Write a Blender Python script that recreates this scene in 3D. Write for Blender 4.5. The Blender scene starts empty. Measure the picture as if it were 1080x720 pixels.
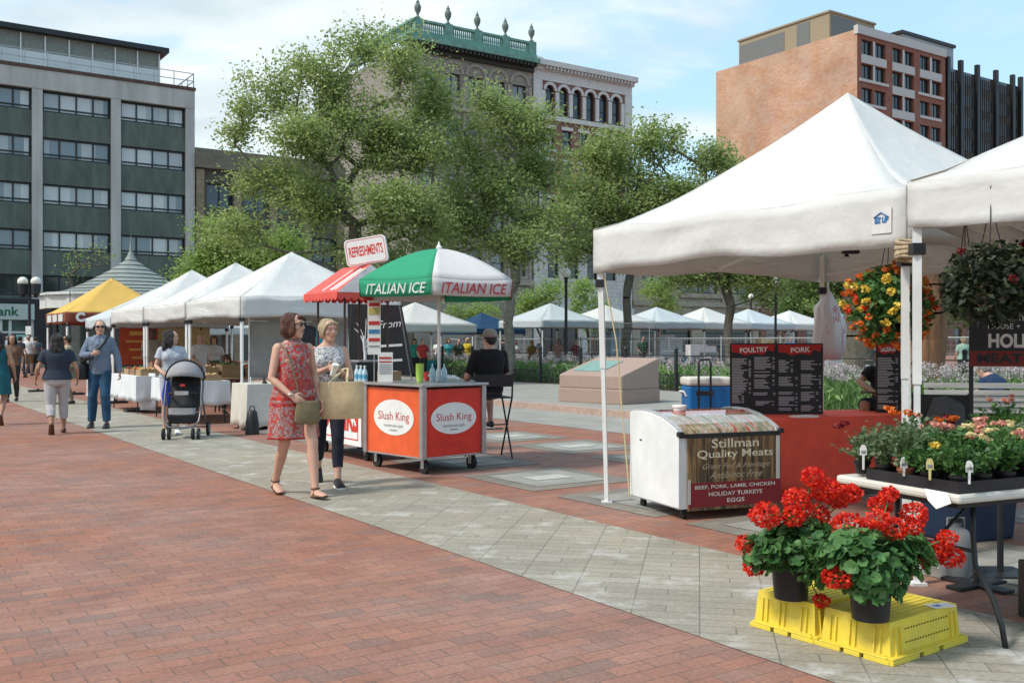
import bpy, math, random
import numpy as np
from mathutils import Vector as V, Matrix, Euler, noise
S=bpy.context.scene
COL=S.collection
PI=math.pi
TS=bpy.data.scenes.new('scratch')
def evald(o):
    TS.collection.objects.link(o); vl=TS.view_layers[0]; vl.update(); dg=vl.depsgraph; me=bpy.data.meshes.new_from_object(o.evaluated_get(dg)); bpy.data.objects.remove(o); return me
rnd=random.Random(11)
CH=1.45                                   # camera height
def P(px,py,Y): return V(((px-540)/1050*Y,Y,CH+(360-py)/1050*Y))
def G(px,py,z=0):
    Y=(CH-z)*1050/(py-360); return V(((px-540)/1050*Y,Y,z))
U=V((-.564,.826,0)); N=V((.826,.564,0))    # the two axes of the square
Z=V((0,0,1))
def lerp(a,b,t): return a+(b-a)*t
# ------------------------------------------------------------------ materials
MATS={}
def mat(name,c,rough=.6,metal=0,var=.12,scale=6,bump=0,bscale=40,spec=.4,trans=0,alpha=1,coat=0,c2=None,stretch=None):
    if name in MATS: return MATS[name]
    m=bpy.data.materials.new(name); m.use_nodes=True; nt=m.node_tree; nd=nt.nodes; b=nd['Principled BSDF']
    b.inputs['Roughness'].default_value=rough; b.inputs['Metallic'].default_value=metal
    b.inputs['Specular IOR Level'].default_value=spec
    if coat: b.inputs['Coat Weight'].default_value=coat
    if trans: b.inputs['Transmission Weight'].default_value=trans
    tc=nd.new('ShaderNodeTexCoord'); src=tc.outputs['Object']
    if stretch:
        mp=nd.new('ShaderNodeMapping'); mp.inputs['Scale'].default_value=stretch; nt.links.new(src,mp.inputs[0]); src=mp.outputs[0]
    n=nd.new('ShaderNodeTexNoise'); n.inputs['Scale'].default_value=scale; n.inputs['Detail'].default_value=5; n.inputs['Roughness'].default_value=.65
    nt.links.new(src,n.inputs[0])
    mr=nd.new('ShaderNodeMapRange'); mr.inputs[1].default_value=.3; mr.inputs[2].default_value=.7; nt.links.new(n.outputs[0],mr.inputs[0])
    mx=nd.new('ShaderNodeMix'); mx.data_type='RGBA'; nt.links.new(mr.outputs[0],mx.inputs[0])
    a=[max(0,x*(1-var)) for x in c]; d=[min(1,x*(1+var)) for x in c] if c2 is None else list(c2)
    mx.inputs[6].default_value=(*a,1); mx.inputs[7].default_value=(*d,1)
    nt.links.new(mx.outputs[2],b.inputs['Base Color'])
    if bump:
        n2=nd.new('ShaderNodeTexNoise'); n2.inputs['Scale'].default_value=bscale; n2.inputs['Detail'].default_value=4; nt.links.new(src,n2.inputs[0])
        bp=nd.new('ShaderNodeBump'); bp.inputs['Strength'].default_value=bump; bp.inputs['Distance'].default_value=.02 if bump<.6 else .06
        nt.links.new(n2.outputs[0],bp.inputs['Height']); nt.links.new(bp.outputs[0],b.inputs['Normal'])
    MATS[name]=m; return m
def leafmat(name,c,c2,trl=.35,rough=.5):
    if name in MATS: return MATS[name]
    m=bpy.data.materials.new(name); m.use_nodes=True; nt=m.node_tree; nd=nt.nodes; b=nd['Principled BSDF']
    b.inputs['Roughness'].default_value=rough; b.inputs['Specular IOR Level'].default_value=.35
    g=nd.new('ShaderNodeNewGeometry'); cr=nd.new('ShaderNodeValToRGB')
    cr.color_ramp.elements[0].color=(*c,1); cr.color_ramp.elements[1].color=(*c2,1)
    nt.links.new(g.outputs['Random Per Island'],cr.inputs[0])
    nt.links.new(cr.outputs[0],b.inputs['Base Color'])
    t=nd.new('ShaderNodeBsdfTranslucent'); 
    hs=nd.new('ShaderNodeHueSaturation'); hs.inputs['Value'].default_value=1.3; hs.inputs['Hue'].default_value=.49
    nt.links.new(cr.outputs[0],hs.inputs['Color']); nt.links.new(hs.outputs[0],t.inputs[0])
    ms=nd.new('ShaderNodeMixShader'); ms.inputs[0].default_value=trl
    nt.links.new(b.outputs[0],ms.inputs[1]); nt.links.new(t.outputs[0],ms.inputs[2])
    nt.links.new(ms.outputs[0],nd['Material Output'].inputs[0]); MATS[name]=m; return m
def clothmat(name,c,trl=.2,var=.05,bump=.25,bscale=9,dirt=.0):
    m=mat(name,c,.75,0,var,3,bump,bscale,.2)
    nt=m.node_tree; nd=nt.nodes; b=nd['Principled BSDF']
    t=nd.new('ShaderNodeBsdfTranslucent'); t.inputs[0].default_value=(c[0],c[1]*.93,c[2]*.8,1)
    ms=nd.new('ShaderNodeMixShader'); ms.inputs[0].default_value=trl
    nt.links.new(b.outputs[0],ms.inputs[1]); nt.links.new(t.outputs[0],ms.inputs[2])
    nt.links.new(ms.outputs[0],nd['Material Output'].inputs[0]); return m
def patmat(name,stops,scale=18,kind='voronoi',rough=.8,stretch=(1,1,1)):
    """printed pattern: constant colour ramp over a texture"""
    if name in MATS: return MATS[name]
    m=bpy.data.materials.new(name); m.use_nodes=True; nt=m.node_tree; nd=nt.nodes; b=nd['Principled BSDF']; b.inputs['Roughness'].default_value=rough
    tc=nd.new('ShaderNodeTexCoord'); mp=nd.new('ShaderNodeMapping'); mp.inputs['Scale'].default_value=stretch; nt.links.new(tc.outputs['Object'],mp.inputs[0])
    if kind=='strip':
        t=nd.new('ShaderNodeTexVoronoi'); t.voronoi_dimensions='1D'; t.inputs['Scale'].default_value=scale; t.inputs['Randomness'].default_value=.35; s0=nd.new('ShaderNodeSeparateXYZ'); nt.links.new(mp.outputs[0],s0.inputs[0]); oi=nd.new('ShaderNodeObjectInfo'); ma=nd.new('ShaderNodeMath'); ma.operation='MULTIPLY_ADD'; ma.inputs[1].default_value=97; nt.links.new(oi.outputs['Random'],ma.inputs[0]); nt.links.new(s0.outputs[0],ma.inputs[2]); nt.links.new(ma.outputs[0],t.inputs['W']); s=nd.new('ShaderNodeSeparateColor'); nt.links.new(t.outputs['Color'],s.inputs[0]); out=s.outputs[0]
    elif kind=='voronoi':
        t=nd.new('ShaderNodeTexVoronoi'); t.inputs['Scale'].default_value=scale; out=t.outputs['Distance']
    elif kind=='cell':
        t=nd.new('ShaderNodeTexVoronoi'); t.inputs['Scale'].default_value=scale; s=nd.new('ShaderNodeSeparateColor'); nt.links.new(t.outputs['Color'],s.inputs[0]); out=s.outputs[0]
    elif kind=='wave':
        t=nd.new('ShaderNodeTexWave'); t.inputs['Scale'].default_value=scale; t.inputs['Distortion'].default_value=3; out=t.outputs['Fac']
    else:
        t=nd.new('ShaderNodeTexNoise'); t.inputs['Scale'].default_value=scale; t.inputs['Detail'].default_value=6; out=t.outputs[0]
    if kind!='strip': nt.links.new(mp.outputs[0],t.inputs[0])
    cr=nd.new('ShaderNodeValToRGB'); cr.color_ramp.interpolation='CONSTANT' if kind!='noise2' else 'LINEAR'
    while len(cr.color_ramp.elements)<len(stops): cr.color_ramp.elements.new(.5)
    for e,(p,c) in zip(cr.color_ramp.elements,stops): e.position=p; e.color=(*c,1)
    nt.links.new(out,cr.inputs[0]); nt.links.new(cr.outputs[0],b.inputs['Base Color']); MATS[name]=m; return m
def brickmat(name,cols,mortar,bw,bh,ms=.006,rot=0,bump=.4,dist=.006,rough=.8,wear=.25,stain=None,axes='xy',offs=.5,wscale=1.2,squash=None):
    if name in MATS: return MATS[name]
    m=bpy.data.materials.new(name); m.use_nodes=True; nt=m.node_tree; nd=nt.nodes; L=nt.links.new; b=nd['Principled BSDF']; b.inputs['Roughness'].default_value=rough; b.inputs['Specular IOR Level'].default_value=.3
    tc=nd.new('ShaderNodeTexCoord'); src=tc.outputs['Object']
    if axes!='xy':
        s=nd.new('ShaderNodeSeparateXYZ'); c=nd.new('ShaderNodeCombineXYZ'); L(src,s.inputs[0])
        if axes=='wall':      # x+y along, z up
            a=nd.new('ShaderNodeMath'); L(s.outputs[0],a.inputs[0]); L(s.outputs[1],a.inputs[1]); L(a.outputs[0],c.inputs[0]); L(s.outputs[2],c.inputs[1])
        src=c.outputs[0]
    mp=nd.new('ShaderNodeMapping'); mp.inputs['Rotation'].default_value=(0,0,rot); L(src,mp.inputs[0])
    bt=nd.new('ShaderNodeTexBrick'); bt.inputs['Scale'].default_value=1; bt.inputs['Brick Width'].default_value=bw; bt.inputs['Row Height'].default_value=bh
    bt.inputs['Mortar Size'].default_value=ms; bt.inputs['Mortar Smooth'].default_value=.2; bt.inputs['Color1'].default_value=(0,0,0,1); bt.inputs['Color2'].default_value=(1,1,1,1); bt.offset=offs
    if squash: bt.squash,bt.squash_frequency=squash
    L(mp.outputs[0],bt.inputs[0])
    cr=nd.new('ShaderNodeValToRGB')
    while len(cr.color_ramp.elements)<len(cols): cr.color_ramp.elements.new(.5)
    for i,(e,c) in enumerate(zip(cr.color_ramp.elements,cols)): e.position=i/(len(cols)-1); e.color=(*c,1)
    L(bt.outputs['Color'],cr.inputs[0])
    mx=nd.new('ShaderNodeMix'); mx.data_type='RGBA'; L(bt.outputs['Fac'],mx.inputs[0]); L(cr.outputs[0],mx.inputs[6]); mx.inputs[7].default_value=(*mortar,1)
    def nz(scale,lo,hi,det=6):
        n=nd.new('ShaderNodeTexNoise'); n.inputs['Scale'].default_value=scale; n.inputs['Detail'].default_value=det; n.inputs['Roughness'].default_value=.65; L(tc.outputs['Object'],n.inputs[0])
        r=nd.new('ShaderNodeMapRange'); r.inputs[1].default_value=.3; r.inputs[2].default_value=.7; r.inputs[3].default_value=lo; r.inputs[4].default_value=hi; L(n.outputs[0],r.inputs[0]); return r.outputs[0]
    hs=nd.new('ShaderNodeHueSaturation'); L(mx.outputs[2],hs.inputs['Color']); L(nz(wscale,1-wear,1+wear),hs.inputs['Value']); 
    h2=nd.new('ShaderNodeHueSaturation'); L(hs.outputs[0],h2.inputs['Color']); L(nz(45,.82,1.18,3),h2.inputs['Value']); L(nz(.35,.8,1.15,3),h2.inputs['Saturation'])
    out=h2.outputs[0]
    if stain:
        n=nd.new('ShaderNodeTexNoise'); n.inputs['Scale'].default_value=stain[1]; n.inputs['Detail'].default_value=8; n.inputs['Roughness'].default_value=.7; L(tc.outputs['Object'],n.inputs[0])
        r=nd.new('ShaderNodeMapRange'); r.inputs[1].default_value=stain[2]; r.inputs[2].default_value=stain[2]+.16; r.inputs[4].default_value=stain[3]; L(n.outputs[0],r.inputs[0])
        m2=nd.new('ShaderNodeMix'); m2.data_type='RGBA'; L(r.outputs[0],m2.inputs[0]); L(out,m2.inputs[6]); m2.inputs[7].default_value=(*stain[0],1); out=m2.outputs[2]
    L(out,b.inputs['Base Color'])
    inv=nd.new('ShaderNodeMath'); inv.operation='MULTIPLY_ADD'; inv.inputs[1].default_value=-1; inv.inputs[2].default_value=1; L(bt.outputs['Fac'],inv.inputs[0])
    ad=nd.new('ShaderNodeMath'); ad.operation='ADD'; L(inv.outputs[0],ad.inputs[0]); L(nz(60,0,.5,4),ad.inputs[1])
    bp=nd.new('ShaderNodeBump'); bp.inputs['Strength'].default_value=bump; bp.inputs['Distance'].default_value=dist; L(ad.outputs[0],bp.inputs['Height']); L(bp.outputs[0],b.inputs['Normal'])
    MATS[name]=m; return m
def glassmat(name,c=(.02,.025,.03),rough=.05,var=.3):
    return mat(name,c,rough,0,var,1.2,0,1,.8)
# ------------------------------------------------------------------ mesh builder
class MB:
    def __init__(s): s.v=[];s.f=[];s.mi=[];s.M=Matrix.Identity(4)
    def add(s,vs,fs,m=0):
        o=len(s.v)
        for p in vs: s.v.append(tuple(s.M@V(p)))
        for f in fs: s.f.append([i+o for i in f]); s.mi.append(m)
        return s
    def box(s,c,d,m=0,R=None,taper=None):
        hx,hy,hz=d[0]/2,d[1]/2,d[2]/2; vs=[]
        for z in(-hz,hz):
            k=1 if (taper is None or z<0) else taper
            for x,y in((-hx,-hy),(hx,-hy),(hx,hy),(-hx,hy)):
                p=V((x*k,y*k,z))
                if R is not None: p=R@p
                vs.append(p+V(c))
        return s.add(vs,[(3,2,1,0),(4,5,6,7),(0,1,5,4),(1,2,6,5),(2,3,7,6),(3,0,4,7)],m)
    def bx(s,x0,x1,y0,y1,z0,z1,m=0): return s.box(((x0+x1)/2,(y0+y1)/2,(z0+z1)/2),(x1-x0,y1-y0,z1-z0),m)
    def bar(s,a,b,w,h,m=0,up=Z):
        a=V(a);b=V(b);d=b-a;l=d.length
        if l<1e-6: return s
        d/=l; x=d.cross(up)
        if x.length<1e-3: x=d.cross(V((1,0,0)))
        x.normalize(); y=x.cross(d); vs=[]
        for p in(a,b):
            for i,j in((-1,-1),(1,-1),(1,1),(-1,1)): vs.append(p+x*(i*w/2)+y*(j*h/2))
        return s.add(vs,[(0,1,2,3),(7,6,5,4),(4,5,1,0),(5,6,2,1),(6,7,3,2),(7,4,0,3)],m)
    def tube(s,pts,rad,n=8,m=0,cap=True,flat=None):
        pts=[V(p) for p in pts]; k=len(pts)
        if not hasattr(rad,'__len__'): rad=[rad]*k
        vs=[];fs=[]; t0=(pts[1]-pts[0]).normalized(); x=t0.orthogonal().normalized()
        for i,p in enumerate(pts):
            t=(pts[min(i+1,k-1)]-pts[max(i-1,0)]); t=t.normalized() if t.length>1e-9 else t0
            x=(x-t*x.dot(t)); x=x.normalized() if x.length>1e-6 else t.orthogonal().normalized(); y=t.cross(x)
            for j in range(n):
                a=2*PI*j/n; vs.append(p+(x*math.cos(a)+y*math.sin(a))*rad[i])
        for i in range(k-1):
            for j in range(n): fs.append((i*n+j,i*n+(j+1)%n,(i+1)*n+(j+1)%n,(i+1)*n+j))
        if cap: fs.append(tuple(range(n-1,-1,-1))); fs.append(tuple((k-1)*n+j for j in range(n)))
        return s.add(vs,fs,m)
    def rings(s,rs,n=24,m=0,cap=True,fold=None):
        """rs: list of (center, ax(Vector), ay(Vector)) elliptical rings"""
        vs=[];fs=[];k=len(rs)
        for i,(c,ax,ay) in enumerate(rs):
            for j in range(n):
                a=2*PI*j/n; q=1
                if fold: q=1+fold(i/(k-1),a)
                vs.append(V(c)+V(ax)*(math.cos(a)*q)+V(ay)*(math.sin(a)*q))
        for i in range(k-1):
            for j in range(n): fs.append((i*n+j,i*n+(j+1)%n,(i+1)*n+(j+1)%n,(i+1)*n+j))
        if cap: fs.append(tuple(range(n-1,-1,-1))); fs.append(tuple((k-1)*n+j for j in range(n)))
        return s.add(vs,fs,m)
    def lathe(s,prof,c=(0,0,0),n=20,m=0,cap=True):
        return s.rings([((c[0],c[1],c[2]+z),(r,0,0),(0,r,0)) for r,z in prof],n,m,cap)
    def ell(s,c,r,n=16,k=9,m=0,R=None):
        c=V(c);rs=[]; Rm=R if R is not None else Matrix.Identity(3)
        for i in range(k):
            a=-PI/2+PI*(i+.35)/(k-.3) if False else -PI/2+PI*i/(k-1); q=max(math.cos(a),.02)
            rs.append((c+Rm@V((0,0,r[2]*math.sin(a))),Rm@V((r[0]*q,0,0)),Rm@V((0,r[1]*q,0))))
        return s.rings(rs,n,m)
    def prism(s,poly,y0,y1,m=0):
        """polygon in x,z extruded along y"""
        k=len(poly); vs=[(x,y0,z) for x,z in poly]+[(x,y1,z) for x,z in poly]
        return s.add(vs,[tuple(range(k)),tuple(range(2*k-1,k-1,-1))]+[(i,i+k,(i+1)%k+k,(i+1)%k) for i in range(k)],m)
    def quad(s,a,b,c,d,m=0): return s.add([a,b,c,d],[(0,1,2,3)],m)
    def build(s,name,mats,parent=None,smooth=0,bevel=0,solid=0,loc=None,subd=0):
        me=bpy.data.meshes.new(name); me.from_pydata(s.v,[],s.f)
        if not isinstance(mats,(list,tuple)): mats=[mats]
        for q in mats: me.materials.append(q)
        if len(mats)>1: me.polygons.foreach_set('material_index',s.mi)
        if smooth:
            me.polygons.foreach_set('use_smooth',[True]*len(me.polygons))
            if smooth<3.2 and smooth!=1: me.set_sharp_from_angle(angle=smooth)
        me.update(); return link(name,me,parent,bevel,solid,loc)
def link(name,me,parent=None,bevel=0,solid=0,loc=None):
    o=bpy.data.objects.new(name,me); COL.objects.link(o)
    if parent: o.parent=parent
    if loc is not None: o.location=loc
    if bevel:
        b=o.modifiers.new('bevel','BEVEL'); b.width=bevel; b.segments=2; b.limit_method='ANGLE'; b.angle_limit=math.radians(40)
    if solid:
        b=o.modifiers.new('solid','SOLIDIFY'); b.thickness=solid; b.offset=0
    return o
def tag(o,label,cat,group=None,kind=None):
    if label: o['label']=label
    if cat: o['category']=cat
    if group: o['group']=group
    if kind: o['kind']=kind
    return o
def thing(name,loc,rz=0,label=None,cat=None,group=None):
    o=bpy.data.objects.new(name,None); o.empty_display_size=.2; COL.objects.link(o)
    o.location=loc; o.rotation_euler=(0,0,rz); return tag(o,label,cat,group)
def copy_tree(o,parent=None,loc=None,rz=None,label=None):
    c=o.copy(); COL.objects.link(c)
    if parent: c.parent=parent
    if loc is not None: c.location=loc
    if rz is not None: c.rotation_euler=(0,0,rz)
    if label: c['label']=label
    for ch in KIDS(o): copy_tree(ch,c)
    return c
def KIDS(o): return [x for x in bpy.data.objects if x.parent==o]
def struct(name,mb,m,**k): return tag(mb.build(name,m,**k),None,None,None,'structure')
def TM(o,right,up):
    r=V(right).normalized(); u=V(up); u=(u-r*u.dot(r)).normalized(); n=r.cross(u)
    M=Matrix.Identity(4)
    for i in range(3): M[i][0]=r[i];M[i][1]=u[i];M[i][2]=n[i];M[i][3]=V(o)[i]
    return M
def text(s,size,m,M,parent=None,name='lettering',width=None,height=None,off=0,shear=0,ext=.001,warp=None,align='CENTER',space=1):
    cu=bpy.data.curves.new('t','FONT'); cu.body=s; cu.size=size; cu.align_x=align; cu.align_y='CENTER'; cu.offset=off; cu.shear=shear; cu.extrude=0; cu.resolution_u=3; cu.space_character=space
    o=bpy.data.objects.new('t',cu); me=evald(o); bpy.data.curves.remove(cu)
    vs=np.empty(len(me.vertices)*3); me.vertices.foreach_get('co',vs); vs=vs.reshape(-1,3)
    if len(vs)==0: return None
    if width: vs[:,0]*=width/max(1e-6,(vs[:,0].max()-vs[:,0].min()))
    if height:
        vs[:,1]*=height/max(1e-6,(vs[:,1].max()-vs[:,1].min()))
    vs[:,2]+=ext
    for i,vv in enumerate(me.vertices):
        p=V(vs[i])
        if warp: p=V(warp(p))
        vv.co=M@p
    me.materials.clear(); me.materials.append(m); me.name=name
    return link(name,me,parent)
def remeshed(mb,name,m,parent,vox,smooth=3,noise_amp=0,nscale=8):
    me=bpy.data.meshes.new(name); me.from_pydata(mb.v,[],mb.f); me.update()
    o=bpy.data.objects.new('tmp',me)
    r=o.modifiers.new('r','REMESH'); r.mode='VOXEL'; r.voxel_size=vox
    if smooth: q=o.modifiers.new('s','SMOOTH'); q.factor=.5; q.iterations=smooth
    e=evald(o); bpy.data.meshes.remove(me)
    if noise_amp:
        n=len(e.vertices); co=np.empty(n*3); no=np.empty(n*3); e.vertices.foreach_get('co',co); e.vertex_normals.foreach_get('vector',no); co=co.reshape(-1,3); no=no.reshape(-1,3)
        w=np.array([noise.noise(V((c[0]*nscale,c[1]*nscale,c[2]*nscale*.55))) for c in co]); e.vertices.foreach_set('co',(co+no*w[:,None]*noise_amp).ravel()); e.update()
    e.polygons.foreach_set('use_smooth',[True]*len(e.polygons)); e.name=name
    e.materials.clear(); e.materials.append(m)
    return link(name,e,parent)
def leaves(name,C,size,m,parent=None,seed=1,ar=.55,up=.3,droop=0,mesh_only=False):
    """C: Nx3 centres; one pointed leaf face per centre"""
    g=np.random.default_rng(seed); C=np.asarray(C,float); n=len(C)
    sz=np.asarray(size) if hasattr(size,'__len__') else size*g.uniform(.65,1.35,n)
    a=g.normal(size=(n,3)); a[:,2]=a[:,2]*.6-droop; a/=np.linalg.norm(a,axis=1)[:,None]
    b=g.normal(size=(n,3)); b[:,2]+=up*3; b=np.cross(b,a); b/=np.linalg.norm(b,axis=1)[:,None]
    nn=np.cross(a,b); A=a*sz[:,None]*.5; B=b*(sz*ar*.5)[:,None]; F=nn*(sz*.10)[:,None]
    vs=np.stack([C-A,C-A*.1+B+F,C+A,C-A*.1-B+F],1).reshape(-1,3)
    me=bpy.data.meshes.new(name); me.vertices.add(4*n); me.vertices.foreach_set('co',vs.ravel())
    me.loops.add(4*n); me.loops.foreach_set('vertex_index',np.arange(4*n,dtype=np.int32))
    me.polygons.add(n); me.polygons.foreach_set('loop_start',np.arange(0,4*n,4,dtype=np.int32))
    try: me.polygons.foreach_set('loop_total',np.full(n,4,dtype=np.int32))
    except Exception: pass
    me.update(calc_edges=True); me.materials.append(m)
    if mesh_only: return me
    return link(name,me,parent)
def merge_leaves(name,parts,parent=None):
    pass
# shared materials
M_white=mat('white_paint',(.78,.79,.78),.45,var=.06,scale=5)
M_steel=mat('steel',(.45,.45,.45),.35,.8,var=.2,scale=9)
M_alu=mat('white_coated_pole',(.72,.73,.72),.4,.1,var=.08,scale=7)
M_black=mat('black_plastic',(.018,.018,.02),.45,var=.3,scale=10)
M_dark=mat('dark_metal',(.03,.032,.035),.45,.3,var=.2)
M_rub=mat('rubber',(.02,.02,.02),.8)
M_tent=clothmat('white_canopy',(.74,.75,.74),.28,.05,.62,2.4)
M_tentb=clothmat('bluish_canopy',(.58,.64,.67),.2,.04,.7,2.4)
M_yel=clothmat('yellow_canopy',(.78,.52,.14),.25)
M_navy=clothmat('navy_canopy',(.02,.06,.13),.15)
M_red=mat('red_paint',(.55,.03,.02),.45,var=.1)
M_paper=mat('paper',(.75,.75,.72),.8,var=.06)
M_ink=mat('ink',(.03,.03,.035),.7)
M_chalk=mat('white_chalk',(.65,.65,.64),.8)
M_wood=mat('wood',(.25,.15,.08),.6,var=.35,scale=5,stretch=(1,1,8))
EXPO=.78;SUNE=2.0;SUNA=9;SKYE=.15;CLOUDOFF=(0,0,0)
# ------------------------------------------------------------------ render, camera, light
S.render.engine='CYCLES'
S.view_settings.view_transform='Standard'; S.view_settings.look='None'; S.view_settings.exposure=EXPO; S.view_settings.gamma=1
cam=bpy.data.cameras.new('camera'); co=bpy.data.objects.new('camera',cam); COL.objects.link(co); S.camera=co
co.location=(0,0,CH); co.rotation_euler=(PI/2,0,0); cam.lens=35; cam.sensor_width=36; cam.clip_end=3000; cam.clip_start=.1
SUND=V((-.78,-.42,1.15)).normalized()
sun=bpy.data.lights.new('sun','SUN'); so=bpy.data.objects.new('sun',sun); COL.objects.link(so); sun.energy=SUNE; sun.angle=math.radians(SUNA); sun.color=(1,.95,.87)
so.rotation_euler=(-SUND).to_track_quat('-Z','Y').to_euler()
W=bpy.data.worlds.new('World'); S.world=W; W.use_nodes=True; nt=W.node_tree; nd=nt.nodes; L=nt.links.new
bg=nd['Background']; sky=nd.new('ShaderNodeTexSky'); sky.sky_type='NISHITA'; sky.sun_disc=False
sky.sun_elevation=math.asin(SUND.z); sky.sun_rotation=math.atan2(SUND.x,SUND.y); sky.air_density=1.1; sky.dust_density=1.5; sky.ozone_density=2
tc=nd.new('ShaderNodeTexCoord'); sp=nd.new('ShaderNodeSeparateXYZ'); L(tc.outputs['Generated'],sp.inputs[0])
ad=nd.new('ShaderNodeMath'); ad.operation='ADD'; ad.inputs[1].default_value=.22; L(sp.outputs[2],ad.inputs[0])
mxm=nd.new('ShaderNodeMath'); mxm.operation='MAXIMUM'; mxm.inputs[1].default_value=.05; L(ad.outputs[0],mxm.inputs[0])
cb=nd.new('ShaderNodeCombineXYZ')
for i in (0,1):
    d=nd.new('ShaderNodeMath'); d.operation='DIVIDE'; L(sp.outputs[i],d.inputs[0]); L(mxm.outputs[0],d.inputs[1]); L(d.outputs[0],cb.inputs[i])
mp=nd.new('ShaderNodeMapping'); mp.inputs['Location'].default_value=CLOUDOFF; mp.inputs['Rotation'].default_value=(0,0,.35); mp.inputs['Scale'].default_value=(1,1.5,1); L(cb.outputs[0],mp.inputs[0])
n1=nd.new('ShaderNodeTexNoise'); n1.inputs['Scale'].default_value=1.15; n1.inputs['Detail'].default_value=9; n1.inputs['Roughness'].default_value=.56; n1.inputs['Distortion'].default_value=.25; L(mp.outputs[0],n1.inputs[0])
# more cloud to the west (left), clearer to the right
gx=nd.new('ShaderNodeMath'); gx.operation='MULTIPLY_ADD'; gx.inputs[1].default_value=-.22; L(sp.outputs[0],gx.inputs[0]); L(n1.outputs[0],gx.inputs[2])
r1=nd.new('ShaderNodeMapRange'); r1.inputs[1].default_value=.42; r1.inputs[2].default_value=.60; r1.interpolation_type='SMOOTHSTEP'; L(gx.outputs[0],r1.inputs[0])
n2=nd.new('ShaderNodeTexNoise'); n2.inputs['Scale'].default_value=2.6; n2.inputs['Detail'].default_value=7; L(mp.outputs[0],n2.inputs[0])
cc=nd.new('ShaderNodeValToRGB'); cc.color_ramp.elements[0].position=.35; cc.color_ramp.elements[0].color=(2.75,3.2,3.45,1); cc.color_ramp.elements[1].position=.65; cc.color_ramp.elements[1].color=(4.0,4.35,4.45,1)
L(n2.outputs[0],cc.inputs[0])
pale=nd.new('ShaderNodeMix'); pale.data_type='RGBA'; pale.inputs[0].default_value=.55; L(sky.outputs[0],pale.inputs[6]); pale.inputs[7].default_value=(2.2,3.5,4.25,1)
mx=nd.new('ShaderNodeMix'); mx.data_type='RGBA'; L(r1.outputs[0],mx.inputs[0]); L(pale.outputs[2],mx.inputs[6]); L(cc.outputs[0],mx.inputs[7])
L(mx.outputs[2],bg.inputs[0]); bg.inputs[1].default_value=SKYE
# ------------------------------------------------------------------ ground
ANG=math.atan2(N.y,N.x)
def sheet(name,poly,m,z=0,thick=0,M=None):
    """polygon of world points -> sheet whose object axes follow the square"""
    R=Matrix.Rotation(-ANG,3,'Z'); mb=MB(); pts=[R@V((p[0],p[1],0)) for p in poly]; k=len(pts)
    if thick: mb.add([(p.x,p.y,0) for p in pts]+[(p.x,p.y,-thick) for p in pts],[tuple(range(k))]+[((i+1)%k,i,i+k,(i+1)%k+k) for i in range(k)])
    else: mb.add([(p.x,p.y,0) for p in pts],[tuple(range(k))])
    o=struct(name,mb,m); o.rotation_euler=(0,0,ANG); o.location=(0,0,z); return o
M_brick=brickmat('red_brick_paving',[(.225,.130,.104),(.27,.125,.090),(.29,.132,.092),(.31,.150,.103),(.295,.132,.088),(.245,.138,.108)],(.155,.10,.08),.225,.110,.0035,0,.5,.004,.8,.17,stain=((.36,.30,.26),2.6,.58,.30),wscale=2.2)
M_paver=brickmat('grey_concrete_pavers',[(.265,.245,.195),(.305,.278,.22),(.325,.298,.245),(.285,.25,.195)],(.17,.155,.13),.36,.12,.004,PI/4,.5,.004,.8,.16,stain=((.60,.59,.57),2.6,.54,.62),offs=0,squash=(.5,3))
M_conc=brickmat('grey_concrete_path',[(.27,.265,.24),(.31,.30,.275),(.29,.28,.25)],(.2,.19,.17),.6,.3,.006,0,.3,.004,.85,.15)
M_frame=brickmat('dark_grey_setts',[(.19,.17,.145),(.24,.215,.18)],(.16,.15,.13),.2,.1,.004,0,.4,.004,.8,.15)
M_inner=mat('pale_slab',(.29,.285,.255),.8,var=.2,scale=4,bump=.2)
M_plq=mat('worn_plaque',(.46,.46,.42),.6,var=.15,scale=12)
sheet('plaza',[(-900,-300),(900,-300),(900,1500),(-900,1500)],M_brick)
A1=V((1.369,4.23,0)); W1=1.55
pt=lambda o,a,b: o+U*a+N*b
sheet('path',[pt(A1,-7,0),pt(A1,70,0),pt(A1,70,W1),pt(A1,-7,W1)][::-1],M_paver,.004)
K0=V((2.3,18.6,0)); 
# grey strip before the kerb, raised pavement behind it
sheet('concrete_strip',[pt(K0,-14,0),pt(K0,45,0),pt(K0,45,-2.1),pt(K0,-14,-2.1)],M_conc,.004)
M_kerb=mat('granite_kerb',(.42,.30,.25),.7,var=.2,scale=8,bump=.2)
sheet('kerb',[pt(K0,-14,0),pt(K0,45,0),pt(K0,45,.16),pt(K0,-14,.16)][::-1],M_kerb,.13,.13)
sheet('pavement',[pt(K0,-14,.163),pt(K0,45,.163),pt(K0,45,9),pt(K0,-14,9)][::-1],M_conc,.125,.12)
for row,(c0) in enumerate([V((.38,10.57,0)),V((.88,13.8,0))]):
    for k in range(-4,5):
        c=c0+U*(1.72*k+(0 if row==0 else -.05))
        for nm,h,m,z in(('sett_frame',.68,M_frame,.004),('pale_slab',.47,M_inner,.008)):
            sheet(nm,[pt(c,-h,-h),pt(c,-h,h),pt(c,h,h),pt(c,h,-h)],m,z)
        sheet('ground_plaque',[pt(c,-.14,-.24),pt(c,-.14,.24),pt(c,.14,.24),pt(c,.14,-.24)],M_plq,.012)
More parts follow.
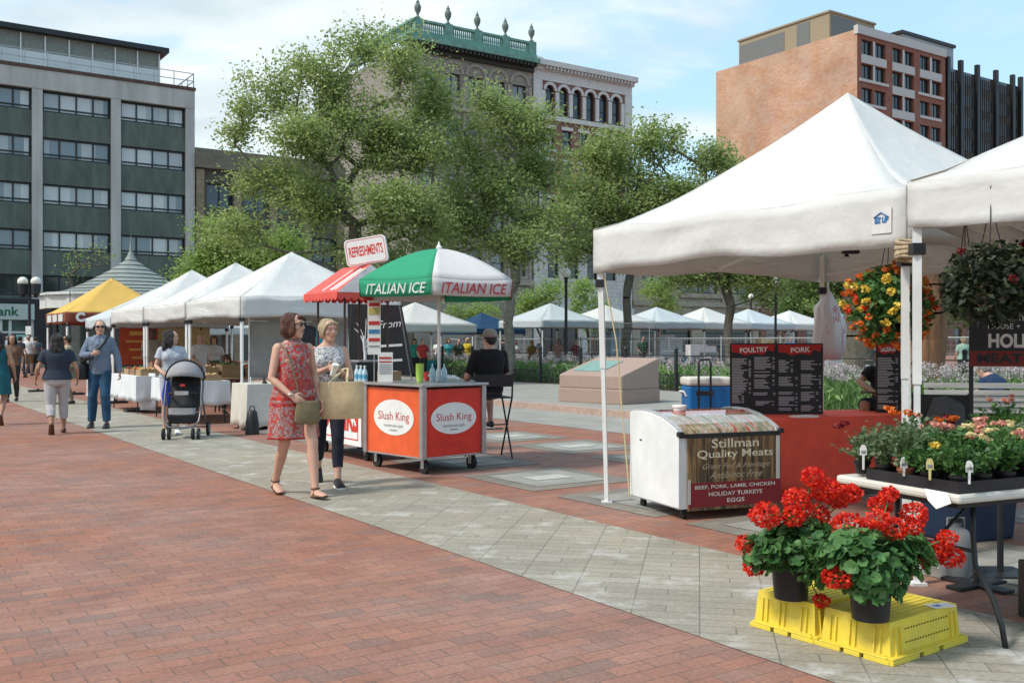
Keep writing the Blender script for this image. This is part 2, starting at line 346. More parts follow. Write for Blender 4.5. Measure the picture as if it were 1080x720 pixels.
# flower bed, lawn, street
BED=pt(K0,0,6.2)
M_soil=mat('soil',(.06,.045,.03),.95,var=.3,scale=10,bump=.5)
sheet('flower_bed_soil',[pt(K0,-13,6.2),pt(K0,30,6.2),pt(K0,30,10.5),pt(K0,-13,10.5)][::-1],M_soil,.16,.16)
M_grass=mat('grass_ground',(.045,.10,.02),.9,var=.4,scale=4,bump=.5)
sheet('lawn',[pt(K0,-45,10.6),pt(K0,-1.5,10.6),pt(K0,4,30),pt(K0,-45,30)][::-1],M_grass,.02)
M_road=mat('asphalt',(.055,.055,.056),.9,var=.2,scale=2,bump=.2)
FO=V((-33.9,66,0)) # street front of the old buildings
sheet('road',[pt(FO,-14,-60),pt(FO,-14,160),pt(FO,-4,160),pt(FO,-4,-60)],M_road,.004)
# ------------------------------------------------------------------ buildings
M_concw=mat('weathered_concrete',(.43,.43,.40),.85,var=.2,scale=1.2,bump=.1,stretch=(1,1,.15))
M_green=mat('dark_green_spandrel',(.095,.12,.098),.6,var=.3,scale=1.4,stretch=(1,1,.25))
M_frameb=mat('black_window_frame',(.02,.025,.025),.4)
def winmat(name,dark,light,sc):
    m=patmat(name,[(0,dark),(.30,[ (a+b)/2 for a,b in zip(dark,light)]),(.42,light),(.8,[a*.75 for a in light])],sc,'strip',.12,(1,1,1)); b=m.node_tree.nodes['Principled BSDF']; b.inputs['Specular IOR Level'].default_value=.9; return m
M_glA=winmat('office_glass_with_blinds',(.17,.22,.24),(.52,.56,.55),1.05)
M_glD=glassmat('dark_glass',(.022,.028,.032),.06)
M_glB=winmat('sash_glass',(.03,.035,.04),(.22,.23,.22),1.3)
M_rust=mat('brown_roof_edge',(.10,.06,.045),.8,var=.4,scale=3)
M_ltgreen=mat('pale_green_fascia',(.42,.50,.46),.5,var=.06)
M_grn=mat('green_letters',(.01,.10,.05),.5)
def wall_holes(mb,x0,x1,z0,z1,holes,m=0,dep=.3,y=0,arch=0,mr=None):
    xs=sorted({x0,x1}|{h[0] for h in holes}|{h[1] for h in holes}); zs=sorted({z0,z1}|{h[2] for h in holes}|{h[3] for h in holes})
    for i in range(len(xs)-1):
        run=None
        for j in range(len(zs)-1):
            cx=(xs[i]+xs[i+1])/2; cz=(zs[j]+zs[j+1])/2
            if any(h[0]<cx<h[1] and h[2]<cz<h[3] for h in holes): continue
            mb.quad((xs[i],y,zs[j]),(xs[i+1],y,zs[j]),(xs[i+1],y,zs[j+1]),(xs[i],y,zs[j+1]),m)
    mr=m if mr is None else mr
    for a,b,c,d in holes:
        Y=y+dep
        mb.quad((a,y,c),(a,Y,c),(a,Y,d),(a,y,d),mr); mb.quad((b,y,d),(b,Y,d),(b,Y,c),(b,y,c),mr)
        mb.quad((a,y,d),(a,Y,d),(b,Y,d),(b,y,d),mr); mb.quad((a,y,c),(b,y,c),(b,Y,c),(a,Y,c),mr)
def window(parent,x0,x1,z0,z1,y,cols=1,rows=1,fm=M_frameb,gm=M_glD,fw=.07,arch=False,low=None,name='window'):
    """frame mesh with a pane as its child; origin at lower left"""
    w=x1-x0;h=z1-z0; f=MB(); d=.08
    hh=h-w/2 if arch else h
    f.bx(0,fw,-d,0,0,hh); f.bx(w-fw,w,-d,0,0,hh); f.bx(fw,w-fw,-d,0,0,fw)
    if arch:
        k=8; pts=[(w/2-math.cos(PI*i/k)*(w/2-fw/2),-d/2,hh+math.sin(PI*i/k)*(w/2-fw/2)) for i in range(k+1)]
        for a,b in zip(pts[:-1],pts[1:]): f.bar(a,b,fw,d,up=V((0,1,0)))
        f.bx(fw,w-fw,-d,0,hh-fw/2,hh+fw/2)
    else: f.bx(fw,w-fw,-d,0,h-fw,h)
    for i in range(1,cols): f.bx(w*i/cols-fw/2,w*i/cols+fw/2,-d,-.003,fw,hh-fw)
    for i in range(1,rows): f.bx(fw,w-fw,-d*.8,-.004,hh*i/rows-fw/2,hh*i/rows+fw/2)
    if low: f.bx(fw,w-fw,-d*.8,-.004,h*low-fw/2,h*low+fw/2)
    o=f.build(name,fm,parent,loc=(x0,y,z0))
    g=MB(); g.quad((fw/2,.003,0),(w-fw/2,.003,0),(w-fw/2,.003,hh),(fw/2,.003,hh))
    if arch: g.add([(w/2-math.cos(PI*i/8)*(w/2-.01),.003,hh+math.sin(PI*i/8)*(w/2-.01)) for i in range(9)],[tuple(range(9))[::-1]])
    g.build('pane',gm,o); return o
def rep(proto,parent,x,y,z):
    c=proto.copy(); COL.objects.link(c); c.parent=parent; c.location=(x,y,z)
    for k in KIDS(proto):
        d=k.copy(); COL.objects.link(d); d.parent=c
    return c
def archfill(mb,x0,x1,ztop,y,m=0):
    """fills the two corners above a round arch whose box hole ends at ztop"""
    r=(x1-x0)/2; cx=(x0+x1)/2; zc=ztop-r; k=8
    for s in(-1,1):
        p=[(cx+s*r,y,zc)]+[(cx+s*math.cos(PI/2*i/k)*r,y,zc+math.sin(PI/2*i/k)*r) for i in range(1,k+1)]+[(cx+s*r,y,ztop)]
        mb.add(p,[tuple(range(len(p)))],m)
        for a,b in zip(p[:-2],p[1:-1]): mb.quad(a,b,(b[0],y+.3,b[2]),(a[0],y+.3,a[2]),m)
def archband(mb,cx,zc,r,w,y,proud,m=0,k=12):
    for i in range(k):
        a=PI*i/k;b=PI*(i+1)/k
        q=[(cx+math.cos(t)*rr,zc+math.sin(t)*rr) for t,rr in((a,r),(b,r),(b,r+w),(a,r+w))]
        mb.prism(q,y-proud,y-.002,m)
def FX(px): a=(px-540)/1050; return (a*66+33.9)/(.826-.564*a)
# --- modern office block on the left
ob=thing('office_building',FO,ANG,'dark green and concrete office block with ribbon windows and a bank on its ground floor','building')
x0,x1=-14.,12.75; H=19.8
core=MB(); core.bx(x0,x1,.35,16,0,H-.02); core.build('core',M_green,ob)
tops=[18.45,15.3,12.15,9.0,5.95]
sp=MB(); prevb=18.46
for t in tops: sp.bx(x0,x1,.05,.349,t,prevb); prevb=t-1.42
sp.bx(x0,x1,.05,.349,4.0,prevb); sp.build('spandrel_panels',M_green,ob)
px_=[-12.9,-7.85,-2.8,2.2,7.25,12.42]
pr=MB()
for x in px_: pr.bx(x-.33,x+.33,-.2,.045,3.9,18.465)
pr.bx(x0,x1,-.22,.3,18.47,H); pr.build('concrete_frame',M_concw,ob,bevel=.03)
e=MB(); e.bx(x0,x1+.05,-.3,.4,H+.002,H+.22); e.build('roof_edge',M_rust,ob)
protos=None
for i,(a,b) in enumerate(zip(px_[:-1],px_[1:])):
    for t in tops:
        w=window(ob,a+.36,b-.36,t-1.40,t-.02,.30,4,1,gm=M_glA if t>8 else M_glD,fw=.1,low=.2)
ph=MB(); ph.bx(x0,10.9,2.2,12,H,H+3.0); ph.build('penthouse',mat('grey_panel',(.22,.24,.21),.7,var=.2),ob)
pg=MB(); pf=MB()
pg.bx(x0,10.8,2.12,2.19,H+.2,H+1.75)
for k in range(17): x=-14+k*1.55; pf.bx(x-.04,x+.04,2.05,2.11,H,H+2.9)
pg.build('penthouse_white_panels',mat('pale_panel',(.62,.66,.66),.5,var=.1,scale=.8),ob); pf.build('penthouse_mullions',M_white,ob)
rf=MB(); rf.bx(x0-.3,11.4,1.6,12.4,H+3.0,H+3.35); rf.build('penthouse_roof',M_dark,ob)
rl=MB()
for z in(.55,1.1): rl.bar((x0,.1,H+.22+z),(x1,.1,H+.22+z),.05,.05); rl.bar((x1,.1,H+.22+z),(x1,8,H+.22+z),.05,.05)
for k in range(20): rl.bar((x0+k*1.407,.1,H+.2),(x0+k*1.407,.1,H+1.3),.05,.05)
for k in range(6): rl.bar((x1,.1+k*1.5,H+.2),(x1,.1+k*1.5,H+1.3),.05,.05)
rl.build('roof_railing',mat('galvanised_rail',(.4,.42,.42),.5,.5),ob)
# ground floor
sf=MB(); sf.bx(x0,2.0,-.32,-.02,2.9,3.95); sf.build('fascia',M_ltgreen,ob)
text('Bank',.85,M_grn,TM(ob.matrix_world@V((0,0,0)),(1,0,0),Z) if False else TM((0.15,-.325,3.42),(1,0,0),Z),ob,'sign_lettering',off=.02)
sb=MB(); sb.bx(2.0,3.2,-.3,.2,0,4.0); sb.bx(x0,x1,-.28,.05,4.0,4.3); sb.build('black_column',M_black,ob)
gl=MB(); gl.bx(x0,x1,.0,.03,.3,2.88); gl.bx(3.2,x1,-.02,-.0,2.9,3.95); gl.build('shop_glass',mat('green_dark_glass',(.02,.055,.045),.08,var=.5,scale=.6,spec=.8),ob)
ml=MB()
for x in(-12,-9.5,-7,-4.8,-3.2,-1.6,0,.55,1.9): ml.bx(x-.09,x+.09,-.12,-.01,0,2.88)
ml.bx(x0,2,-.13,-.015,2.0,2.13); ml.bx(-1.6,0,-.14,-.02,1.1,1.2); ml.bx(3.3,x1,-.2,-.05,0,.5)
for x in(4.6,6.6,8.6,10.6): ml.bx(x-.07,x+.07,-.12,-.01,0,4)
ml.build('shop_mullions',mat('cream_mullion',(.55,.58,.54),.5),ob)
po=MB(); po.bx(.9,1.6,-.16,-.13,.9,1.9); po.build('window_poster',mat('pale_teal_paper',(.30,.55,.48),.7),ob)
# --- tan low block beside it
tb=thing('office_building',FO+N*12.8,ANG,'low brown concrete block with tall pilasters between the green office block and the big tree','building')
M_tan=mat('brown_concrete',(.17,.15,.115),.85,var=.2,scale=1.5); M_tand=mat('olive_panel',(.10,.095,.075),.8,var=.2)
W_=11.8; Ht=15.7; hs=[]
for k in range(4):
    for t in(13.2,9.6,6.0): hs.append((.9+k*2.8,2.9+k*2.8,t-1.9,t))
wb=MB(); wall_holes(wb,0,W_,0,Ht-1.4,hs,0,.4); wb.bx(0,W_,.41,14,0,Ht-.1); wb.build('wall',M_tand,tb)
pb=MB(); 
for k in range(5): pb.bx(.05+k*2.8,.6+k*2.8,-.35,-.003,0,Ht-1.6)
pb.build('pilasters',brickmat('tan_brick',[(.24,.19,.12),(.30,.24,.16)],(.2,.17,.13),.4,.13,.02,0,.2,.01,.9,.2,axes='wall'),tb)
cb_=MB(); cb_.bx(-.05,W_,-.5,.4,Ht-1.5,Ht-.4); cb_.bx(-.05,W_,-.2,.4,Ht-.4,Ht); cb_.build('cornice',M_tan,tb,bevel=.03)
w0=None
for h in hs:
    if w0 is None: w0=window(tb,*h,.38,2,1,gm=glassmat('blue_dark_glass',(.03,.05,.065),.05),fw=.09)
    else: rep(w0,tb,h[0],.38,h[2])
# --- grey stone building with green balustrade
M_stone=brickmat('grey_stone_blocks',[(.23,.215,.185),(.30,.28,.24),(.26,.24,.205)],(.19,.175,.15),.9,.4,.02,0,.3,.02,.85,.18,axes='wall')
M_stone2=mat('carved_stone',(.33,.30,.25),.8,var=.15,scale=3,bump=.15)
M_cop=mat('verdigris_copper',(.14,.29,.235),.6,var=.3,scale=2.5)
XA=31.1; WA=12.2; ZA=26.5
sb_=thing('stone_building',FO+N*XA,ANG,'tall grey stone building crowned by a green copper balustrade with urns','building')
hs=[];ac=[]
for k in range(5):
    cx=1.45+k*2.33; ac.append(cx)
    hs.append((cx-.75,cx+.75,22.4,24.5))
    for t in(20.6,16.9,13.2,9.5): hs.append((cx-.7,cx+.7,t-2.2,t))
wb=MB(); wall_holes(wb,0,WA,0,ZA,hs,0,.35)
wb.bx(0,WA,.36,20,0,ZA); wb.build('wall',M_stone,sb_)
tr=MB()
for cx in ac:
    archband(tr,cx,24.52,.85,.28,0,.12)
    tr.bx(cx-1.05,cx+1.05,-.16,-.002,22.15,22.38)
    for t in(20.6,16.9,13.2,9.5): tr.bx(cx-.85,cx+.85,-.14,-.002,t+.02,t+.35); tr.bx(cx-.85,cx+.85,-.18,-.002,t-2.45,t-2.22)
for x in [.15]+[a+1.165 for a in ac]: tr.bx(x-.14,x+.14,-.09,-.003,7,24.4)
tr.bx(0,WA,-.3,-.004,21.3,21.6); tr.bx(0,WA,-.3,-.004,6.5,7)
tr.build('stone_trim',M_stone2,sb_,bevel=.02)
wA=window(sb_,hs[0][0],hs[0][1],22.4,24.5,.33,2,1,gm=M_glB); wB=None
for h in hs[1:]:
    if h[3]==24.5: rep(wA,sb_,h[0],.33,h[2])
    elif wB is None: wB=window(sb_,*h,.33,1,2,gm=M_glB)
    else: rep(wB,sb_,h[0],.33,h[2])
cn=MB()
for k in range(30): cn.bx(k*.41,k*.41+.2,-.95,-.1,ZA-.35,ZA-.05)
cn.bx(-.3,WA,-.3,-.001,ZA-.7,ZA-.36); cn.build('cornice_brackets',mat('dark_cornice',(.045,.05,.045),.8),sb_)
bl=MB()
bl.bx(-1.0,WA+.1,-1.1,1,ZA-.04,ZA+.35); bl.bx(-.6,WA+.05,-.7,1,ZA+.35,ZA+.75)
bl.bx(-.3,WA,-.45,-.05,ZA+.75,ZA+1.0); bl.bx(-.3,WA,-.45,-.05,ZA+1.75,ZA+1.95)
ux=[.2,3.15,6.1,9.05,WA-.3]
for x in ux: bl.bx(x-.38,x+.38,-.5,0,ZA+.75,ZA+2.0)
for k in range(58):
    x=.5+k*.2
    if all(abs(x-u)>.45 for u in ux): bl.tube([(x,-.25,ZA+1),(x,-.25,ZA+1.25),(x,-.25,ZA+1.75)],[.05,.085,.05],6)
for k in range(30): bl.bx(-.3,-.1,.1+k*.4,.2+k*.4,ZA+1,ZA+1.75)
bl.bx(-.35,-.05,-.2,12,ZA+1.75,ZA+1.95); bl.bx(-.35,-.05,-.2,12,ZA+.75,ZA+1.0)
bl.build('balustrade',M_cop,sb_)
for x in ux:
    u=MB(); u.lathe([(.2,0),(.2,.12),(.1,.2),(.1,.35),(.26,.65),(.30,.95),(.2,1.2),(.12,1.25),(.17,1.32),(.07,1.5),(.02,1.7)],n=12); u.build('urn',mat('grey_green_urn',(.13,.17,.15),.7),sb_,smooth=1,loc=(x,-.25,ZA+2.0))
# --- white arched building
M_wst=brickmat('white_stone_blocks',[(.50,.49,.46),(.58,.57,.54),(.54,.53,.49)],(.38,.37,.35),.7,.38,.02,0,.3,.02,.85,.14,axes='wall')
M_wtrim=mat('white_stone_trim',(.58,.575,.55),.75,var=.12,scale=3)
M_rb=brickmat('red_wall_brick',[(.20,.085,.062),(.25,.105,.075),(.19,.075,.058)],(.24,.17,.14),.23,.08,.01,0,.2,.01,.85,.2,axes='wall')
XB=43.35; WB=11.8; ZB=26.2
ab=thing('stone_and_brick_building',FO+N*XB,ANG,'white stone and red brick building with a row of six round arched top windows','building')
a0=1.9; asp=1.58; hs=[]; ar=[]
for k in range(6): cx=a0+k*asp; ar.append((cx-.5,cx+.5,22.2,25.0))
hs+=ar
low=[]
for k in range(5):
    cx=1.9+k*1.98
    for t in(21.0,18.0,14.6): low.append((cx-.55,cx+.55,t-1.9,t))
hs+=low
g1=[(1.6+k*2.3,2.9+k*2.3,7.3,10.4) for k in range(4)]; hs+=g1
wb=MB(); wall_holes(wb,0,WB,11.2,ZB,[h for h in hs if h[2]>11],0,.3)
for h in ar: archfill(wb,h[0],h[1],h[3],0)
wb.bx(0,WB,.31,18,0,ZB); wb.build('brick_wall',M_rb,ab)
wb=MB(); wall_holes(wb,0,WB,0,11.2,g1+[(.8,5.2,.5,3.6),(6.3,11,.5,3.6)],0,.3,y=-.1)
for h in g1: archfill(wb,h[0],h[1],h[3],-.1)
wb.build('stone_base',M_wst,ab)
tr=MB()
for h in ar: archband(tr,(h[0]+h[1])/2,h[3]-.5,.5,.27,0,.14)
for k in range(7): x=a0-asp/2+k*asp; tr.bx(x-.2,x+.2,-.16,-.003,22.3,24.4)
tr.bx(0,WB,-.25,-.001,21.75,22.18); tr.bx(0,WB,-.1,-.001,25.32,ZB)
tr.bx(0,1.0,-.12,-.002,11.61,21.74); tr.bx(WB-.9,WB,-.12,-.002,11.61,21.74); tr.bx(0,1.0,-.12,-.002,22.19,25.31); tr.bx(WB-.9,WB,-.12,-.002,22.19,25.31); tr.bx(0,WB,-.3,-.004,11.2,11.6); tr.bx(-.05,WB,-.45,-.101,4.1,4.6)
for h in low: tr.bx(h[0]-.12,h[1]+.12,-.1,-.002,h[3]+.01,h[3]+.32); tr.bx(h[0]-.12,h[1]+.12,-.12,-.002,h[2]-.2,h[2]-.01)
for h in g1: archband(tr,(h[0]+h[1])/2,h[3]-.65,.65,.25,-.1,.1)
tr.bx(-.1,WB+.25,-.75,.3,ZB+.35,ZB+.85); tr.bx(-.05,WB+.15,-.3,.3,ZB,ZB+.35)
for k in range(26): x=1.1+k*.405; tr.bx(x,x+.2,-.62,-.31,ZB+.08,ZB+.34)
tr.bx(0,.9,-.35,.3,ZB+.86,ZB+1.1)
tr.build('stone_trim',M_wtrim,ab,bevel=.015)
w0=None
for h in ar:
    if not w0: w0=window(ab,*h,.28,1,2,gm=M_glD,arch=True)
    else: rep(w0,ab,h[0],.28,h[2])
w0=None
for h in low:
    if not w0: w0=window(ab,*h,.28,1,2,gm=M_glB)
    else: rep(w0,ab,h[0],.28,h[2])
w0=None
for h in g1:
    if not w0: w0=window(ab,*h,.18,1,2,gm=M_glD,arch=True)
    else: rep(w0,ab,h[0],.18,h[2])
for h in((.8,5.2,.5,3.6),(6.3,11,.5,3.6)): window(ab,*h,.18,3,1,gm=M_glD,name='shop_window')
bc=MB()
for x in(3,6.9): 
    bc.bx(x,x+2.2,-.9,-.1,11.62,11.75)
    for k in range(9): bc.bx(x+.02+k*.265,x+.06+k*.265,-.88,-.84,11.75,12.6)
    bc.bx(x,x+2.2,-.9,-.82,12.6,12.68)
bc.build('balcony',M_dark,ab)
# --- tan building with a green awning, and a long low one beyond
M_tst=mat('tan_stone',(.34,.30,.23),.85,var=.2,scale=1.5,bump=.1)
tbn=thing('stone_building',FO+N*55.3,ANG,'tan stone shop building with a green awning over an upstairs window','building')
WC=18;ZC=15; hs=[(1.2,4.4,6.9,9.8),(6.6,11.8,6.4,11.0),(13.4,16.6,6.4,10),(1,8,.4,4.2),(9.5,17,.4,4.2),(1.2,4.4,11.6,13.8),(7,11,11.9,13.9),(13.4,16.6,11.6,13.8)]
wb=MB(); wall_holes(wb,0,WC,0,ZC,hs,0,.35); wb.bx(0,WC,.36,16,0,ZC); wb.build('wall',M_tst,tbn)
for h in hs: window(tbn,*h,.33,2,2,gm=M_glB if h[2]>5 else M_glD,fw=.12)
tr=MB(); tr.bx(-.1,WC+.1,-.5,.3,ZC+.002,ZC+.6); tr.bx(0,WC,-.25,-.003,5,5.5); tr.bx(6.2,12.2,-.3,-.003,5.9,6.38)
for x in(5.4,12.6): tr.bx(x-.4,x+.4,-.18,-.002,5.51,ZC-.01)
tr.build('stone_trim',M_tst,tbn)
aw=MB(); aw.prism([(0,0),(-1.1,-1.0),(-1.1,-1.35),(-1.0,-1.35),(-1.0,-1.0),(0,-.08)],0,3.6)
o=aw.build('awning',mat('green_awning',(.01,.11,.07),.7,var=.15),tbn); o.rotation_euler=(0,0,PI/2); o.location=(4.6,-.005,10.2)
lb=thing('brick_building',FO+N*73.5,ANG,'long low brown brick building seen between trunks behind the right trees','building')
wb=MB(); hs=[(1+k*3.2,2.9+k*3.2,z,z+2) for k in range(17) for z in(1.2,5.2)]; wall_holes(wb,0,55,0,9.5,hs,0,.3); wb.bx(0,55,.31,14,0,9.5); wb.build('wall',M_rb,lb)
w0=None
for h in hs:
    if not w0: w0=window(lb,*h,.28,1,2,gm=M_glB)
    else: rep(w0,lb,h[0],.28,h[2])
# --- tall brick block on the right, dark tower beyond
CO=V((52,150,0))
rb=thing('brick_building',CO,ANG,'tall orange brick apartment block with a blank side wall and white banded window bays','building')
M_ob=brickmat('orange_brick_side',[(.42,.22,.14),(.47,.27,.18),(.50,.32,.22),(.44,.24,.155)],(.45,.32,.23),.6,.22,.02,0,.15,.02,.9,.22,axes='wall',wscale=.12,stain=((.50,.38,.26),.07,.5,.5))
M_rb2=brickmat('dark_red_brick',[(.22,.075,.05),(.27,.095,.06)],(.26,.14,.10),.5,.16,.02,0,.1,.02,.85,.12,axes='wall')
WD=22.9; DD=29; ZD=49
sd=MB(); sd.quad((0,0,0),(0,0,ZD-.5),(0,DD,ZD-.5),(0,DD,0)); sd.bx(.01,WD,.5,DD,0,ZD-.5); sd.build('side_wall',M_ob,rb)
hs=[];bays=[(1.1,7.0),(8.7,14.3),(15.9,21.7)]
tops=[47.2,43.5,39.9,36.1,32.3,28.5,24.7,20.9,17,13]
for a,b in bays:
    m_=(a+b)/2
    for t in tops: hs+=[(a,m_-.25,t-2.3,t),(m_+.25,b,t-2.3,t)]
wb=MB(); wall_holes(wb,0,WD,0,ZD-1.2,hs,0,.48); wb.build('front_wall',M_rb2,rb)
tr=MB()
tr.bx(-.15,WD,-.25,.5,ZD-1.19,ZD+.1)
for i,(a,b) in enumerate(bays):
    mid=(i==1)
    for j,t in enumerate(tops):
        if mid or j in(0,): tr.bx(a-.1,b+.1,-.12,-.003,t-3.6,t-2.31)
        elif j==1: tr.bx(a-.6,b+.6,-.2,-.003,t-2.75,t-2.31)
        else: tr.bx(a,b,-.1,-.003,t-2.75,t-2.31); 
        if mid or j<2: tr.bx((a+b)/2-.24,(a+b)/2+.24,-.08,-.004,t-2.3,t)
tr.bx(-.1,WD,-.16,-.004,ZD-2.9+.0,ZD-2.6) if False else None
tr.build('white_bands',mat('pale_concrete',(.50,.49,.47),.8,var=.1),rb)
w0=None
for h in hs:
    if not w0: w0=window(rb,*h,.46,2,1,gm=M_glD,fw=.14)
    else: rep(w0,rb,h[0],.46,h[2])
pt_=MB(); pt_.bx(2.5,14,7,26,ZD-.45,ZD+4.4); pt_.bx(2.3,14.2,6.8,26.2,ZD+4.4,ZD+4.7); pt_.build('penthouse',mat('tan_panel',(.30,.25,.17),.8,var=.1),rb)
for q_ in((2.42,2.49,16,25.8,ZD+.2,ZD+3.6),(2.42,2.49,10.8,13.4,ZD+.2,ZD+4.0),(3,9,6.93,6.99,ZD+.4,ZD+4)): MB().bx(*q_).build('louvre_panel',mat('grey_louvre',(.15,.16,.16),.6,var=.2),rb)
dt=thing('office_building',CO+N*23.0,ANG,'dark ribbed office tower with black fins beyond the brick block','building')
WE=23.3; ZE=46.5
wb=MB(); wb.bx(0,WE,.4,24,0,ZE); wb.build('wall',mat('bronze_panel',(.19,.18,.155),.5,var=.3,scale=.7,stretch=(1,1,.3)),dt)
fn=MB()
for x in(.6,4.4,9.3,15.0,20.3,22.9): fn.bx(x-.38,x+.38,-.25,.39,0,ZE+1.6)
fn.build('fins',mat('black_fin',(.018,.019,.02),.4,spec=.3),dt)
mu=MB()
for k in range(40): x=.5+k*.57; mu.bx(x-.06,x+.06,.2,.39,0,ZE-.5)
mu.build('mullions',mat('bronze_mullion',(.05,.045,.04),.5),dt)
wn=MB()
for t in [x-.8 for x in tops]: wn.bx(.1,WE-.1,.30,.38,t-2,t)
wn.build('window_bands',glassmat('tower_glass',(.02,.024,.028)),dt)
tp=MB(); tp.bx(-9.5,4.6,1.5,12,ZE,ZE+4.0); tp.build('rooftop_canopy',mat('grey_sheet',(.30,.33,.35),.5,var=.15),dt)
tp=MB(); tp.bx(-10,4.9,1.2,12.2,ZE+4.0,ZE+4.5); tp.build('rooftop_edge',M_dark,dt)
# --- kiosk with slate cone roof
kc=V(((138-540)/1050*41,41,0))
ki=thing('kiosk',kc,0,'round kiosk with a grey ringed cone roof, pointed finial and printed sign boards','kiosk')
M_slate=mat('grey_green_slate',(.22,.25,.235),.6,var=.18,scale=5,bump=.2)
r=MB(); pr_=[]; kk=11
for i in range(kk):
    t=i/kk; R0=3.45*(1-t)**1.15+.0; z0=3.25+1.75*(t**1.35)
    t1=(i+1)/kk; R1=3.45*(1-t1)**1.15; z1=3.25+1.75*(t1**1.35)
    pr_+=[(R0+.04,z0),(R1+.035,z1-.04),(R1+.0,z1)] if i<kk-1 else [(R0+.04,z0),(.1,z1)]
r.lathe(pr_,n=28); r.build('cone_roof',M_slate,ki,smooth=.5)
r=MB(); r.lathe([(.25,4.72),(.16,4.95),(.07,5.15),(.03,5.5),(.005,5.85)],n=10); r.build('finial',M_slate,ki)
for k in range(8): a=k*PI/4+.2; MB().box((math.cos(a)*2.9,math.sin(a)*2.9,1.5),(.18,.18,3.5)).build('post',M_dark,ki)

r=MB(); r.lathe([(2.4,0),(2.4,3.2)],n=24); r.build('inner_wall',mat('dark_green_glass',(.03,.05,.045),.2,var=.4),ki)
M_pr=patmat('printed_board',[(0,(.62,.62,.6)),(.45,(.45,.5,.48)),(.55,(.66,.66,.64)),(.78,(.5,.2,.18)),(.82,(.66,.66,.64))],7,'noise',.6,(6,6,.4))
for k in range(7):
    a=PI+.15+k*PI/7*.98; b=MB(); b.box((0,0,0),(1.42,.05,.62)); o=b.build('sign_board',M_pr,ki,loc=(math.cos(a)*3.3,math.sin(a)*3.3,3.05)); o.rotation_euler=(0,0,a+PI/2)
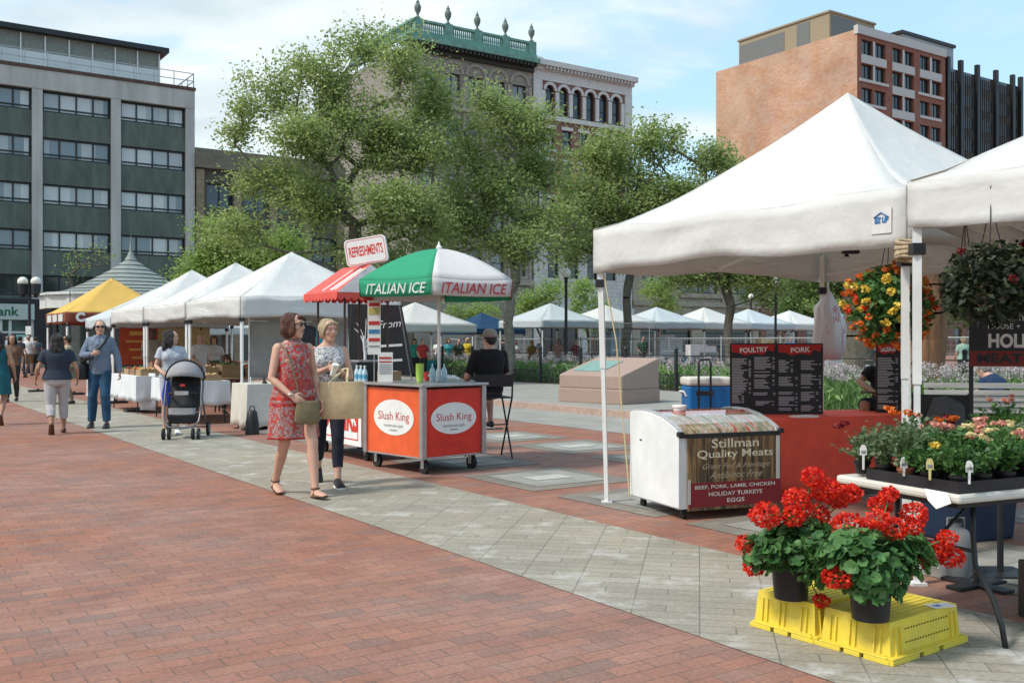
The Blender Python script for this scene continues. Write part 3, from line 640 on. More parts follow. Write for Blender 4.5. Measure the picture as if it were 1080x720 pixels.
# ------------------------------------------------------------------ tents
def canopy_tent(name,cor,zv,vh,zp,cm,label,p=1.35,peak=None,legs=True,trusses=True,group=None,legr=.02,folds=1.0,seed=0,vm=None,joint=None,legm=M_alu,sides=(0,1,2,3),feet=None,n1=12):
    cor=[V((c[0],c[1],0)) for c in cor]; ce=sum(cor,V())/4
    if peak is None: peak=V((ce.x,ce.y,zp))
    root=thing(name,ce,0,label,'tent',group); o3=-ce
    mb=MB(); n2=10
    for f in range(4):
        a,b=cor[f]+o3,cor[(f+1)%4]+o3; pk=peak+o3
        def q(s,r):
            e=a.lerp(b,s); x=e.lerp(V((pk.x,pk.y,0)),r); sag=math.sin(PI*s)
            z=zv+(peak.z-zv)*(r**(p+.16*sag)); z+=folds*.012*noise.noise(V((x.x*1.7+seed,x.y*1.7,f)))*(1-r)*2
            z-=folds*.03*sag*(1-r)*(abs(math.sin(s*9+seed))*.35)*(1-r)
            return V((x.x,x.y,z))
        vs=[q(i/n1,j/n2) for j in range(n2+1) for i in range(n1+1)]
        mb.add(vs,[(j*(n1+1)+i,j*(n1+1)+i+1,(j+1)*(n1+1)+i+1,(j+1)*(n1+1)+i) for j in range(n2) for i in range(n1)])
    mb.build('canopy',cm,root,smooth=.5,solid=.003)
    for f in range(4):
        a,b=cor[f]+o3,cor[(f+1)%4]+o3; d=(b-a).normalized(); nn=V((d.y,-d.x,0)); 
        if nn.dot((a+b)/2)<0: nn=-nn
        mb=MB(); k=28; m_=5
        vs=[]
        for j in range(m_+1):
            for i in range(k+1):
                s=i/k; t=j/m_; e=a.lerp(b,s); edge=min(s,1-s)
                zt=zv+folds*.012*noise.noise(V((e.x*1.7+seed,e.y*1.7,f)))*2-folds*.03*math.sin(PI*s)*abs(math.sin(s*9+seed))*.35
                w=folds*.02*(noise.noise(V((s*3,t*2.3+s*2,f*7+seed)))+.5*noise.noise(V((s*8,t*4-s*5,f*5+seed))))*min(1,edge*8+.1)
                w+=.01
                vs.append(e+nn*w+V((0,0,zt-.002-vh*t*(1+.06*math.sin(PI*s*2+seed)*folds))))
        mb.add(vs,[(j*(k+1)+i,j*(k+1)+i+1,(j+1)*(k+1)+i+1,(j+1)*(k+1)+i) for j in range(m_) for i in range(k)])
        mb.build('valance',vm or cm,root,smooth=.8,solid=.003)
    jz=joint or zv-.05
    if legs:
        for i,c in enumerate(cor):
            mb=MB(); c2=c+(ce-c).normalized()*.05+o3; ft=(V((feet[i][0],feet[i][1],0))+o3) if feet and feet[i] else V((c2.x,c2.y,0))
            top=V((c2.x,c2.y,jz)); mid=ft.lerp(top,.52)
            mb.bar(ft,mid,legr*1.6,legr*1.6,up=V((.3,1,0))); mb.bar(mid,top,legr*2.2,legr*2.2,up=V((.3,1,0)))
            mb.box((ft.x,ft.y,.008),(.09,.09,.016)); L_=mb.build('leg',legm,root)
            mb=MB(); mb.box((c2.x,c2.y,jz-vh-.0),(.075,.075,.07)); mb.build('slider_bracket',M_black,L_)
    if trusses:
        for f in range(4):
            a,b=cor[f]+o3,cor[(f+1)%4]+o3; mb=MB(); lo=jz-vh*.55; hi=jz-.03
            for i in range(2):
                p0=a.lerp(b,.02+i*.48);p1=a.lerp(b,.02+(i+1)*.48)
                mb.bar((p0.x,p0.y,lo),(p1.x,p1.y,hi),.012,.022); mb.bar((p0.x*.985,p0.y*.985,hi),(p1.x*.985,p1.y*.985,lo),.012,.022)
            mb.build('truss',legm,root)
        mb=MB()
        for f in range(4):
            e=(cor[f]+cor[(f+1)%4])/2+o3; mb.bar((e.x*.97,e.y*.97,jz-vh*.5),(0,0,jz+.25),.014,.022); mb.bar((e.x*.97,e.y*.97,jz-.04),(0,0,jz+.05),.014,.022)
        mb.bar((0,0,jz),(0,0,peak.z-.05),.04,.04); mb.build('centre_pole',legm,root)
    return root
# near tents
tA=[(.74,8.96),(2.53,6.38),(5.1,8.2),(3.2,10.3)]
t1=canopy_tent('canopy_tent',tA,2.45,.36,3.55,M_tent,'large white pop-up canopy over the freezer and menu boards, nearest in view',p=1.35,peak=V((2.85,8.45,3.56)),legr=.022,folds=1.15,seed=2,joint=2.33,feet=[(.853,8.96),None,None,None],n1=18)
tB=[(2.37,5.95),(4.5,3.75),(6.7,5.85),(4.6,8.0)]
t2=canopy_tent('canopy_tent',tB,2.42,.30,3.5,M_tent,'white pop-up canopy over the flower table at the right edge',p=1.25,legr=.022,folds=2.2,seed=5,joint=2.3,n1=18)
# maker's patch on the valance
vd=(V((2.53,6.38,0))-V((.74,8.96,0))).normalized(); vn=V((vd.y,-vd.x,0)); 
if vn.y>0: vn=-vn
vdir=vd
c=V((2.43,6.52,2.24))+vn*.018
pa=MB(); pa.M=TM(c-t1.location,vd,Z); pa.box((0,0,0),(.15,.17,.003)); pp=pa.build('logo_patch',mat('patch_grey',(.62,.62,.60),.8),t1)
M_blue=mat('blue_print',(.02,.15,.42),.6)
text('EZ UP',.05,M_blue,TM(c-t1.location+vn*.004,vd,Z),pp,'lettering',width=.105,off=.003,shear=.2)
rb_=MB(); rb_.M=TM(c-t1.location+vn*.005,vd,Z); rb_.bar((-.055,.02,0),(0,.052,0),.004,.01); rb_.bar((0,.052,0),(.055,.02,0),.004,.01); rb_.build('logo_roof_mark',M_blue,pp)
# rope tied round the two poles
rp=thing('rope_tie',(2.52,6.33,0),0,'knotted rag and rope lashing the two canopy poles together','rope')
mb=MB()
for k in range(5):
    pts=[(math.cos(a)*.075,math.sin(a)*.05,2.08-k*.026+.015*math.sin(a*1+k)) for a in [i*PI/6 for i in range(13)]]
    mb.tube(pts,.013+.004*(k%2),6)
mb.build('rope_coils',mat('tan_rag',(.45,.36,.24),.9,var=.3,scale=20,bump=.5),rp,smooth=1)
# thick white wooden double post (seen by the flower table)
# sliding clamp light hanging under canopy
cl=thing('clamp_light',P(897,268,7.6),0,'small black spotlight clamped under the near canopy roof','light')
mb=MB(); mb.box((0,0,.02),(.12,.06,.035)); mb.tube([(0,0,.03),(0,0,.09)],.012); mb.tube([(-.03,0,-.02),(-.03,0,.0)],[.022,.014]); mb.tube([(.02,0,.02),(.03,-.02,.07)],.008); mb.build('lamp_body',M_black,cl)
# guy rope of the near tent
gr=thing('guy_rope',(.9,8.7,0),0,'pale yellow guy rope slanting beside the left pole of the near canopy','rope')
mb=MB(); mb.tube([P(637,290,8.9)-gr.location,P(650,360,8.8)-gr.location,P(664,524,8.75)-gr.location],.006,6); mb.build('cord',mat('yellow_cord',(.55,.47,.25),.8),gr)
# left row
left=[('white canopy nearest on the left, over the cream clothed table',(-4.5,16.5),M_tent,3.12),('white canopy over the produce tables, second from the drinks cart',(-6.25,19.05),M_tent,3.12),('white peaked canopy with the red banner below, third from the drinks cart',(-8.0,21.6),M_tent,3.15)]
for i,(lb_,c0,m_,zp) in enumerate(left):
    a=V((c0[0],c0[1],0)); canopy_tent('canopy_tent',[a,a+U*2.98,a+U*2.98+N*2.98,a+N*2.98],2.2,.33,zp,m_,lb_,p=1.12,seed=i*3+1,folds=1.0,legr=.02,n1=8)
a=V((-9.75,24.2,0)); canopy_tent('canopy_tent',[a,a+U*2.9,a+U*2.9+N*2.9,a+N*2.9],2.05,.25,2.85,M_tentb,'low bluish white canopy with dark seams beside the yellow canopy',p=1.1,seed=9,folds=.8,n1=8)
a=V((-12.05,26.9,0)); M_brn=mat('brown_valance',(.20,.05,.03),.8)
ty=canopy_tent('canopy_tent',[a,a+U*3.0,a+U*3.0+N*3.0,a+N*3.0],2.25,.3,3.3,M_yel,'yellow orange canopy with a brown lettered valance',p=1.1,seed=12,folds=.6,vm=M_brn,n1=8)
for k in range(3):
    c=V((-12.05,26.9,2.1))+U*(.6+.85*k)-N*.03-ty.location; mb=MB(); mb.M=TM(c,-U,Z); mb.box((0,0,0),(.62,.2,.02)); mb.build('sign_panel',M_pr,ty)
c=V((-12.05,26.9,2.1))+N*.35-U*.05-ty.location; text('C',.32,M_paper,TM(c,N,Z),ty,'emblem_letter',off=.02)
# far row behind the beds
fl=['white market canopy behind the flower bed, leftmost of the far right row','white market canopy behind the flower bed between the lamp post and the young plane tree','white market canopy with wooden crates below, right of the plane trunk','white market canopy over the blue tarpaulin stall','white market canopy just left of the tall globe lamp','white market canopy just right of the tall globe lamp','white market canopy half behind the hanging plastic bag']
S0=V((1.5,39,0))
for k in range(7):
    c=S0+N*(2.8*k+(0 if k!=6 else .4)); h=1.45; zz=2.95-.02*(k%3)
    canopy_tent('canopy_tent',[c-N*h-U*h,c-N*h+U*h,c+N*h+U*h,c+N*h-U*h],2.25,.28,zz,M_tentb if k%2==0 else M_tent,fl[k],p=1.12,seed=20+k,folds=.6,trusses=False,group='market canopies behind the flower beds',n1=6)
c=V((-1.35,45,0)); canopy_tent('canopy_tent',[c-N*1.4-U*1.4,c-N*1.4+U*1.4,c+N*1.4+U*1.4,c+N*1.4-U*1.4],2.0,.22,2.75,M_navy,'navy blue market canopy behind the seated vendor',p=1.1,seed=31,folds=.4,trusses=False,n1=6)
c=V((-3.7,38,0)); canopy_tent('canopy_tent',[c-N*1.7-U*1.7,c-N*1.7+U*1.7,c+N*1.7+U*1.7,c+N*1.7-U*1.7],2.1,.3,2.95,M_tent,'white market canopy seen below the green and white umbrella',p=1.1,seed=33,folds=.5,trusses=False,n1=6)
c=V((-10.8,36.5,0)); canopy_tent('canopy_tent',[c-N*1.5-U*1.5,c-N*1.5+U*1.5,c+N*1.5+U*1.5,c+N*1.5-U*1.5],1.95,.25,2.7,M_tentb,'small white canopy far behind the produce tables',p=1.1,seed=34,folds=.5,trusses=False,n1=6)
# ------------------------------------------------------------------ trees
M_bark=mat('grey_bark',(.115,.105,.08),.9,var=.35,scale=7,bump=.6,bscale=25,stretch=(1,1,.35))
M_bark3=mat('pale_plane_bark',(.20,.185,.15),.9,var=.3,scale=6,bump=.5,bscale=20)
M_bark2=mat('ginger_bark',(.20,.10,.05),.9,var=.5,scale=5,bump=.8,bscale=14,stretch=(1,1,.15))
LF1=leafmat('plane_leaf',(.17,.26,.08),(.38,.46,.18),.5)
LF2=leafmat('bright_leaf',(.16,.28,.06),(.34,.46,.14),.45)
LF3=leafmat('dark_leaf',(.06,.12,.035),(.17,.26,.08),.4)
def tree(name,label,base,fork,lobes,ntar,nleaf,ls,lm,r0,seed,bark=M_bark,sig=.33,group=None,lean=(0,0),cat='tree',flat=1):
    """base: ground point; lobes: (centre, radii)"""
    g=random.Random(seed); ng=np.random.default_rng(seed)
    root=thing(name,base,0,label,cat,group); base=V(base)
    nodes=[V((0,0,-.05))];par=[-1]; tz=fork; k=max(2,int(tz/.5))
    for i in range(1,k+1):
        t=i/k; nodes.append(V((lean[0]*t*t+.05*g.uniform(-1,1),lean[1]*t*t+.05*g.uniform(-1,1),tz*t))); par.append(len(nodes)-2)
    kt=len(nodes)-1
    vol=[(r[0]*r[1]*r[2])**.75 for c,r in lobes]; tg=[]
    for (c,r),v in zip(lobes,vol):
        m=max(4,int(ntar*v/sum(vol)))
        for _ in range(m):
            d=V((g.gauss(0,1),g.gauss(0,1),g.gauss(0,1))).normalized()*(g.random()**.55)
            tg.append(V(c)-base+V((d.x*r[0],d.y*r[1],d.z*r[2])))
    tg.sort(key=lambda q:(q-nodes[kt]).length); tips=[]
    plen=[0]*len(nodes)
    for q in tg:
        best=None;bd=1e9
        for i in range(max(1,kt-1),len(nodes)):
            e=nodes[i]; d=(q-e).length
            if e.z>q.z+.4: d+=(e.z-q.z)*.8
            c_=d+.22*plen[i]
            if c_<bd: bd=c_;best=i
        e=nodes[best]; d=(q-e).length; st=max(1,int(d/.55)); pi=best
        bow=V((g.uniform(-.12,.12),g.uniform(-.12,.12),-.10))*d
        for s in range(1,st+1):
            t=s/st; nodes.append(e.lerp(q,t)+bow*math.sin(PI*t)+V((g.gauss(0,.03),g.gauss(0,.03),g.gauss(0,.03)))); par.append(pi); plen.append(plen[pi]+d/st); pi=len(nodes)-1
        tips.append(pi)
    cnt=[0]*len(nodes)
    for t in tips:
        i=t
        while i!=-1: cnt[i]+=1; i=par[i]
    tot=max(1,cnt[1]); rad=[max(.011,r0*(c/tot)**.5) for c in cnt]
    for i in range(kt+1): rad[i]=r0*(1.25-.35*i/kt) if i>0 else r0*1.6
    mb=MB()
    for i in range(1,len(nodes)):
        a,b=nodes[par[i]],nodes[i]; ra=min(rad[par[i]],rad[i]*1.35+.004); n=10 if rad[i]>.08 else (6 if rad[i]>.03 else 4)
        mb.tube([a,b],[rad[par[i]] if i<=kt else ra,rad[i]],n,cap=False)
    mb.build('trunk',bark,root,smooth=1)
    C=[]
    for t in tips:
        e=np.array(nodes[t]); m=int(nleaf*g.uniform(.5,1.5)); s=sig*g.uniform(.7,1.3)
        C.append(e+ng.normal(size=(m,3))*np.array([s,s,s*.7*flat]))
        p=par[t]
        if p>kt: e2=np.array(nodes[p]); C.append((e+e2)/2+ng.normal(size=(m//4,3))*s*.8)
    C=np.concatenate(C); leaves('crown',C,ls,lm,root,seed); return root
def LB(Y,lst,dz=None):
    out=[]
    for cx,cy,rx,ry,*o in lst:
        y=Y+(o[0] if o else 0); k=y/1050; c=P(cx,cy,y); out.append((c,(rx*k,(rx+ry)/2*k*.9,ry*k)))
    return out
def gp(px,Y): return V(((px-540)/1050*Y,Y,0))
tree('plane_tree','tallest plane tree with a broad airy crown rising behind the red sign',gp(368,31),3.6,LB(31,[(262,112,18,34,0),(300,95,22,30,1),(245,145,18,18,0),(262,190,26,16,0),(312,58,10,22,0),(345,85,34,34,0),(385,48,26,24,1),(357,48,9,20,0),(425,60,28,36,0),(455,110,26,46,1),(320,150,45,35,-1),(400,140,50,42,0),(330,215,62,32,0),(410,215,55,35,-1),(455,235,36,34,0),(255,245,36,20,0),(300,190,35,22,1),(380,265,50,18,0),(350,125,40,36,0),(440,160,38,36,0)]),600,78,.120,LF1,.21,3,sig=.27)
tree('plane_tree','plane tree with a forked dark trunk behind the white half of the umbrella',gp(537,33),3.1,LB(33,[(520,110,28,26,0),(555,130,38,32,0),(500,160,36,38,0),(565,180,42,36,1),(520,210,60,38,0),(590,235,36,30,0),(480,245,34,32,0),(545,255,50,24,-1)]),320,76,.124,LF1,.16,5,sig=.27,lean=(0,0),bark=M_bark3)
tree('plane_tree','plane tree whose forked trunk stands behind the granite monument',gp(661,36),3.0,LB(36,[(625,165,32,30,0),(665,160,30,28,0),(610,210,34,30,0),(650,210,42,40,0),(690,205,28,36,0),(640,255,50,20,0),(600,262,24,18,0)]),240,76,.132,LF1,.16,8,sig=.28)
tree('plane_tree','spreading plane tree rising behind the near canopy, over the blue tarpaulin stall',gp(769,36),2.1,LB(36,[(740,292,26,14,0),(770,285,34,16,0),(810,292,30,16,0),(720,296,22,10,0),(760,255,44,22,0),(690,150,18,24,0),(712,150,16,18,0),(745,165,22,20,0),(765,180,18,28,0),(720,205,34,30,0),(695,240,26,26,0),(760,220,34,30,0)]),270,76,.132,LF1,.17,12,sig=.28)
tree('oak_tree','dark spreading tree behind the hanging plastic bag',gp(925,34),2.3,LB(34,[(860,300,34,20,0),(900,290,40,26,0),(940,285,40,24,0),(880,262,40,16,0)]),110,90,.13,LF3,.2,14,sig=.32)
tree('street_tree','bright green young street tree beside the low brown block',gp(235,37),1.6,LB(37,[(235,250,30,22,0),(270,275,34,20,0),(210,280,28,14,0),(230,290,40,16,0),(300,262,24,22,0),(200,296,14,8,0)]),120,105,.13,LF2,.1,17,sig=.33)
tree('street_tree','sparse thin young tree in front of the green office block',gp(98,52),3.0,LB(52,[(85,270,20,14,0),(108,266,14,16,0),(78,285,16,10,0)]),26,12,.12,LF2,.07,18,sig=.35)
for i,(px,Y,lb,lb2) in enumerate([(500,52,[(500,332,26,14),(480,340,14,12)],'bright green sapling above the navy canopy'),(622,43,[(612,318,14,22),(630,335,14,22),(622,300,10,10)],'leafy sapling beside the left lamp post'),(693,52,[(693,306,20,18),(705,322,14,12)],'bright green sapling below the green awning'),(905,50,[(870,318,20,14),(905,318,28,16)],'sapling showing right of the far canopies'),(575,46,[(585,305,18,14),(560,318,18,18)],'sapling in front of the white arched windows')]):
    tree('sapling',lb2,gp(px,Y),1.2,LB(Y,lb),34,75,.12,LF2,.05,40+i,sig=.27)
# darker trees that close the view on the right
for i,(px,Y,lb,lab) in enumerate([(820,64,[(800,305,34,24),(850,305,40,28),(870,280,40,18)],'distant green tree right of the tall globe lamp'),(965,60,[(960,300,60,40),(1010,320,50,30),(1060,300,50,40)],'distant green tree behind the bench'),(1050,30,[(1010,300,30,26),(1050,310,36,26),(1085,290,30,36),(1030,330,30,18)],'mid green tree behind the holiday sign'),(870,52,[(850,325,30,16),(890,335,26,12)],'low green bushy tree behind the plastic bag')]):
    tree('background_tree',lab,gp(px,Y),1.6,LB(Y,lb),90,100,.17 if Y>40 else .12,LF3,.16,60+i,sig=.42 if Y>40 else .3)
tree('pine_tree','thick ginger barked trunk right of the hanging flower basket',gp(975,19),4.0,LB(19,[(960,232,70,14),(1010,240,60,14),(920,236,50,12)]),50,70,.11,LF3,.36,71,bark=M_bark2,sig=.25)
tree('pine_tree','brown trunk behind the left of the hanging flower basket',gp(904,23),4.2,LB(23,[(900,250,50,12),(860,256,40,10)]),40,60,.11,LF3,.30,72,bark=M_bark,sig=.25)
# ------------------------------------------------------------------ people
TF=[(.80,.09,.075,.01),(.86,.155,.11,.012),(.94,.172,.118,.012),(1.02,.150,.100,.005),(1.10,.126,.088,0),(1.18,.133,.094,-.004),(1.26,.146,.108,-.012),(1.33,.155,.102,-.006),(1.385,.148,.078,0),(1.425,.112,.062,.004),(1.46,.066,.055,.006),(1.49,.050,.052,.0),(1.57,.047,.050,-.008)]
TM_=[(.80,.09,.08,.01),(.86,.155,.115,.01),(.94,.165,.120,.01),(1.02,.158,.112,0),(1.10,.150,.105,-.004),(1.18,.156,.108,-.004),(1.26,.170,.115,-.004),(1.33,.182,.112,0),(1.385,.180,.090,.002),(1.43,.128,.072,.006),(1.465,.076,.064,.006),(1.50,.059,.060,.0),(1.57,.056,.058,-.008)]
def SK(n,c): 
    m=mat(n,c,.55,0,.06,8,.05,60,.35); b=m.node_tree.nodes['Principled BSDF']; b.inputs['Subsurface Weight'].default_value=.08; b.inputs['Subsurface Radius'].default_value=(.02,.008,.004); return m
SK1=SK('fair_skin',(.56,.33,.24)); SK2=SK('tan_skin',(.40,.22,.14)); SK3=SK('dark_skin',(.10,.055,.035))
def hairmat(n,c,c2): return mat(n,c,.42,0,0,30,.9,90,.5,c2=c2,stretch=(1,1,.12))
H_br=hairmat('auburn_hair',(.06,.022,.012),(.16,.06,.03)); H_bl=hairmat('blonde_hair',(.42,.30,.16),(.70,.58,.38)); H_bk=hairmat('black_hair',(.008,.007,.007),(.03,.026,.024)); H_gy=hairmat('grey_hair',(.16,.15,.14),(.32,.3,.28))
M_lip=mat('lips',(.38,.12,.10),.5); M_eye=mat('eye_dark',(.03,.02,.015),.2); M_eyew=mat('eye_white',(.6,.6,.58),.3)
def interp(tab,z):
    for a,b in zip(tab[:-1],tab[1:]):
        if a[0]<=z<=b[0]:
            t=(z-a[0])/(b[0]-a[0]); return [a[i]+(b[i]-a[i])*t for i in range(4)]
    return tab[0] if z<tab[0][0] else tab[-1]
def person(label,loc,yaw,h=1.7,fem=True,J=None,lean=0,pelz=.93,headyaw=0,headpitch=0,skin=SK1,vox=.016,top=None,bottom=None,dress=None,shoe=None,hair=None,hands=True,curl=.5,wide=1.0,twist=0,group=None,foot=None,handdir=None,shoekind='shoe'):
    """pose in a 1.70 m frame facing -Y; top=(material,hem z,sleeve 0..1,inflate); bottom=(material,leg fraction,inflate)"""
    J=J or {}; s=h/1.7; tab=TF if fem else TM_; foot=foot or {}; handdir=handdir or {}
    root=thing('person',loc,math.radians(yaw),label,'person',group)
    Tr=Matrix.Rotation(math.radians(lean),3,'X')@Matrix.Rotation(math.radians(twist),3,'Z'); pv=V((0,0,.93))
    def T(p): p=V(p); return Tr@(p-pv)+V((0,0,pelz))
    sx=.150 if fem else .182
    D={'shR':T((-sx*wide,0,1.385)),'shL':T((sx*wide,0,1.385)),'hipR':V((-.085*wide,0,pelz-.02)),'hipL':V((.085*wide,0,pelz-.02)),
       'elR':V((-.235,.02,1.12)),'elL':V((.235,.02,1.12)),'wrR':V((-.25,-.05,.89)),'wrL':V((.25,-.05,.89)),
       'knR':V((-.09,-.03,.49)),'knL':V((.09,-.03,.49)),'anR':V((-.09,0,.085)),'anL':V((.09,0,.085))}
    for k,v in J.items(): D[k]=V(v)
    def sc(mb): mb.M=Matrix.Scale(s,4); return mb
    def torso(mb,z0,z1,inf,n=28,fold=None,ext=None):
        zs=[z0]+[t[0] for t in tab if z0<t[0]<z1]+[z1]; rs=[]
        for z in zs:
            _,rx,ry,yo=interp(tab,z); rx=rx*wide+inf; ry=ry*(wide*.5+.5 if wide<1 else wide)+inf; c=T((0,yo,z))
            if z<.93: c=V((0,yo,z-.93+pelz)); ax,ay=V((rx,0,0)),V((0,ry,0))
            else: ax,ay=Tr@V((rx,0,0)),Tr@V((0,ry,0))
            rs.append((c,ax,ay))
        mb.rings(rs,n,fold=fold)
    def arm(mb,sd,inf,fr=1.0,cuff=0):
        a,b,c=D['sh'+sd],D['el'+sd],D['wr'+sd]; m=1 if fem else 1.06
        pts=[(a,.050),(a.lerp(b,.25),.047),(a.lerp(b,.6),.041),(b,.036),(b.lerp(c,.28),.037),(b.lerp(c,.7),.029),(c,.023)]; ts=[0,.12,.3,.5,.64,.85,1.0]
        P_=[];R_=[]
        for (p,r),t in zip(pts,ts):
            if t<=fr+1e-6: P_.append(p);R_.append(r*m+inf*(1+cuff*t)*(.55 if not fem else 1))
        if len(P_)<2 or fr<1:
            for i in range(len(ts)-1):
                if ts[i]<=fr<ts[i+1]:
                    q=(fr-ts[i])/(ts[i+1]-ts[i]); P_.append(pts[i][0].lerp(pts[i+1][0],q)); R_.append((pts[i][1]*(1-q)+pts[i+1][1]*q)*m+inf*(1+cuff)*(.6 if not fem else 1)); break
        mb.tube(P_,R_,14)
    def leg(mb,sd,inf,fr=1.0,flare=0):
        a,b,c=D['hip'+sd],D['kn'+sd],D['an'+sd]; m=1 if fem else 1.04; m*=(.5+.5*wide); cb=V((0,.012,0))
        pts=[(a,.088),(a.lerp(b,.35),.080),(a.lerp(b,.75),.062),(b,.054),(b.lerp(c,.15)+cb*.5,.050),(b.lerp(c,.33)+cb,.054),(b.lerp(c,.6)+cb*.6,.044),(b.lerp(c,.88),.034),(c,.035)]; ts=[0,.175,.375,.5,.575,.665,.8,.94,1]
        P_=[];R_=[]
        for (p,r),t in zip(pts,ts):
            if t<=fr+1e-6: P_.append(p);R_.append(r*m+inf+flare*t*t)
        if fr<1:
            for i in range(len(ts)-1):
                if ts[i]<=fr<ts[i+1] and fr-ts[i]>.01:
                    q=(fr-ts[i])/(ts[i+1]-ts[i]); P_.append(pts[i][0].lerp(pts[i+1][0],q)); R_.append((pts[i][1]*(1-q)+pts[i+1][1]*q)*m+inf+flare*fr*fr); break
        mb.tube(P_,R_,16)
    def footm(mb,sd,inf,sole=False):
        an=D['an'+sd]; f=V(foot.get(sd,(0,-1,0))).normalized(); side=f.cross(Z).normalized(); up=side.cross(f).normalized()
        rs=[]
        for q,w,hh in((-.062,.018,.022),(-.045,.030,.036),(0,.036,.044),(.06,.040,.032),(.11,.044,.024),(.16,.040,.018),(.19,.022,.012)):
            w+=inf;hh+=inf; c=an+f*(q*(1+inf*6)) - up*(.082-hh+inf*.5); rs.append((c,side*w,up*hh))
        if sole: rs=[(c-up*(ay.length-.010),ax*1.02,up*.010) for c,ax,ay in rs]
        mb.rings(rs,14)
    def hand(mb,sd):
        w=D['wr'+sd]; d=(w-D['el'+sd]).normalized(); 
        if sd in handdir: d=V(handdir[sd]).normalized()
        inward=V((1 if sd=='R' else -1,0,0)); pn=(inward-d*inward.dot(d)).normalized(); ac=d.cross(pn).normalized()
        if ac.y>0: ac=-ac   # thumb side forward
        if sd+'p' in handdir: pn=V(handdir[sd+'p']).normalized(); pn=(pn-d*pn.dot(d)).normalized(); ac=d.cross(pn).normalized(); ac=-ac if ac.dot(V(handdir.get(sd+'t',(0,-.3,1))))<0 else ac
        mb.rings([(w,ac*.024,pn*.019),(w+d*.03,ac*.034,pn*.017),(w+d*.065,ac*.040,pn*.015),(w+d*.088,ac*.037,pn*.012)],12)
        for i,(o,l) in enumerate(((.028,.068),(.010,.076),(-.009,.070),(-.027,.056))):
            b=w+d*.078+ac*o; c1=curl*.7; p1=b+(d*math.cos(c1)+pn*math.sin(c1))*l*.45; c2=curl*1.9; p2=p1+(d*math.cos(c2)+pn*math.sin(c2))*l*.33; c3=curl*2.8; p3=p2+(d*math.cos(c3)+pn*math.sin(c3))*l*.24
            mb.tube([b-d*.01,p1,p2,p3],[.0095,.0088,.008,.0065],8)
        b=w+d*.028+ac*.030; t1=b+(d*.6+ac*.75+pn*.25).normalized()*.036; t2=t1+(d*.85+ac*.3+pn*.4).normalized()*.030
        mb.tube([b-ac*.012,t1,t2],[.013,.0105,.0075],8)
    # head frame
    nk=T((0,-.004,1.50)); Hr=Tr.copy() if abs(lean)<15 else Matrix.Rotation(math.radians(lean*.5),3,'X')
    Hr=Hr@Matrix.Rotation(math.radians(headyaw-twist*.0),3,'Z')@Matrix.Rotation(math.radians(headpitch),3,'X'); hc=nk+Tr@V((0,-.012,.085))
    HH=lambda p: Hr@V(p)+hc
    # ---- body
    mb=sc(MB()); torso(mb,.80,1.57,0)
    for sd in 'RL':
        arm(mb,sd,0); leg(mb,sd,0); footm(mb,sd,0); hand(mb,sd)
        mb.ell(D['sh'+sd]-Z*.004,(.047,.047,.048),12,7)
    if fem:
        for x in(-.068,.068): mb.ell(T((x,-.078,1.265)),(.062,.052,.058),12,7)
    mb.ell(V((0,.045,pelz-.02)),(.14*wide,.09,.10),14,7)
    mb.rings([(HH((0,y,z)),Hr@V((w,0,0)),Hr@V((0,d,0))) for z,w,d,y in((-.112,.022,.024,-.062),(-.100,.040,.046,-.042),(-.075,.053,.068,-.022),(-.045,.062,.082,-.008),(-.01,.069,.092,0),(.03,.074,.098,.003),(.065,.073,.094,.007),(.092,.060,.078,.010),(.108,.038,.050,.012),(.114,.010,.014,.012))],22)
    mb.tube([HH((0,-.086,.028)),HH((0,-.100,.0)),HH((0,-.108,-.020)),HH((0,-.092,-.030))],[.008,.010,.013,.009],10)
    mb.tube([HH((-.05,-.080,.040)),HH((-.02,-.093,.038)),HH((.02,-.093,.038)),HH((.05,-.080,.040))],.009,8)
    mb.ell(HH((0,-.084,-.058)),(.026,.014,.014),10,6)
    for x in(-1,1): mb.ell(HH((x*.074,.008,-.008)),(.012,.02,.030),10,6); mb.ell(HH((x*.045,-.065,-.018)),(.02,.018,.02),10,6)
    body=remeshed(mb,'body',skin,root,vox*s,2)
    for x in(-1,1):
        e=sc(MB()); e.ell(HH((x*.031,-.0865,.016)),(.013,.008,.0065),10,6,R=Hr); eo=e.build('eye',M_eyew,root,smooth=1)
        e=sc(MB()); e.ell(HH((x*.031,-.0925,.016)),(.0065,.004,.0062),8,5,R=Hr); e.build('iris',M_eye,eo,smooth=1)
    e=sc(MB()); e.tube([HH((-.024,-.0895,-.052)),HH((-.008,-.0985,-.053)),HH((.008,-.0985,-.053)),HH((.024,-.0895,-.052))],[.003,.0065,.0065,.003],8); e.build('mouth',M_lip,root,smooth=1)
    # ---- hair
    if hair:
        hm,kind=hair; mb=sc(MB())
        if kind!='balding': mb.ell(HH((0,.020,.032)),(.087,.100,.094),18,11,R=Hr)
        if kind=='short': mb.ell(HH((0,.045,-.01)),(.078,.066,.07),14,9,R=Hr)
        if kind=='balding': mb.ell(HH((0,.040,.005)),(.079,.072,.070),14,9,R=Hr)
        if kind=='bob':
            mb.ell(HH((0,.030,.035)),(.100,.106,.098),18,11,R=Hr); mb.ell(HH((0,.045,-.040)),(.108,.085,.088),18,11,R=Hr)
            for x in(-1,1): mb.ell(HH((x*.078,-.022,-.03)),(.026,.045,.075),12,8,R=Hr)
            mb.tube([HH((-.05,-.080,.082)),HH((0,-.088,.085)),HH((.045,-.086,.075)),HH((.078,-.06,.03))],[.016,.018,.016,.012],8)
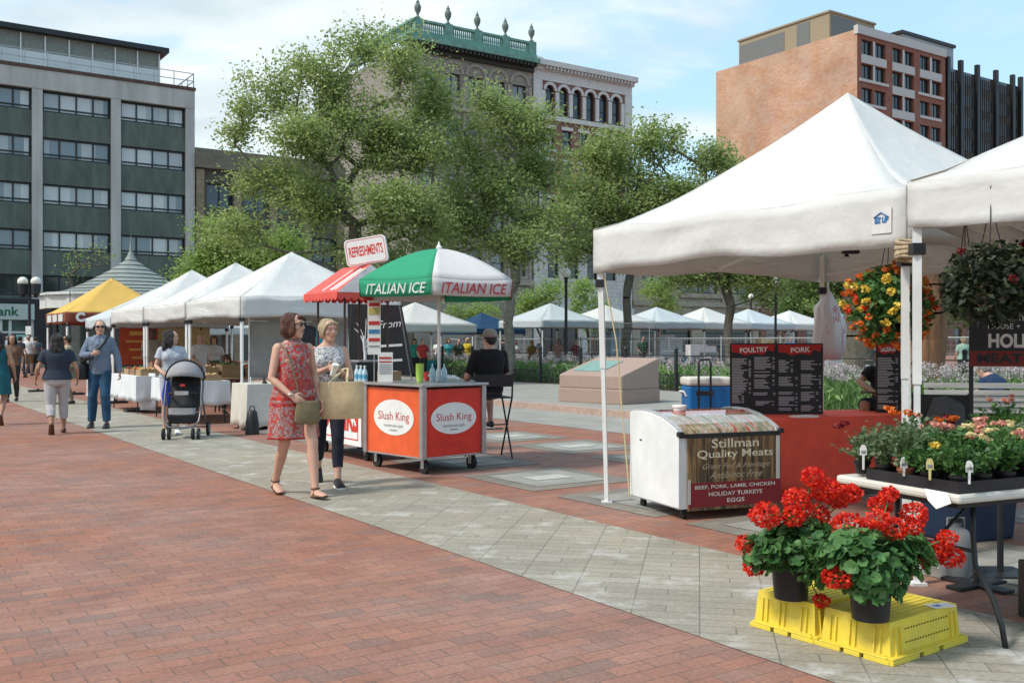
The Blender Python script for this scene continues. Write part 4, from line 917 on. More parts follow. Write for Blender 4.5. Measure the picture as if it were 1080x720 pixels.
        if kind=='tied':
            mb.ell(HH((0,.028,.038)),(.090,.100,.094),18,11,R=Hr); mb.ell(HH((0,.060,-.03)),(.070,.062,.075),14,9,R=Hr)
            for x in(-1,1): mb.ell(HH((x*.074,-.004,.0)),(.018,.040,.062),12,8,R=Hr); mb.tube([HH((x*.01,-.082,.09)),HH((x*.045,-.082,.07)),HH((x*.074,-.055,.03)),HH((x*.078,-.02,-.03))],[.013,.014,.013,.010],8)
        if kind=='long':
            mb.ell(HH((0,.035,.03)),(.105,.108,.105),18,11,R=Hr)
            mb.rings([(HH((0,.05,.06)),Hr@V((.09,0,0)),Hr@V((0,.07,0))),(HH((0,.065,-.06)),Hr@V((.115,0,0)),Hr@V((0,.075,0))),(HH((0,.085,-.16)),Hr@V((.125,0,0)),Hr@V((0,.065,0))),(HH((0,.09,-.25)),Hr@V((.10,0,0)),Hr@V((0,.05,0))),(HH((0,.085,-.30)),Hr@V((.05,0,0)),Hr@V((0,.03,0)))],18)
            for x in(-1,1): mb.ell(HH((x*.088,.0,-.06)),(.028,.050,.12),12,8,R=Hr)
        remeshed(mb,'hair',hm,root,max(.008,vox)*s,1,.012 if kind in('long','bob','tied') else .005,26)
    if hair and hair[1]=='cap': pass
    # ---- clothes
    F1=lambda t,a: .0
    if top:
        m,z0,sl,inf=top[:4]; mb=sc(MB()); torso(mb,z0,top[4] if len(top)>4 else 1.44,inf+.004)
        if fem:
            for x in(-.068,.068): mb.ell(T((x,-.078,1.265)),(.062+inf,.052+inf,.058+inf),12,7)
        for sd in 'RL':
            if sl>0: mb.ell(D['sh'+sd]-Z*.004,(.046+inf*.8,)*3,12,7); arm(mb,sd,inf*.8+.002,sl,.45)
            
        remeshed(mb,'top',m,root,vox*s*1.05,2,.007 if inf>.008 else .002,11)
    if bottom:
        m,fr,inf=bottom[:3]; mb=sc(MB()); torso(mb,.82,bottom[3] if len(bottom)>3 else 1.03,inf+.002); mb.ell(V((0,.045,pelz-.02)),(.14*wide+inf,.09+inf,.10+inf),14,7)
        for sd in 'RL': leg(mb,sd,inf+.004,fr,.0 if len(bottom)<5 else bottom[4])
        remeshed(mb,'trousers' if fr>.55 else 'shorts',m,root,vox*s*1.1,1,.008,10)
    if dress:
        m,hem,fl=dress; mb=sc(MB()); rs=[]
        zz=[1.43,1.40,1.36,1.30,1.22,1.12,1.0,.9,.8,.7,.6,hem]
        for z in zz:
            _,rx,ry,yo=interp(tab,max(z,.94)); k=max(0,(1.24-z)); rx=max(rx,.134)+.014+k*fl; ry=max(ry,.104)+.014+k*fl*.85
            if z>1.37: rx=.108 if z>1.41 else .134
            if 1.2<z<1.32: ry+=.018
            yo2=yo-(.012 if z<1.2 else 0)
            rs.append((T((0,yo2,z)) if z>.93 else V((0,yo2,z-.93+pelz)),V((rx,0,0)),V((0,ry,0))))
        rs2=[]
        for a,b in zip(rs[:-1],rs[1:]):
            for q in(0,.25,.5,.75): rs2.append((a[0].lerp(b[0],q),a[1].lerp(b[1],q),a[2].lerp(b[2],q)))
        rs2.append(rs[-1])
        mb.rings(rs2,72,fold=lambda t,a: max(0,t-.25)*.085*(math.sin(a*6+2.4*math.sin(t*2.5)+.4)*.6+math.sin(a*11+t*4)*.35))
        mb.build('dress',m,root,smooth=1)
        mb=sc(MB()); 
        mb.rings([(T((0,.003,1.40)),V((.110,0,0)),V((0,.082,0))),(T((0,.004,1.44)),V((.082,0,0)),V((0,.066,0))),(T((0,.004,1.468)),V((.062,0,0)),V((0,.060,0)))],24)
        mb.build('dress_collar',m,root,smooth=1)
    if shoe:
        for sd in 'RL':
            mb=sc(MB())
            if shoekind=='sandal':
                footm(mb,sd,.003,True); an=D['an'+sd]; f=V(foot.get(sd,(0,-1,0))).normalized(); side=f.cross(Z).normalized(); up=side.cross(f)
                for q,w,hh,zz in((.115,.046,.030,-.058),(.03,.040,.05,-.040)):
                    mb.tube([an+f*q+side*(w*math.cos(a))+up*(zz-.02+hh*math.sin(a)) for a in [i*PI/8 for i in range(9)]],.0065,6)
                mb.tube([an+side*(.040*math.cos(a))+f*(.040*math.sin(a)) for a in [i*PI/8 for i in range(17)]],.006,6)
            else:
                footm(mb,sd,.006)
                if shoekind=='boot': an=D['an'+sd]; mb.tube([an-Z*.01,an+Z*.03],[.043,.042],12)
            so_=mb.build('sandal' if shoekind=='sandal' else 'shoe',shoe,root,smooth=1)
            if shoekind=='slipon': k=sc(MB()); footm(k,sd,.009,True); k.build('sole',M_white,so_,smooth=1)
    root['_']=0; del root['_']
    return root,D,T,HH,Hr,s
def local(root,p,s=1): return Matrix.Translation(root.location)@Matrix.Rotation(root.rotation_euler.z,4,'Z')@(V(p)*s)
def shades(root,HH,s,big=False):
    mb=MB(); mb.M=Matrix.Scale(s,4)
    for x in(-1,1):
        mb.rings([(HH((x*.033,-.098,.016)),HH((x*.033+.025,-.094,.016))-HH((x*.033,-.098,.016)),V((0,0,.019))),(HH((x*.033,-.104,.016)),HH((x*.033+.026,-.100,.016))-HH((x*.033,-.104,.016)),V((0,0,.020)))],12)
        mb.bar(HH((x*.060,-.090,.022)),HH((x*.078,.0,.015)),.006,.008)
    mb.bar(HH((-.012,-.104,.02)),HH((.012,-.104,.02)),.006,.005)
    mb.build('sunglasses',M_black,root)
# red dress woman
M_dress=patmat('red_paisley',[(0,(.05,.03,.04)),(.20,(.50,.40,.36)),(.30,(.30,.03,.03)),(.40,(.45,.34,.31)),(.50,(.07,.06,.09)),(.60,(.50,.05,.035))],34,'voronoi')
# broad bands of the print
nt=M_dress.node_tree; nd=nt.nodes; bb=nd['Principled BSDF']; old=bb.inputs['Base Color'].links[0].from_socket
tc=nd.new('ShaderNodeTexCoord'); sp=nd.new('ShaderNodeSeparateXYZ'); nt.links.new(tc.outputs['Object'],sp.inputs[0])
cr=nd.new('ShaderNodeValToRGB'); cr.color_ramp.interpolation='CONSTANT'
st=[(0,.9),(.57,.25),(.60,.95),(.68,.3),(.86,.9),(.895,.25),(.93,.85),(.97,.15),(1.0,.15)]
mr=nd.new('ShaderNodeMapRange'); mr.inputs[1].default_value=0; mr.inputs[2].default_value=1.6; nt.links.new(sp.outputs[2],mr.inputs[0])
zs=[(.50,1),(.555,0),(.66,.0),(.84,1),(.875,0),(.90,1),(.93,.0),(1.0,.75),(1.10,.35),(1.2,.0)]
while len(cr.color_ramp.elements)<len(zs): cr.color_ramp.elements.new(.5)
for e,(z,v) in zip(cr.color_ramp.elements,zs): e.position=z/1.6; e.color=(v,v,v,1)
nt.links.new(mr.outputs[0],cr.inputs[0])
v2=nd.new('ShaderNodeTexVoronoi'); v2.inputs['Scale'].default_value=38; nt.links.new(tc.outputs['Object'],v2.inputs[0])
c2=nd.new('ShaderNodeValToRGB'); c2.color_ramp.interpolation='CONSTANT'; c2.color_ramp.elements[0].color=(.50,.035,.02,1); c2.color_ramp.elements[1].position=.52; c2.color_ramp.elements[1].color=(.25,.02,.02,1); nt.links.new(v2.outputs['Distance'],c2.inputs[0])
mx=nd.new('ShaderNodeMix'); mx.data_type='RGBA'; nt.links.new(cr.outputs[0],mx.inputs[0]); nt.links.new(old,mx.inputs[6]); nt.links.new(c2.outputs[0],mx.inputs[7]); nt.links.new(mx.outputs[2],bb.inputs['Base Color'])
M_sand=mat('brown_leather',(.10,.04,.02),.5,var=.2)
r,D,T,HH,Hr,s=person('woman in a red patterned sleeveless dress and sunglasses walking with a crossbody bag',(-2.07,9.42,0),34,1.71,True,
  {'elR':(-.225,-.03,1.10),'wrR':(-.10,-.20,.945),'elL':(.23,.05,1.12),'wrL':(.235,-.08,.89),'knL':(.10,-.22,.51),'anL':(.09,-.31,.09),'knR':(-.09,-.01,.49),'anR':(-.09,.22,.115)},headyaw=38,vox=.0065,dress=(M_dress,.535,.085),shoe=M_sand,shoekind='sandal',hair=(H_br,'bob'),curl=.35,foot={'L':(.1,-1,.12),'R':(-.08,-1,-.12)},handdir={'R':(.75,-.45,-.55),'Rp':(0,1,.2)})
shades(r,HH,s); RW=r
mb=MB(); mb.M=Matrix.Scale(s,4); mb.tube([T((math.cos(a)*.028,math.sin(a)*.026,0))-T((0,0,0))+D['wrR'] +V((0,0,.012)) for a in [i*PI/8 for i in range(17)]],.005,6); mb.build('bracelet',M_steel,r)
M_olive=mat('olive_canvas',(.20,.16,.085),.85,var=.2,scale=40,bump=.4,bscale=200)
bgp=local(r,(.045,-.235,.80),s); b=thing('crossbody_bag',bgp,math.radians(30),'olive woven crossbody bag at the hip of the woman in the red dress','bag')
mb=MB(); mb.rings([((0,0,-.12),(.10,0,0),(0,.035,0)),((0,0,-.09),(.125,0,0),(0,.045,0)),((0,0,0),(.12,0,0),(0,.04,0)),((0,0,.09),(.10,0,0),(0,.022,0))],20); mb.build('pouch',M_olive,b,smooth=.8,bevel=.01)
inv=(Matrix.Translation(b.location)@Matrix.Rotation(b.rotation_euler.z,4,'Z')).inverted()
mb=MB(); loc=lambda p:inv@local(r,p,s)
mb.tube([V((-.09,0,.08)),loc((-.03,-.185,1.02)),loc((-.065,-.178,1.15)),loc((-.10,-.165,1.27)),loc((-.125,-.105,1.38)),loc((-.13,-.0,1.425)),loc((-.11,.09,1.36)),loc((.03,.14,1.1)),loc((.20,.05,.92)),V((.10,0,.08))],.007,6); mb.build('strap',M_olive,b,smooth=1)
# blonde woman
M_prt=patmat('white_print_top',[(0,(.55,.56,.56)),(.40,(.09,.11,.14)),(.47,(.58,.58,.57)),(.56,(.16,.20,.24)),(.60,(.55,.54,.52))],26,'noise',.8)
M_nvy=mat('navy_cotton',(.012,.014,.028),.85,var=.2)
r,D,T,HH,Hr,s=person('blonde woman in a sleeveless white printed top and navy cropped trousers holding a cup',(-1.86,10.08,0),18,1.67,True,
  {'elR':(-.225,-.03,1.11),'wrR':(-.055,-.215,1.20),'elL':(.225,-.04,1.10),'wrL':(.085,-.235,1.17),'knL':(.08,-.13,.49),'anL':(.07,-.20,.085),'knR':(-.085,-.02,.50),'anR':(-.08,.20,.17)},headyaw=22,vox=.0065,top=(M_prt,.95,0,.018,1.42),bottom=(M_nvy,.86,.006,1.0),shoe=M_black,shoekind='slipon',hair=(H_bl,'tied'),curl=.75,foot={'L':(.05,-1,0),'R':(0,-.55,-.83)},handdir={'R':(.9,-.3,.15),'Rp':(0,-.2,-1) if False else (.2,.9,.3),'L':(-.75,-.5,.3),'Lp':(-.1,.9,.3)})
BW=r
c_=thing('paper_cup',local(r,(.02,-.285,1.19),s),0,'white paper wrapped drink in the hands of the blonde woman','cup')
mb=MB(); mb.lathe([(.026,-.06),(.034,.05),(.036,.055),(.033,.065)],n=16); o=mb.build('cup',M_paper,c_,smooth=.6); o.rotation_euler=(.3,.35,0)
M_tote=mat('tan_jute',(.60,.45,.26),.85,var=.14,scale=9,bump=.35,bscale=160)
tp=P(360,421,9.55); b=thing('tote_bag',tp,math.radians(12),'large tan tote bag hanging from the forearm of the blonde woman','bag')
mb=MB(); mb.rings([((0,0,-.185),(.185,0,0),(0,.06,0)),((0,0,-.16),(.20,0,0),(0,.075,0)),((0,0,0),(.212,0,0),(0,.085,0)),((.0,0,.17),(.205,0,0),(0,.06,0)),((0,0,.172),(.197,0,0),(0,.052,0)),((0,0,.02),(.19,0,0),(0,.06,0))],36,fold=lambda t,a:.05*math.copysign(min(1,abs(math.sin(2*a))**.6),1)+.02*math.sin(a*5+t*6)); mb.build('bag_body',M_tote,b,smooth=.9)
mb=MB()
inv=(Matrix.Translation(b.location)@Matrix.Rotation(b.rotation_euler.z,4,'Z')).inverted(); fl_=inv@local(r,(.165,-.125,1.15),s)
for y in(-.05,.05): mb.tube([V((-.12,y,.02)),V((-.115,y*1.1,.16)),V((fl_.x-.02,fl_.y+y*.4,fl_.z+.045)),V((fl_.x+.02,fl_.y+y*.4,fl_.z+.045)),V((.05,y*1.1,.16)),V((.06,y,.02))],.013,6)
mb.build('handle',mat('pale_tape',(.60,.48,.28),.8),b,smooth=1)
gb=thing('shopping_bag',P(323,425,9.9),.3,'grey and white shopping bag hanging between the two walking women','bag')
mb=MB(); mb.rings([((0.06,0,-.16),(.11,0,0),(0,.03,0)),((.03,0,-.02),(.095,0,0),(0,.045,0)),((.0,0,.16),(.06,0,0),(0,.03,0))],20,fold=lambda t,a:.08*math.sin(a*3+t*3)); mb.build('bag_body',mat('grey_white_plastic',(.48,.50,.54),.4,var=.25,scale=7),gb,smooth=.9)
mb=MB(); mb.tube([(.0,0,.15),(.01,0,.26),(.05,.02,.33)],.008,6); mb.build('handle',M_paper,gb)
text('e',.10,M_ink,TM((.075,-.052,-.09),(1,0,0),Z),gb,off=.006)
# man in the blue shirt
M_chm=mat('blue_chambray',(.16,.20,.27),.85,var=.14,scale=30,bump=.9,bscale=9); M_jean=mat('blue_denim',(.018,.065,.125),.85,var=.4,scale=5,bump=.3,bscale=30)
r,D,T,HH,Hr,s=person('man in a blue button shirt, jeans and sunglasses walking with a black shoulder bag',(-6.93,16.75,0),12,1.80,False,
  {'elR':(-.26,-.04,1.14),'wrR':(-.08,-.21,1.17),'elL':(.255,.02,1.13),'wrL':(.30,-.04,.87),'knR':(-.10,-.06,.50),'anR':(-.13,.02,.085),'knL':(.10,-.12,.50),'anL':(.12,-.10,.085)},headyaw=14,wide=.86,vox=.010,top=(M_chm,.85,.98,.026,1.47),bottom=(M_jean,.97,.013,1.0,.014),shoe=M_black,hair=(H_gy,'short'),curl=.8,handdir={'R':(.9,-.2,.3),'Rp':(.2,.9,.1)})
shades(r,HH,s)
mb=MB(); mb.M=Matrix.Scale(s,4)
mb.tube([HH((math.cos(a)*.088,.0+.01,math.sin(a)*.115+.0)) for a in [i*PI/10 for i in range(11)]],.009,6)
for x in(-1,1): mb.ell(HH((x*.088,.01,-.005)),(.022,.036,.040),12,7)
mb.build('headphones',M_black,r,smooth=1)
mb=MB(); mb.M=Matrix.Scale(s,4); mb.tube([T((0,-.108-.010,z)) for z in(1.40,1.3,1.2,1.1,1.0,.9)],.008,6); mb.build('shirt_placket',M_chm,r)
b=thing('shoulder_bag',local(r,(-.25,-.02,.93),s),0,'black messenger bag on the man in the blue shirt','bag')
mb=MB(); mb.rings([((0,0,-.17),(.09,0,0),(0,.13,0)),((0,0,-.13),(.10,0,0),(0,.15,0)),((0,0,.08),(.08,0,0),(0,.14,0)),((0,0,.13),(.04,0,0),(0,.12,0))],20); mb.build('bag_body',M_black,b,smooth=.9)
inv=Matrix.Translation(b.location).inverted(); lc=lambda p:inv@local(r,p,s)
mb=MB(); mb.tube([lc((-.23,-.1,1.05)),lc((-.12,-.155,1.13)),lc((0,-.155,1.25)),lc((.09,-.13,1.36)),lc((.125,-.02,1.455)),lc((.09,.10,1.38)),lc((-.10,.15,1.2)),lc((-.24,.08,1.05))],[.02]*8,8); mb.build('strap',M_black,b,smooth=1)
# woman from behind
M_slate2=mat('slate_tshirt',(.025,.035,.055),.9,var=.15,bump=.3,bscale=12); M_cap=mat('grey_capri',(.42,.40,.40),.9,var=.08,bump=.3,bscale=14)
person('woman with long black hair in a dark t-shirt and pale capri trousers seen from behind',(-7.15,15.65,0),205,1.56,True,
  {'elR':(-.30,.05,1.12),'wrR':(-.32,-.08,.93),'elL':(.30,.05,1.12),'wrL':(.33,-.06,.94),'knR':(-.10,-.10,.50),'anR':(-.10,-.14,.09),'knL':(.10,.02,.49),'anL':(.09,.22,.17)},skin=SK2,vox=.010,wide=1.22,top=(M_slate2,.93,.30,.032,1.45),bottom=(M_cap,.80,.014,.99),shoe=M_sand,hair=(H_bk,'long'),foot={'L':(0,-.5,-.86)})
M_teal=mat('teal_dress',(.01,.10,.13),.85,var=.2)
person('woman in a teal sleeveless dress walking away at the left edge',(-8.93,17.3,0),195,1.62,True,
  {'elR':(-.25,.05,1.12),'wrR':(-.27,-.05,.89),'elL':(.25,-.05,1.12),'wrL':(.24,-.18,.95),'knR':(-.10,-.02,.49),'anR':(-.09,.22,.17),'knL':(.10,-.12,.50),'anL':(.10,-.18,.09)},skin=SK2,vox=.011,dress=(M_teal,.56,.05),shoe=M_sand,hair=(H_bk,'long'),foot={'R':(0,-.5,-.86)})
# woman with the stroller
M_gt=mat('grey_stripe_tshirt',(.42,.45,.50),.9,var=.15,scale=25,bump=.2); M_wsk=mat('pale_denim_shorts',(.40,.45,.52),.85,var=.1)
person('dark haired woman in a grey t-shirt standing behind the stroller looking away',(-5.32,15.55,0),25,1.62,True,
  {'elR':(-.24,-.0,1.12),'wrR':(-.16,-.22,1.02),'elL':(.24,.0,1.12),'wrL':(.18,-.23,1.03),'knR':(-.10,-.02,.49),'anR':(-.10,.04,.085)},headyaw=70,vox=.011,top=(M_gt,.92,.28,.022,1.45),bottom=(M_wsk,.36,.012,.98),shoe=M_paper,hair=(H_bk,'long'))
# seated vendor on the folding chair
M_blk=mat('black_tshirt',(.010,.010,.012),.9,var=.2,bump=.3,bscale=12)
r,D,T,HH,Hr,s=person('man in a black t-shirt and grey cap on a tall folding chair, seen from behind',(-.29,12.35,0),200,1.62,False,
  {'hipR':(-.09,-.02,.88),'hipL':(.09,-.02,.88),'knR':(-.14,-.42,.90),'knL':(.14,-.42,.90),'anR':(-.15,-.36,.46),'anL':(.15,-.36,.46),'elR':(-.27,-.10,1.08),'wrR':(-.18,-.32,.98),'elL':(.30,.0,1.06),'wrL':(.22,-.24,.98)},pelz=.90,lean=-4,headyaw=18,vox=.010,top=(M_blk,.90,.42,.028,1.46),bottom=(mat('dark_shorts',(.03,.03,.035),.9),.6,.02,1.02),shoe=M_black,hair=(H_bk,'short'))
capm=mat('grey_cap',(.28,.235,.205),.9,var=.15,bump=.3,bscale=60)
mb=MB(); mb.M=Matrix.Scale(s,4); mb.rings([(HH((0,.012,z)),Hr@V((w,0,0)),Hr@V((0,w*1.22,0))) for z,w in((.030,.090),(.06,.091),(.10,.080),(.125,.055),(.137,.02),(.139,.004))],24)
mb.rings([(HH((0,-.10,.045)),Hr@V((.068,0,0)),V((0,0,.008))),(HH((0,-.15,.035)),Hr@V((.060,0,0)),V((0,0,.006))),(HH((0,-.18,.028)),Hr@V((.035,0,0)),V((0,0,.005)))],16)
mb.build('cap',capm,r,smooth=1)
# woman sitting behind the hanging basket
person('person in a black shirt with a lap board sitting behind the hanging flower basket',(3.93,10.45,0),-20,1.65,True,
  {'hipR':(-.09,-.02,.77),'hipL':(.09,-.02,.77),'knR':(-.22,-.42,.83),'knL':(.16,-.42,.81),'anR':(-.20,-.32,.36),'anL':(.15,-.32,.36),'elR':(-.27,-.20,1.06),'wrR':(-.10,-.40,.94),'elL':(.24,-.16,1.04),'wrL':(.10,-.38,.95)},pelz=.76,lean=22,headpitch=22,skin=SK2,vox=.011,top=(M_blk,.90,.30,.018,1.44),bottom=(mat('dark_skirt',(.03,.03,.035),.9),.48,.02,1.02),shoe=M_black,hair=(hairmat('honey_hair',(.22,.12,.05),(.42,.26,.12)),'long'))
bo=thing('clipboard',(3.77,10.08,.935),math.radians(-20),'dark board on the lap of the seated person in black','board'); mb=MB(); mb.box((0,0,0),(.46,.26,.012)); mb.build('board',mat('dark_red_board',(.10,.03,.03),.4),bo,bevel=.003)
st=thing('stool',(3.95,10.5,0),0,'tall dark stool under the person sitting behind the flower basket','stool'); mb=MB(); mb.box((0,0,.65),(.36,.34,.04)); mb.build('seat',M_black,st,bevel=.01)
for a,b in((-1,-1),(1,-1),(1,1),(-1,1)): mb=MB(); mb.bar((a*.15,b*.14,.63),(a*.19,b*.17,0),.025,.025); mb.build('leg',M_dark,st)
mb=MB(); mb.tube([(-.2,-.17,.26),(.2,-.17,.26)],.012); mb.build('foot_rail',M_dark,st)
# person on the far side of the bench
person('person in a navy shirt hunched on the far side of the bench',(7.25,14.55,0),205,1.70,False,
  {'hipR':(-.09,-.02,.50),'hipL':(.09,-.02,.50),'knR':(-.16,-.44,.50),'knL':(.16,-.44,.50),'anR':(-.15,-.42,.085),'anL':(.15,-.42,.085),'elR':(-.27,-.30,.72),'wrR':(-.08,-.46,.60),'elL':(.27,-.30,.72),'wrL':(.08,-.46,.60)},pelz=.50,lean=38,headpitch=25,vox=.016,top=(mat('navy_shirt',(.012,.03,.075),.9),.90,.45,.03,1.46),bottom=(mat('dark_trousers',(.03,.03,.035),.9),.97,.02,1.02),shoe=M_black,hair=(H_gy,'short'))
# vendors and strollers in the distance
def C(n,c): return mat('cloth_'+n,c,.9,var=.12)
far=[
 ('bald man in a white t-shirt and tan shorts walking away at the far left',30,42,1.70,False,190,('white',(.62,.62,.62)),('tan',(.22,.16,.10)),.45,SK1,(H_gy,'balding')),
 ('person in dark clothes walking away left of the man in the white t-shirt',21,40,1.66,True,170,('charcoal',(.03,.03,.04)),('blue',(.05,.08,.14)),.97,SK1,(H_bk,'short')),
 ('person in a grey-blue top just right of the man in the white t-shirt',38,43,1.66,False,200,('slate',(.10,.13,.16)),('dark',(.03,.03,.03)),.97,SK1,(H_bk,'short')),
 ('woman with dark hair facing the camera behind the woman in teal',13,24,1.60,True,20,('brown',(.16,.09,.06)),('dark',(.03,.03,.03)),.97,SK2,(H_bk,'long')),
 ('dark haired man in a tan shirt behind the man in the blue shirt',71,23,1.58,False,-70,('sand',(.36,.30,.22)),('khaki',(.2,.17,.12)),.97,SK2,(H_bk,'short')),
 ('vendor in a tan shirt standing before the patterned cloth',161,24.2,1.74,False,20,('tan2',(.25,.22,.17)),('dark',(.03,.03,.03)),.97,SK3,(H_bk,'short')),
 ('man in a white t-shirt serving behind the far produce table',211,22.8,1.62,False,60,('white',(.62,.62,.62)),('dark',(.03,.03,.03)),.97,SK1,(H_gy,'balding')),
 ('woman with red hair in pale clothes behind the produce boxes',226,24.5,1.58,True,10,('cream',(.55,.52,.48)),('dark',(.03,.03,.03)),.97,SK1,(H_br,'bob')),
 ('person in a yellow jacket walking behind the seated vendor',493,41,1.60,True,-30,('yellow',(.50,.36,.03)),('dark',(.03,.03,.03)),.97,SK1,(H_bl,'tied')),
 ('person in a dark jacket near the navy canopy',484,40,1.55,True,10,('olive',(.06,.08,.05)),('dark',(.03,.03,.03)),.97,SK1,(H_bk,'short')),
 ('person in a grey shirt standing under the leftmost far canopy',572,39,1.62,False,190,('grey',(.22,.23,.26)),('dark',(.03,.03,.03)),.97,SK1,(H_bk,'short')),
 ('person in an ochre top beside the grey shirted visitor',561,40,1.50,True,30,('ochre',(.25,.17,.06)),('dark',(.03,.03,.03)),.97,SK2,(H_bk,'short')),
 ('person in a pink top at the stall left of the lamp post',589,40,1.52,True,0,('pink',(.50,.28,.24)),('denim',(.05,.08,.14)),.97,SK1,(H_br,'bob')),
 ('person in a white blouse left of the grey shirted visitor',543,41,1.52,True,15,('white',(.62,.62,.62)),('denim',(.05,.08,.14)),.97,SK1,(H_br,'bob')),
 ('person in a maroon top just right of the lamp post',608,39,1.50,True,-10,('maroon',(.16,.03,.04)),('dark',(.03,.03,.03)),.97,SK1,(H_bk,'short')),
 ('person in a white shirt behind the menu boards under the far canopies',825,46,1.68,False,20,('white',(.62,.62,.62)),('dark',(.03,.03,.03)),.97,SK1,(H_bk,'short')),
 ('person in a blue shirt behind the menu boards beside the white shirted one',834,44,1.66,False,-20,('blue2',(.06,.10,.2)),('dark',(.03,.03,.03)),.97,SK1,(H_bk,'short')),
 ('person in a pale green top standing on the lawn left of the holiday sign',1016,32,1.60,True,170,('mint',(.28,.48,.40)),('dark',(.03,.03,.03)),.97,SK1,(H_bl,'tied')),
 ('person in a black shirt just right of the navy canopy',531,43,1.62,False,160,('charcoal',(.03,.03,.04)),('dark',(.03,.03,.03)),.97,SK1,(H_bk,'short')),
 ('woman in a turquoise top left of the yellow jacket',473,42,1.56,True,30,('turq2',(.05,.30,.32)),('denim',(.05,.08,.14)),.97,SK1,(H_br,'bob')),
 ('man in a stone grey shirt right of the maroon top',626,41,1.66,False,-30,('stone',(.30,.30,.28)),('denim',(.05,.08,.14)),.97,SK1,(H_gy,'short')),
 ('woman in white left of the navy canopy',462,44,1.55,True,-10,('white',(.62,.62,.62)),('dark',(.03,.03,.03)),.97,SK2,(H_bk,'long')),
 ('man in a dark green shirt beside the brown crate stack',678,44,1.66,False,15,('forest',(.03,.09,.05)),('khaki',(.2,.17,.12)),.97,SK1,(H_bk,'short')),
 ('woman in a blue top near the pale crate stack',762,45,1.58,True,-20,('blue3',(.08,.16,.32)),('dark',(.03,.03,.03)),.97,SK1,(H_bl,'tied')),
 ('woman in a purple top walking between the kiosk and the bank',55,47,1.60,True,180,('plum',(.14,.06,.14)),('dark',(.03,.03,.03)),.97,SK1,(H_br,'bob')),
 ('man in a pale blue shirt walking toward the bank door',8,50,1.72,False,180,('sky',(.30,.40,.50)),('dark',(.03,.03,.03)),.97,SK1,(H_gy,'short')),
 ('person in a red top under the white canopy seen below the umbrella',446,37,1.55,True,20,('red',(.40,.04,.04)),('dark',(.03,.03,.03)),.97,SK1,(H_bk,'short')),
 ('person in a green top under the white canopy seen below the umbrella',437,38,1.55,True,10,('teal2',(.03,.25,.2)),('dark',(.03,.03,.03)),.97,SK1,(H_br,'bob')),
]
for i,(lb_,px,Y,h,fm,yw,tp_,bt_,lf,sk,hr) in enumerate(far):
    w=.04*((-1)**i)
    person(lb_,gp(px,Y),yw,h,fm,{'anR':(-.09,-.12+w,.085),'knR':(-.09,-.10,.49),'anL':(.09,.12,.10),'knL':(.09,-.02,.48),'wrR':(-.2,-.2-w,.98),'wrL':(.24,-.10+w,.9)},skin=sk,vox=.022 if Y>30 else .016,top=(C(*tp_),.92,.35,.024,1.46),bottom=(C(*bt_),lf,.012,.98),shoe=M_black,hair=hr,headyaw=10*w)
# seated helper in maroon behind the boxes
person('seated helper in a maroon top behind the cardboard boxes',gp(237,20.5)+V((0,0,0)),30,1.6,True,{'hipR':(-.09,-.02,.50),'hipL':(.09,-.02,.50),'knR':(-.12,-.44,.50),'knL':(.12,-.44,.50),'anR':(-.12,-.42,.085),'anL':(.12,-.42,.085),'elR':(-.25,-.2,.72),'wrR':(-.1,-.38,.66),'elL':(.25,-.2,.72),'wrL':(.1,-.38,.66)},pelz=.50,lean=15,vox=.018,top=(C('maroon',(.16,.03,.04)),.90,.9,.03,1.46),bottom=(C('dark',(.03,.03,.03)),.97,.02,1.02),shoe=M_black,hair=(H_br,'bob'),headpitch=15)
st=thing('stool',gp(237,20.5)+V((0,.05,0)),0,'dark stool under the seated helper in maroon','stool'); mb=MB(); mb.box((0,0,.40),(.36,.34,.04)); mb.build('seat',M_black,st)
for a,b in((-1,-1),(1,-1),(1,1),(-1,1)): mb=MB(); mb.bar((a*.15,b*.14,.38),(a*.17,b*.15,0),.025,.025); mb.build('leg',M_dark,st)
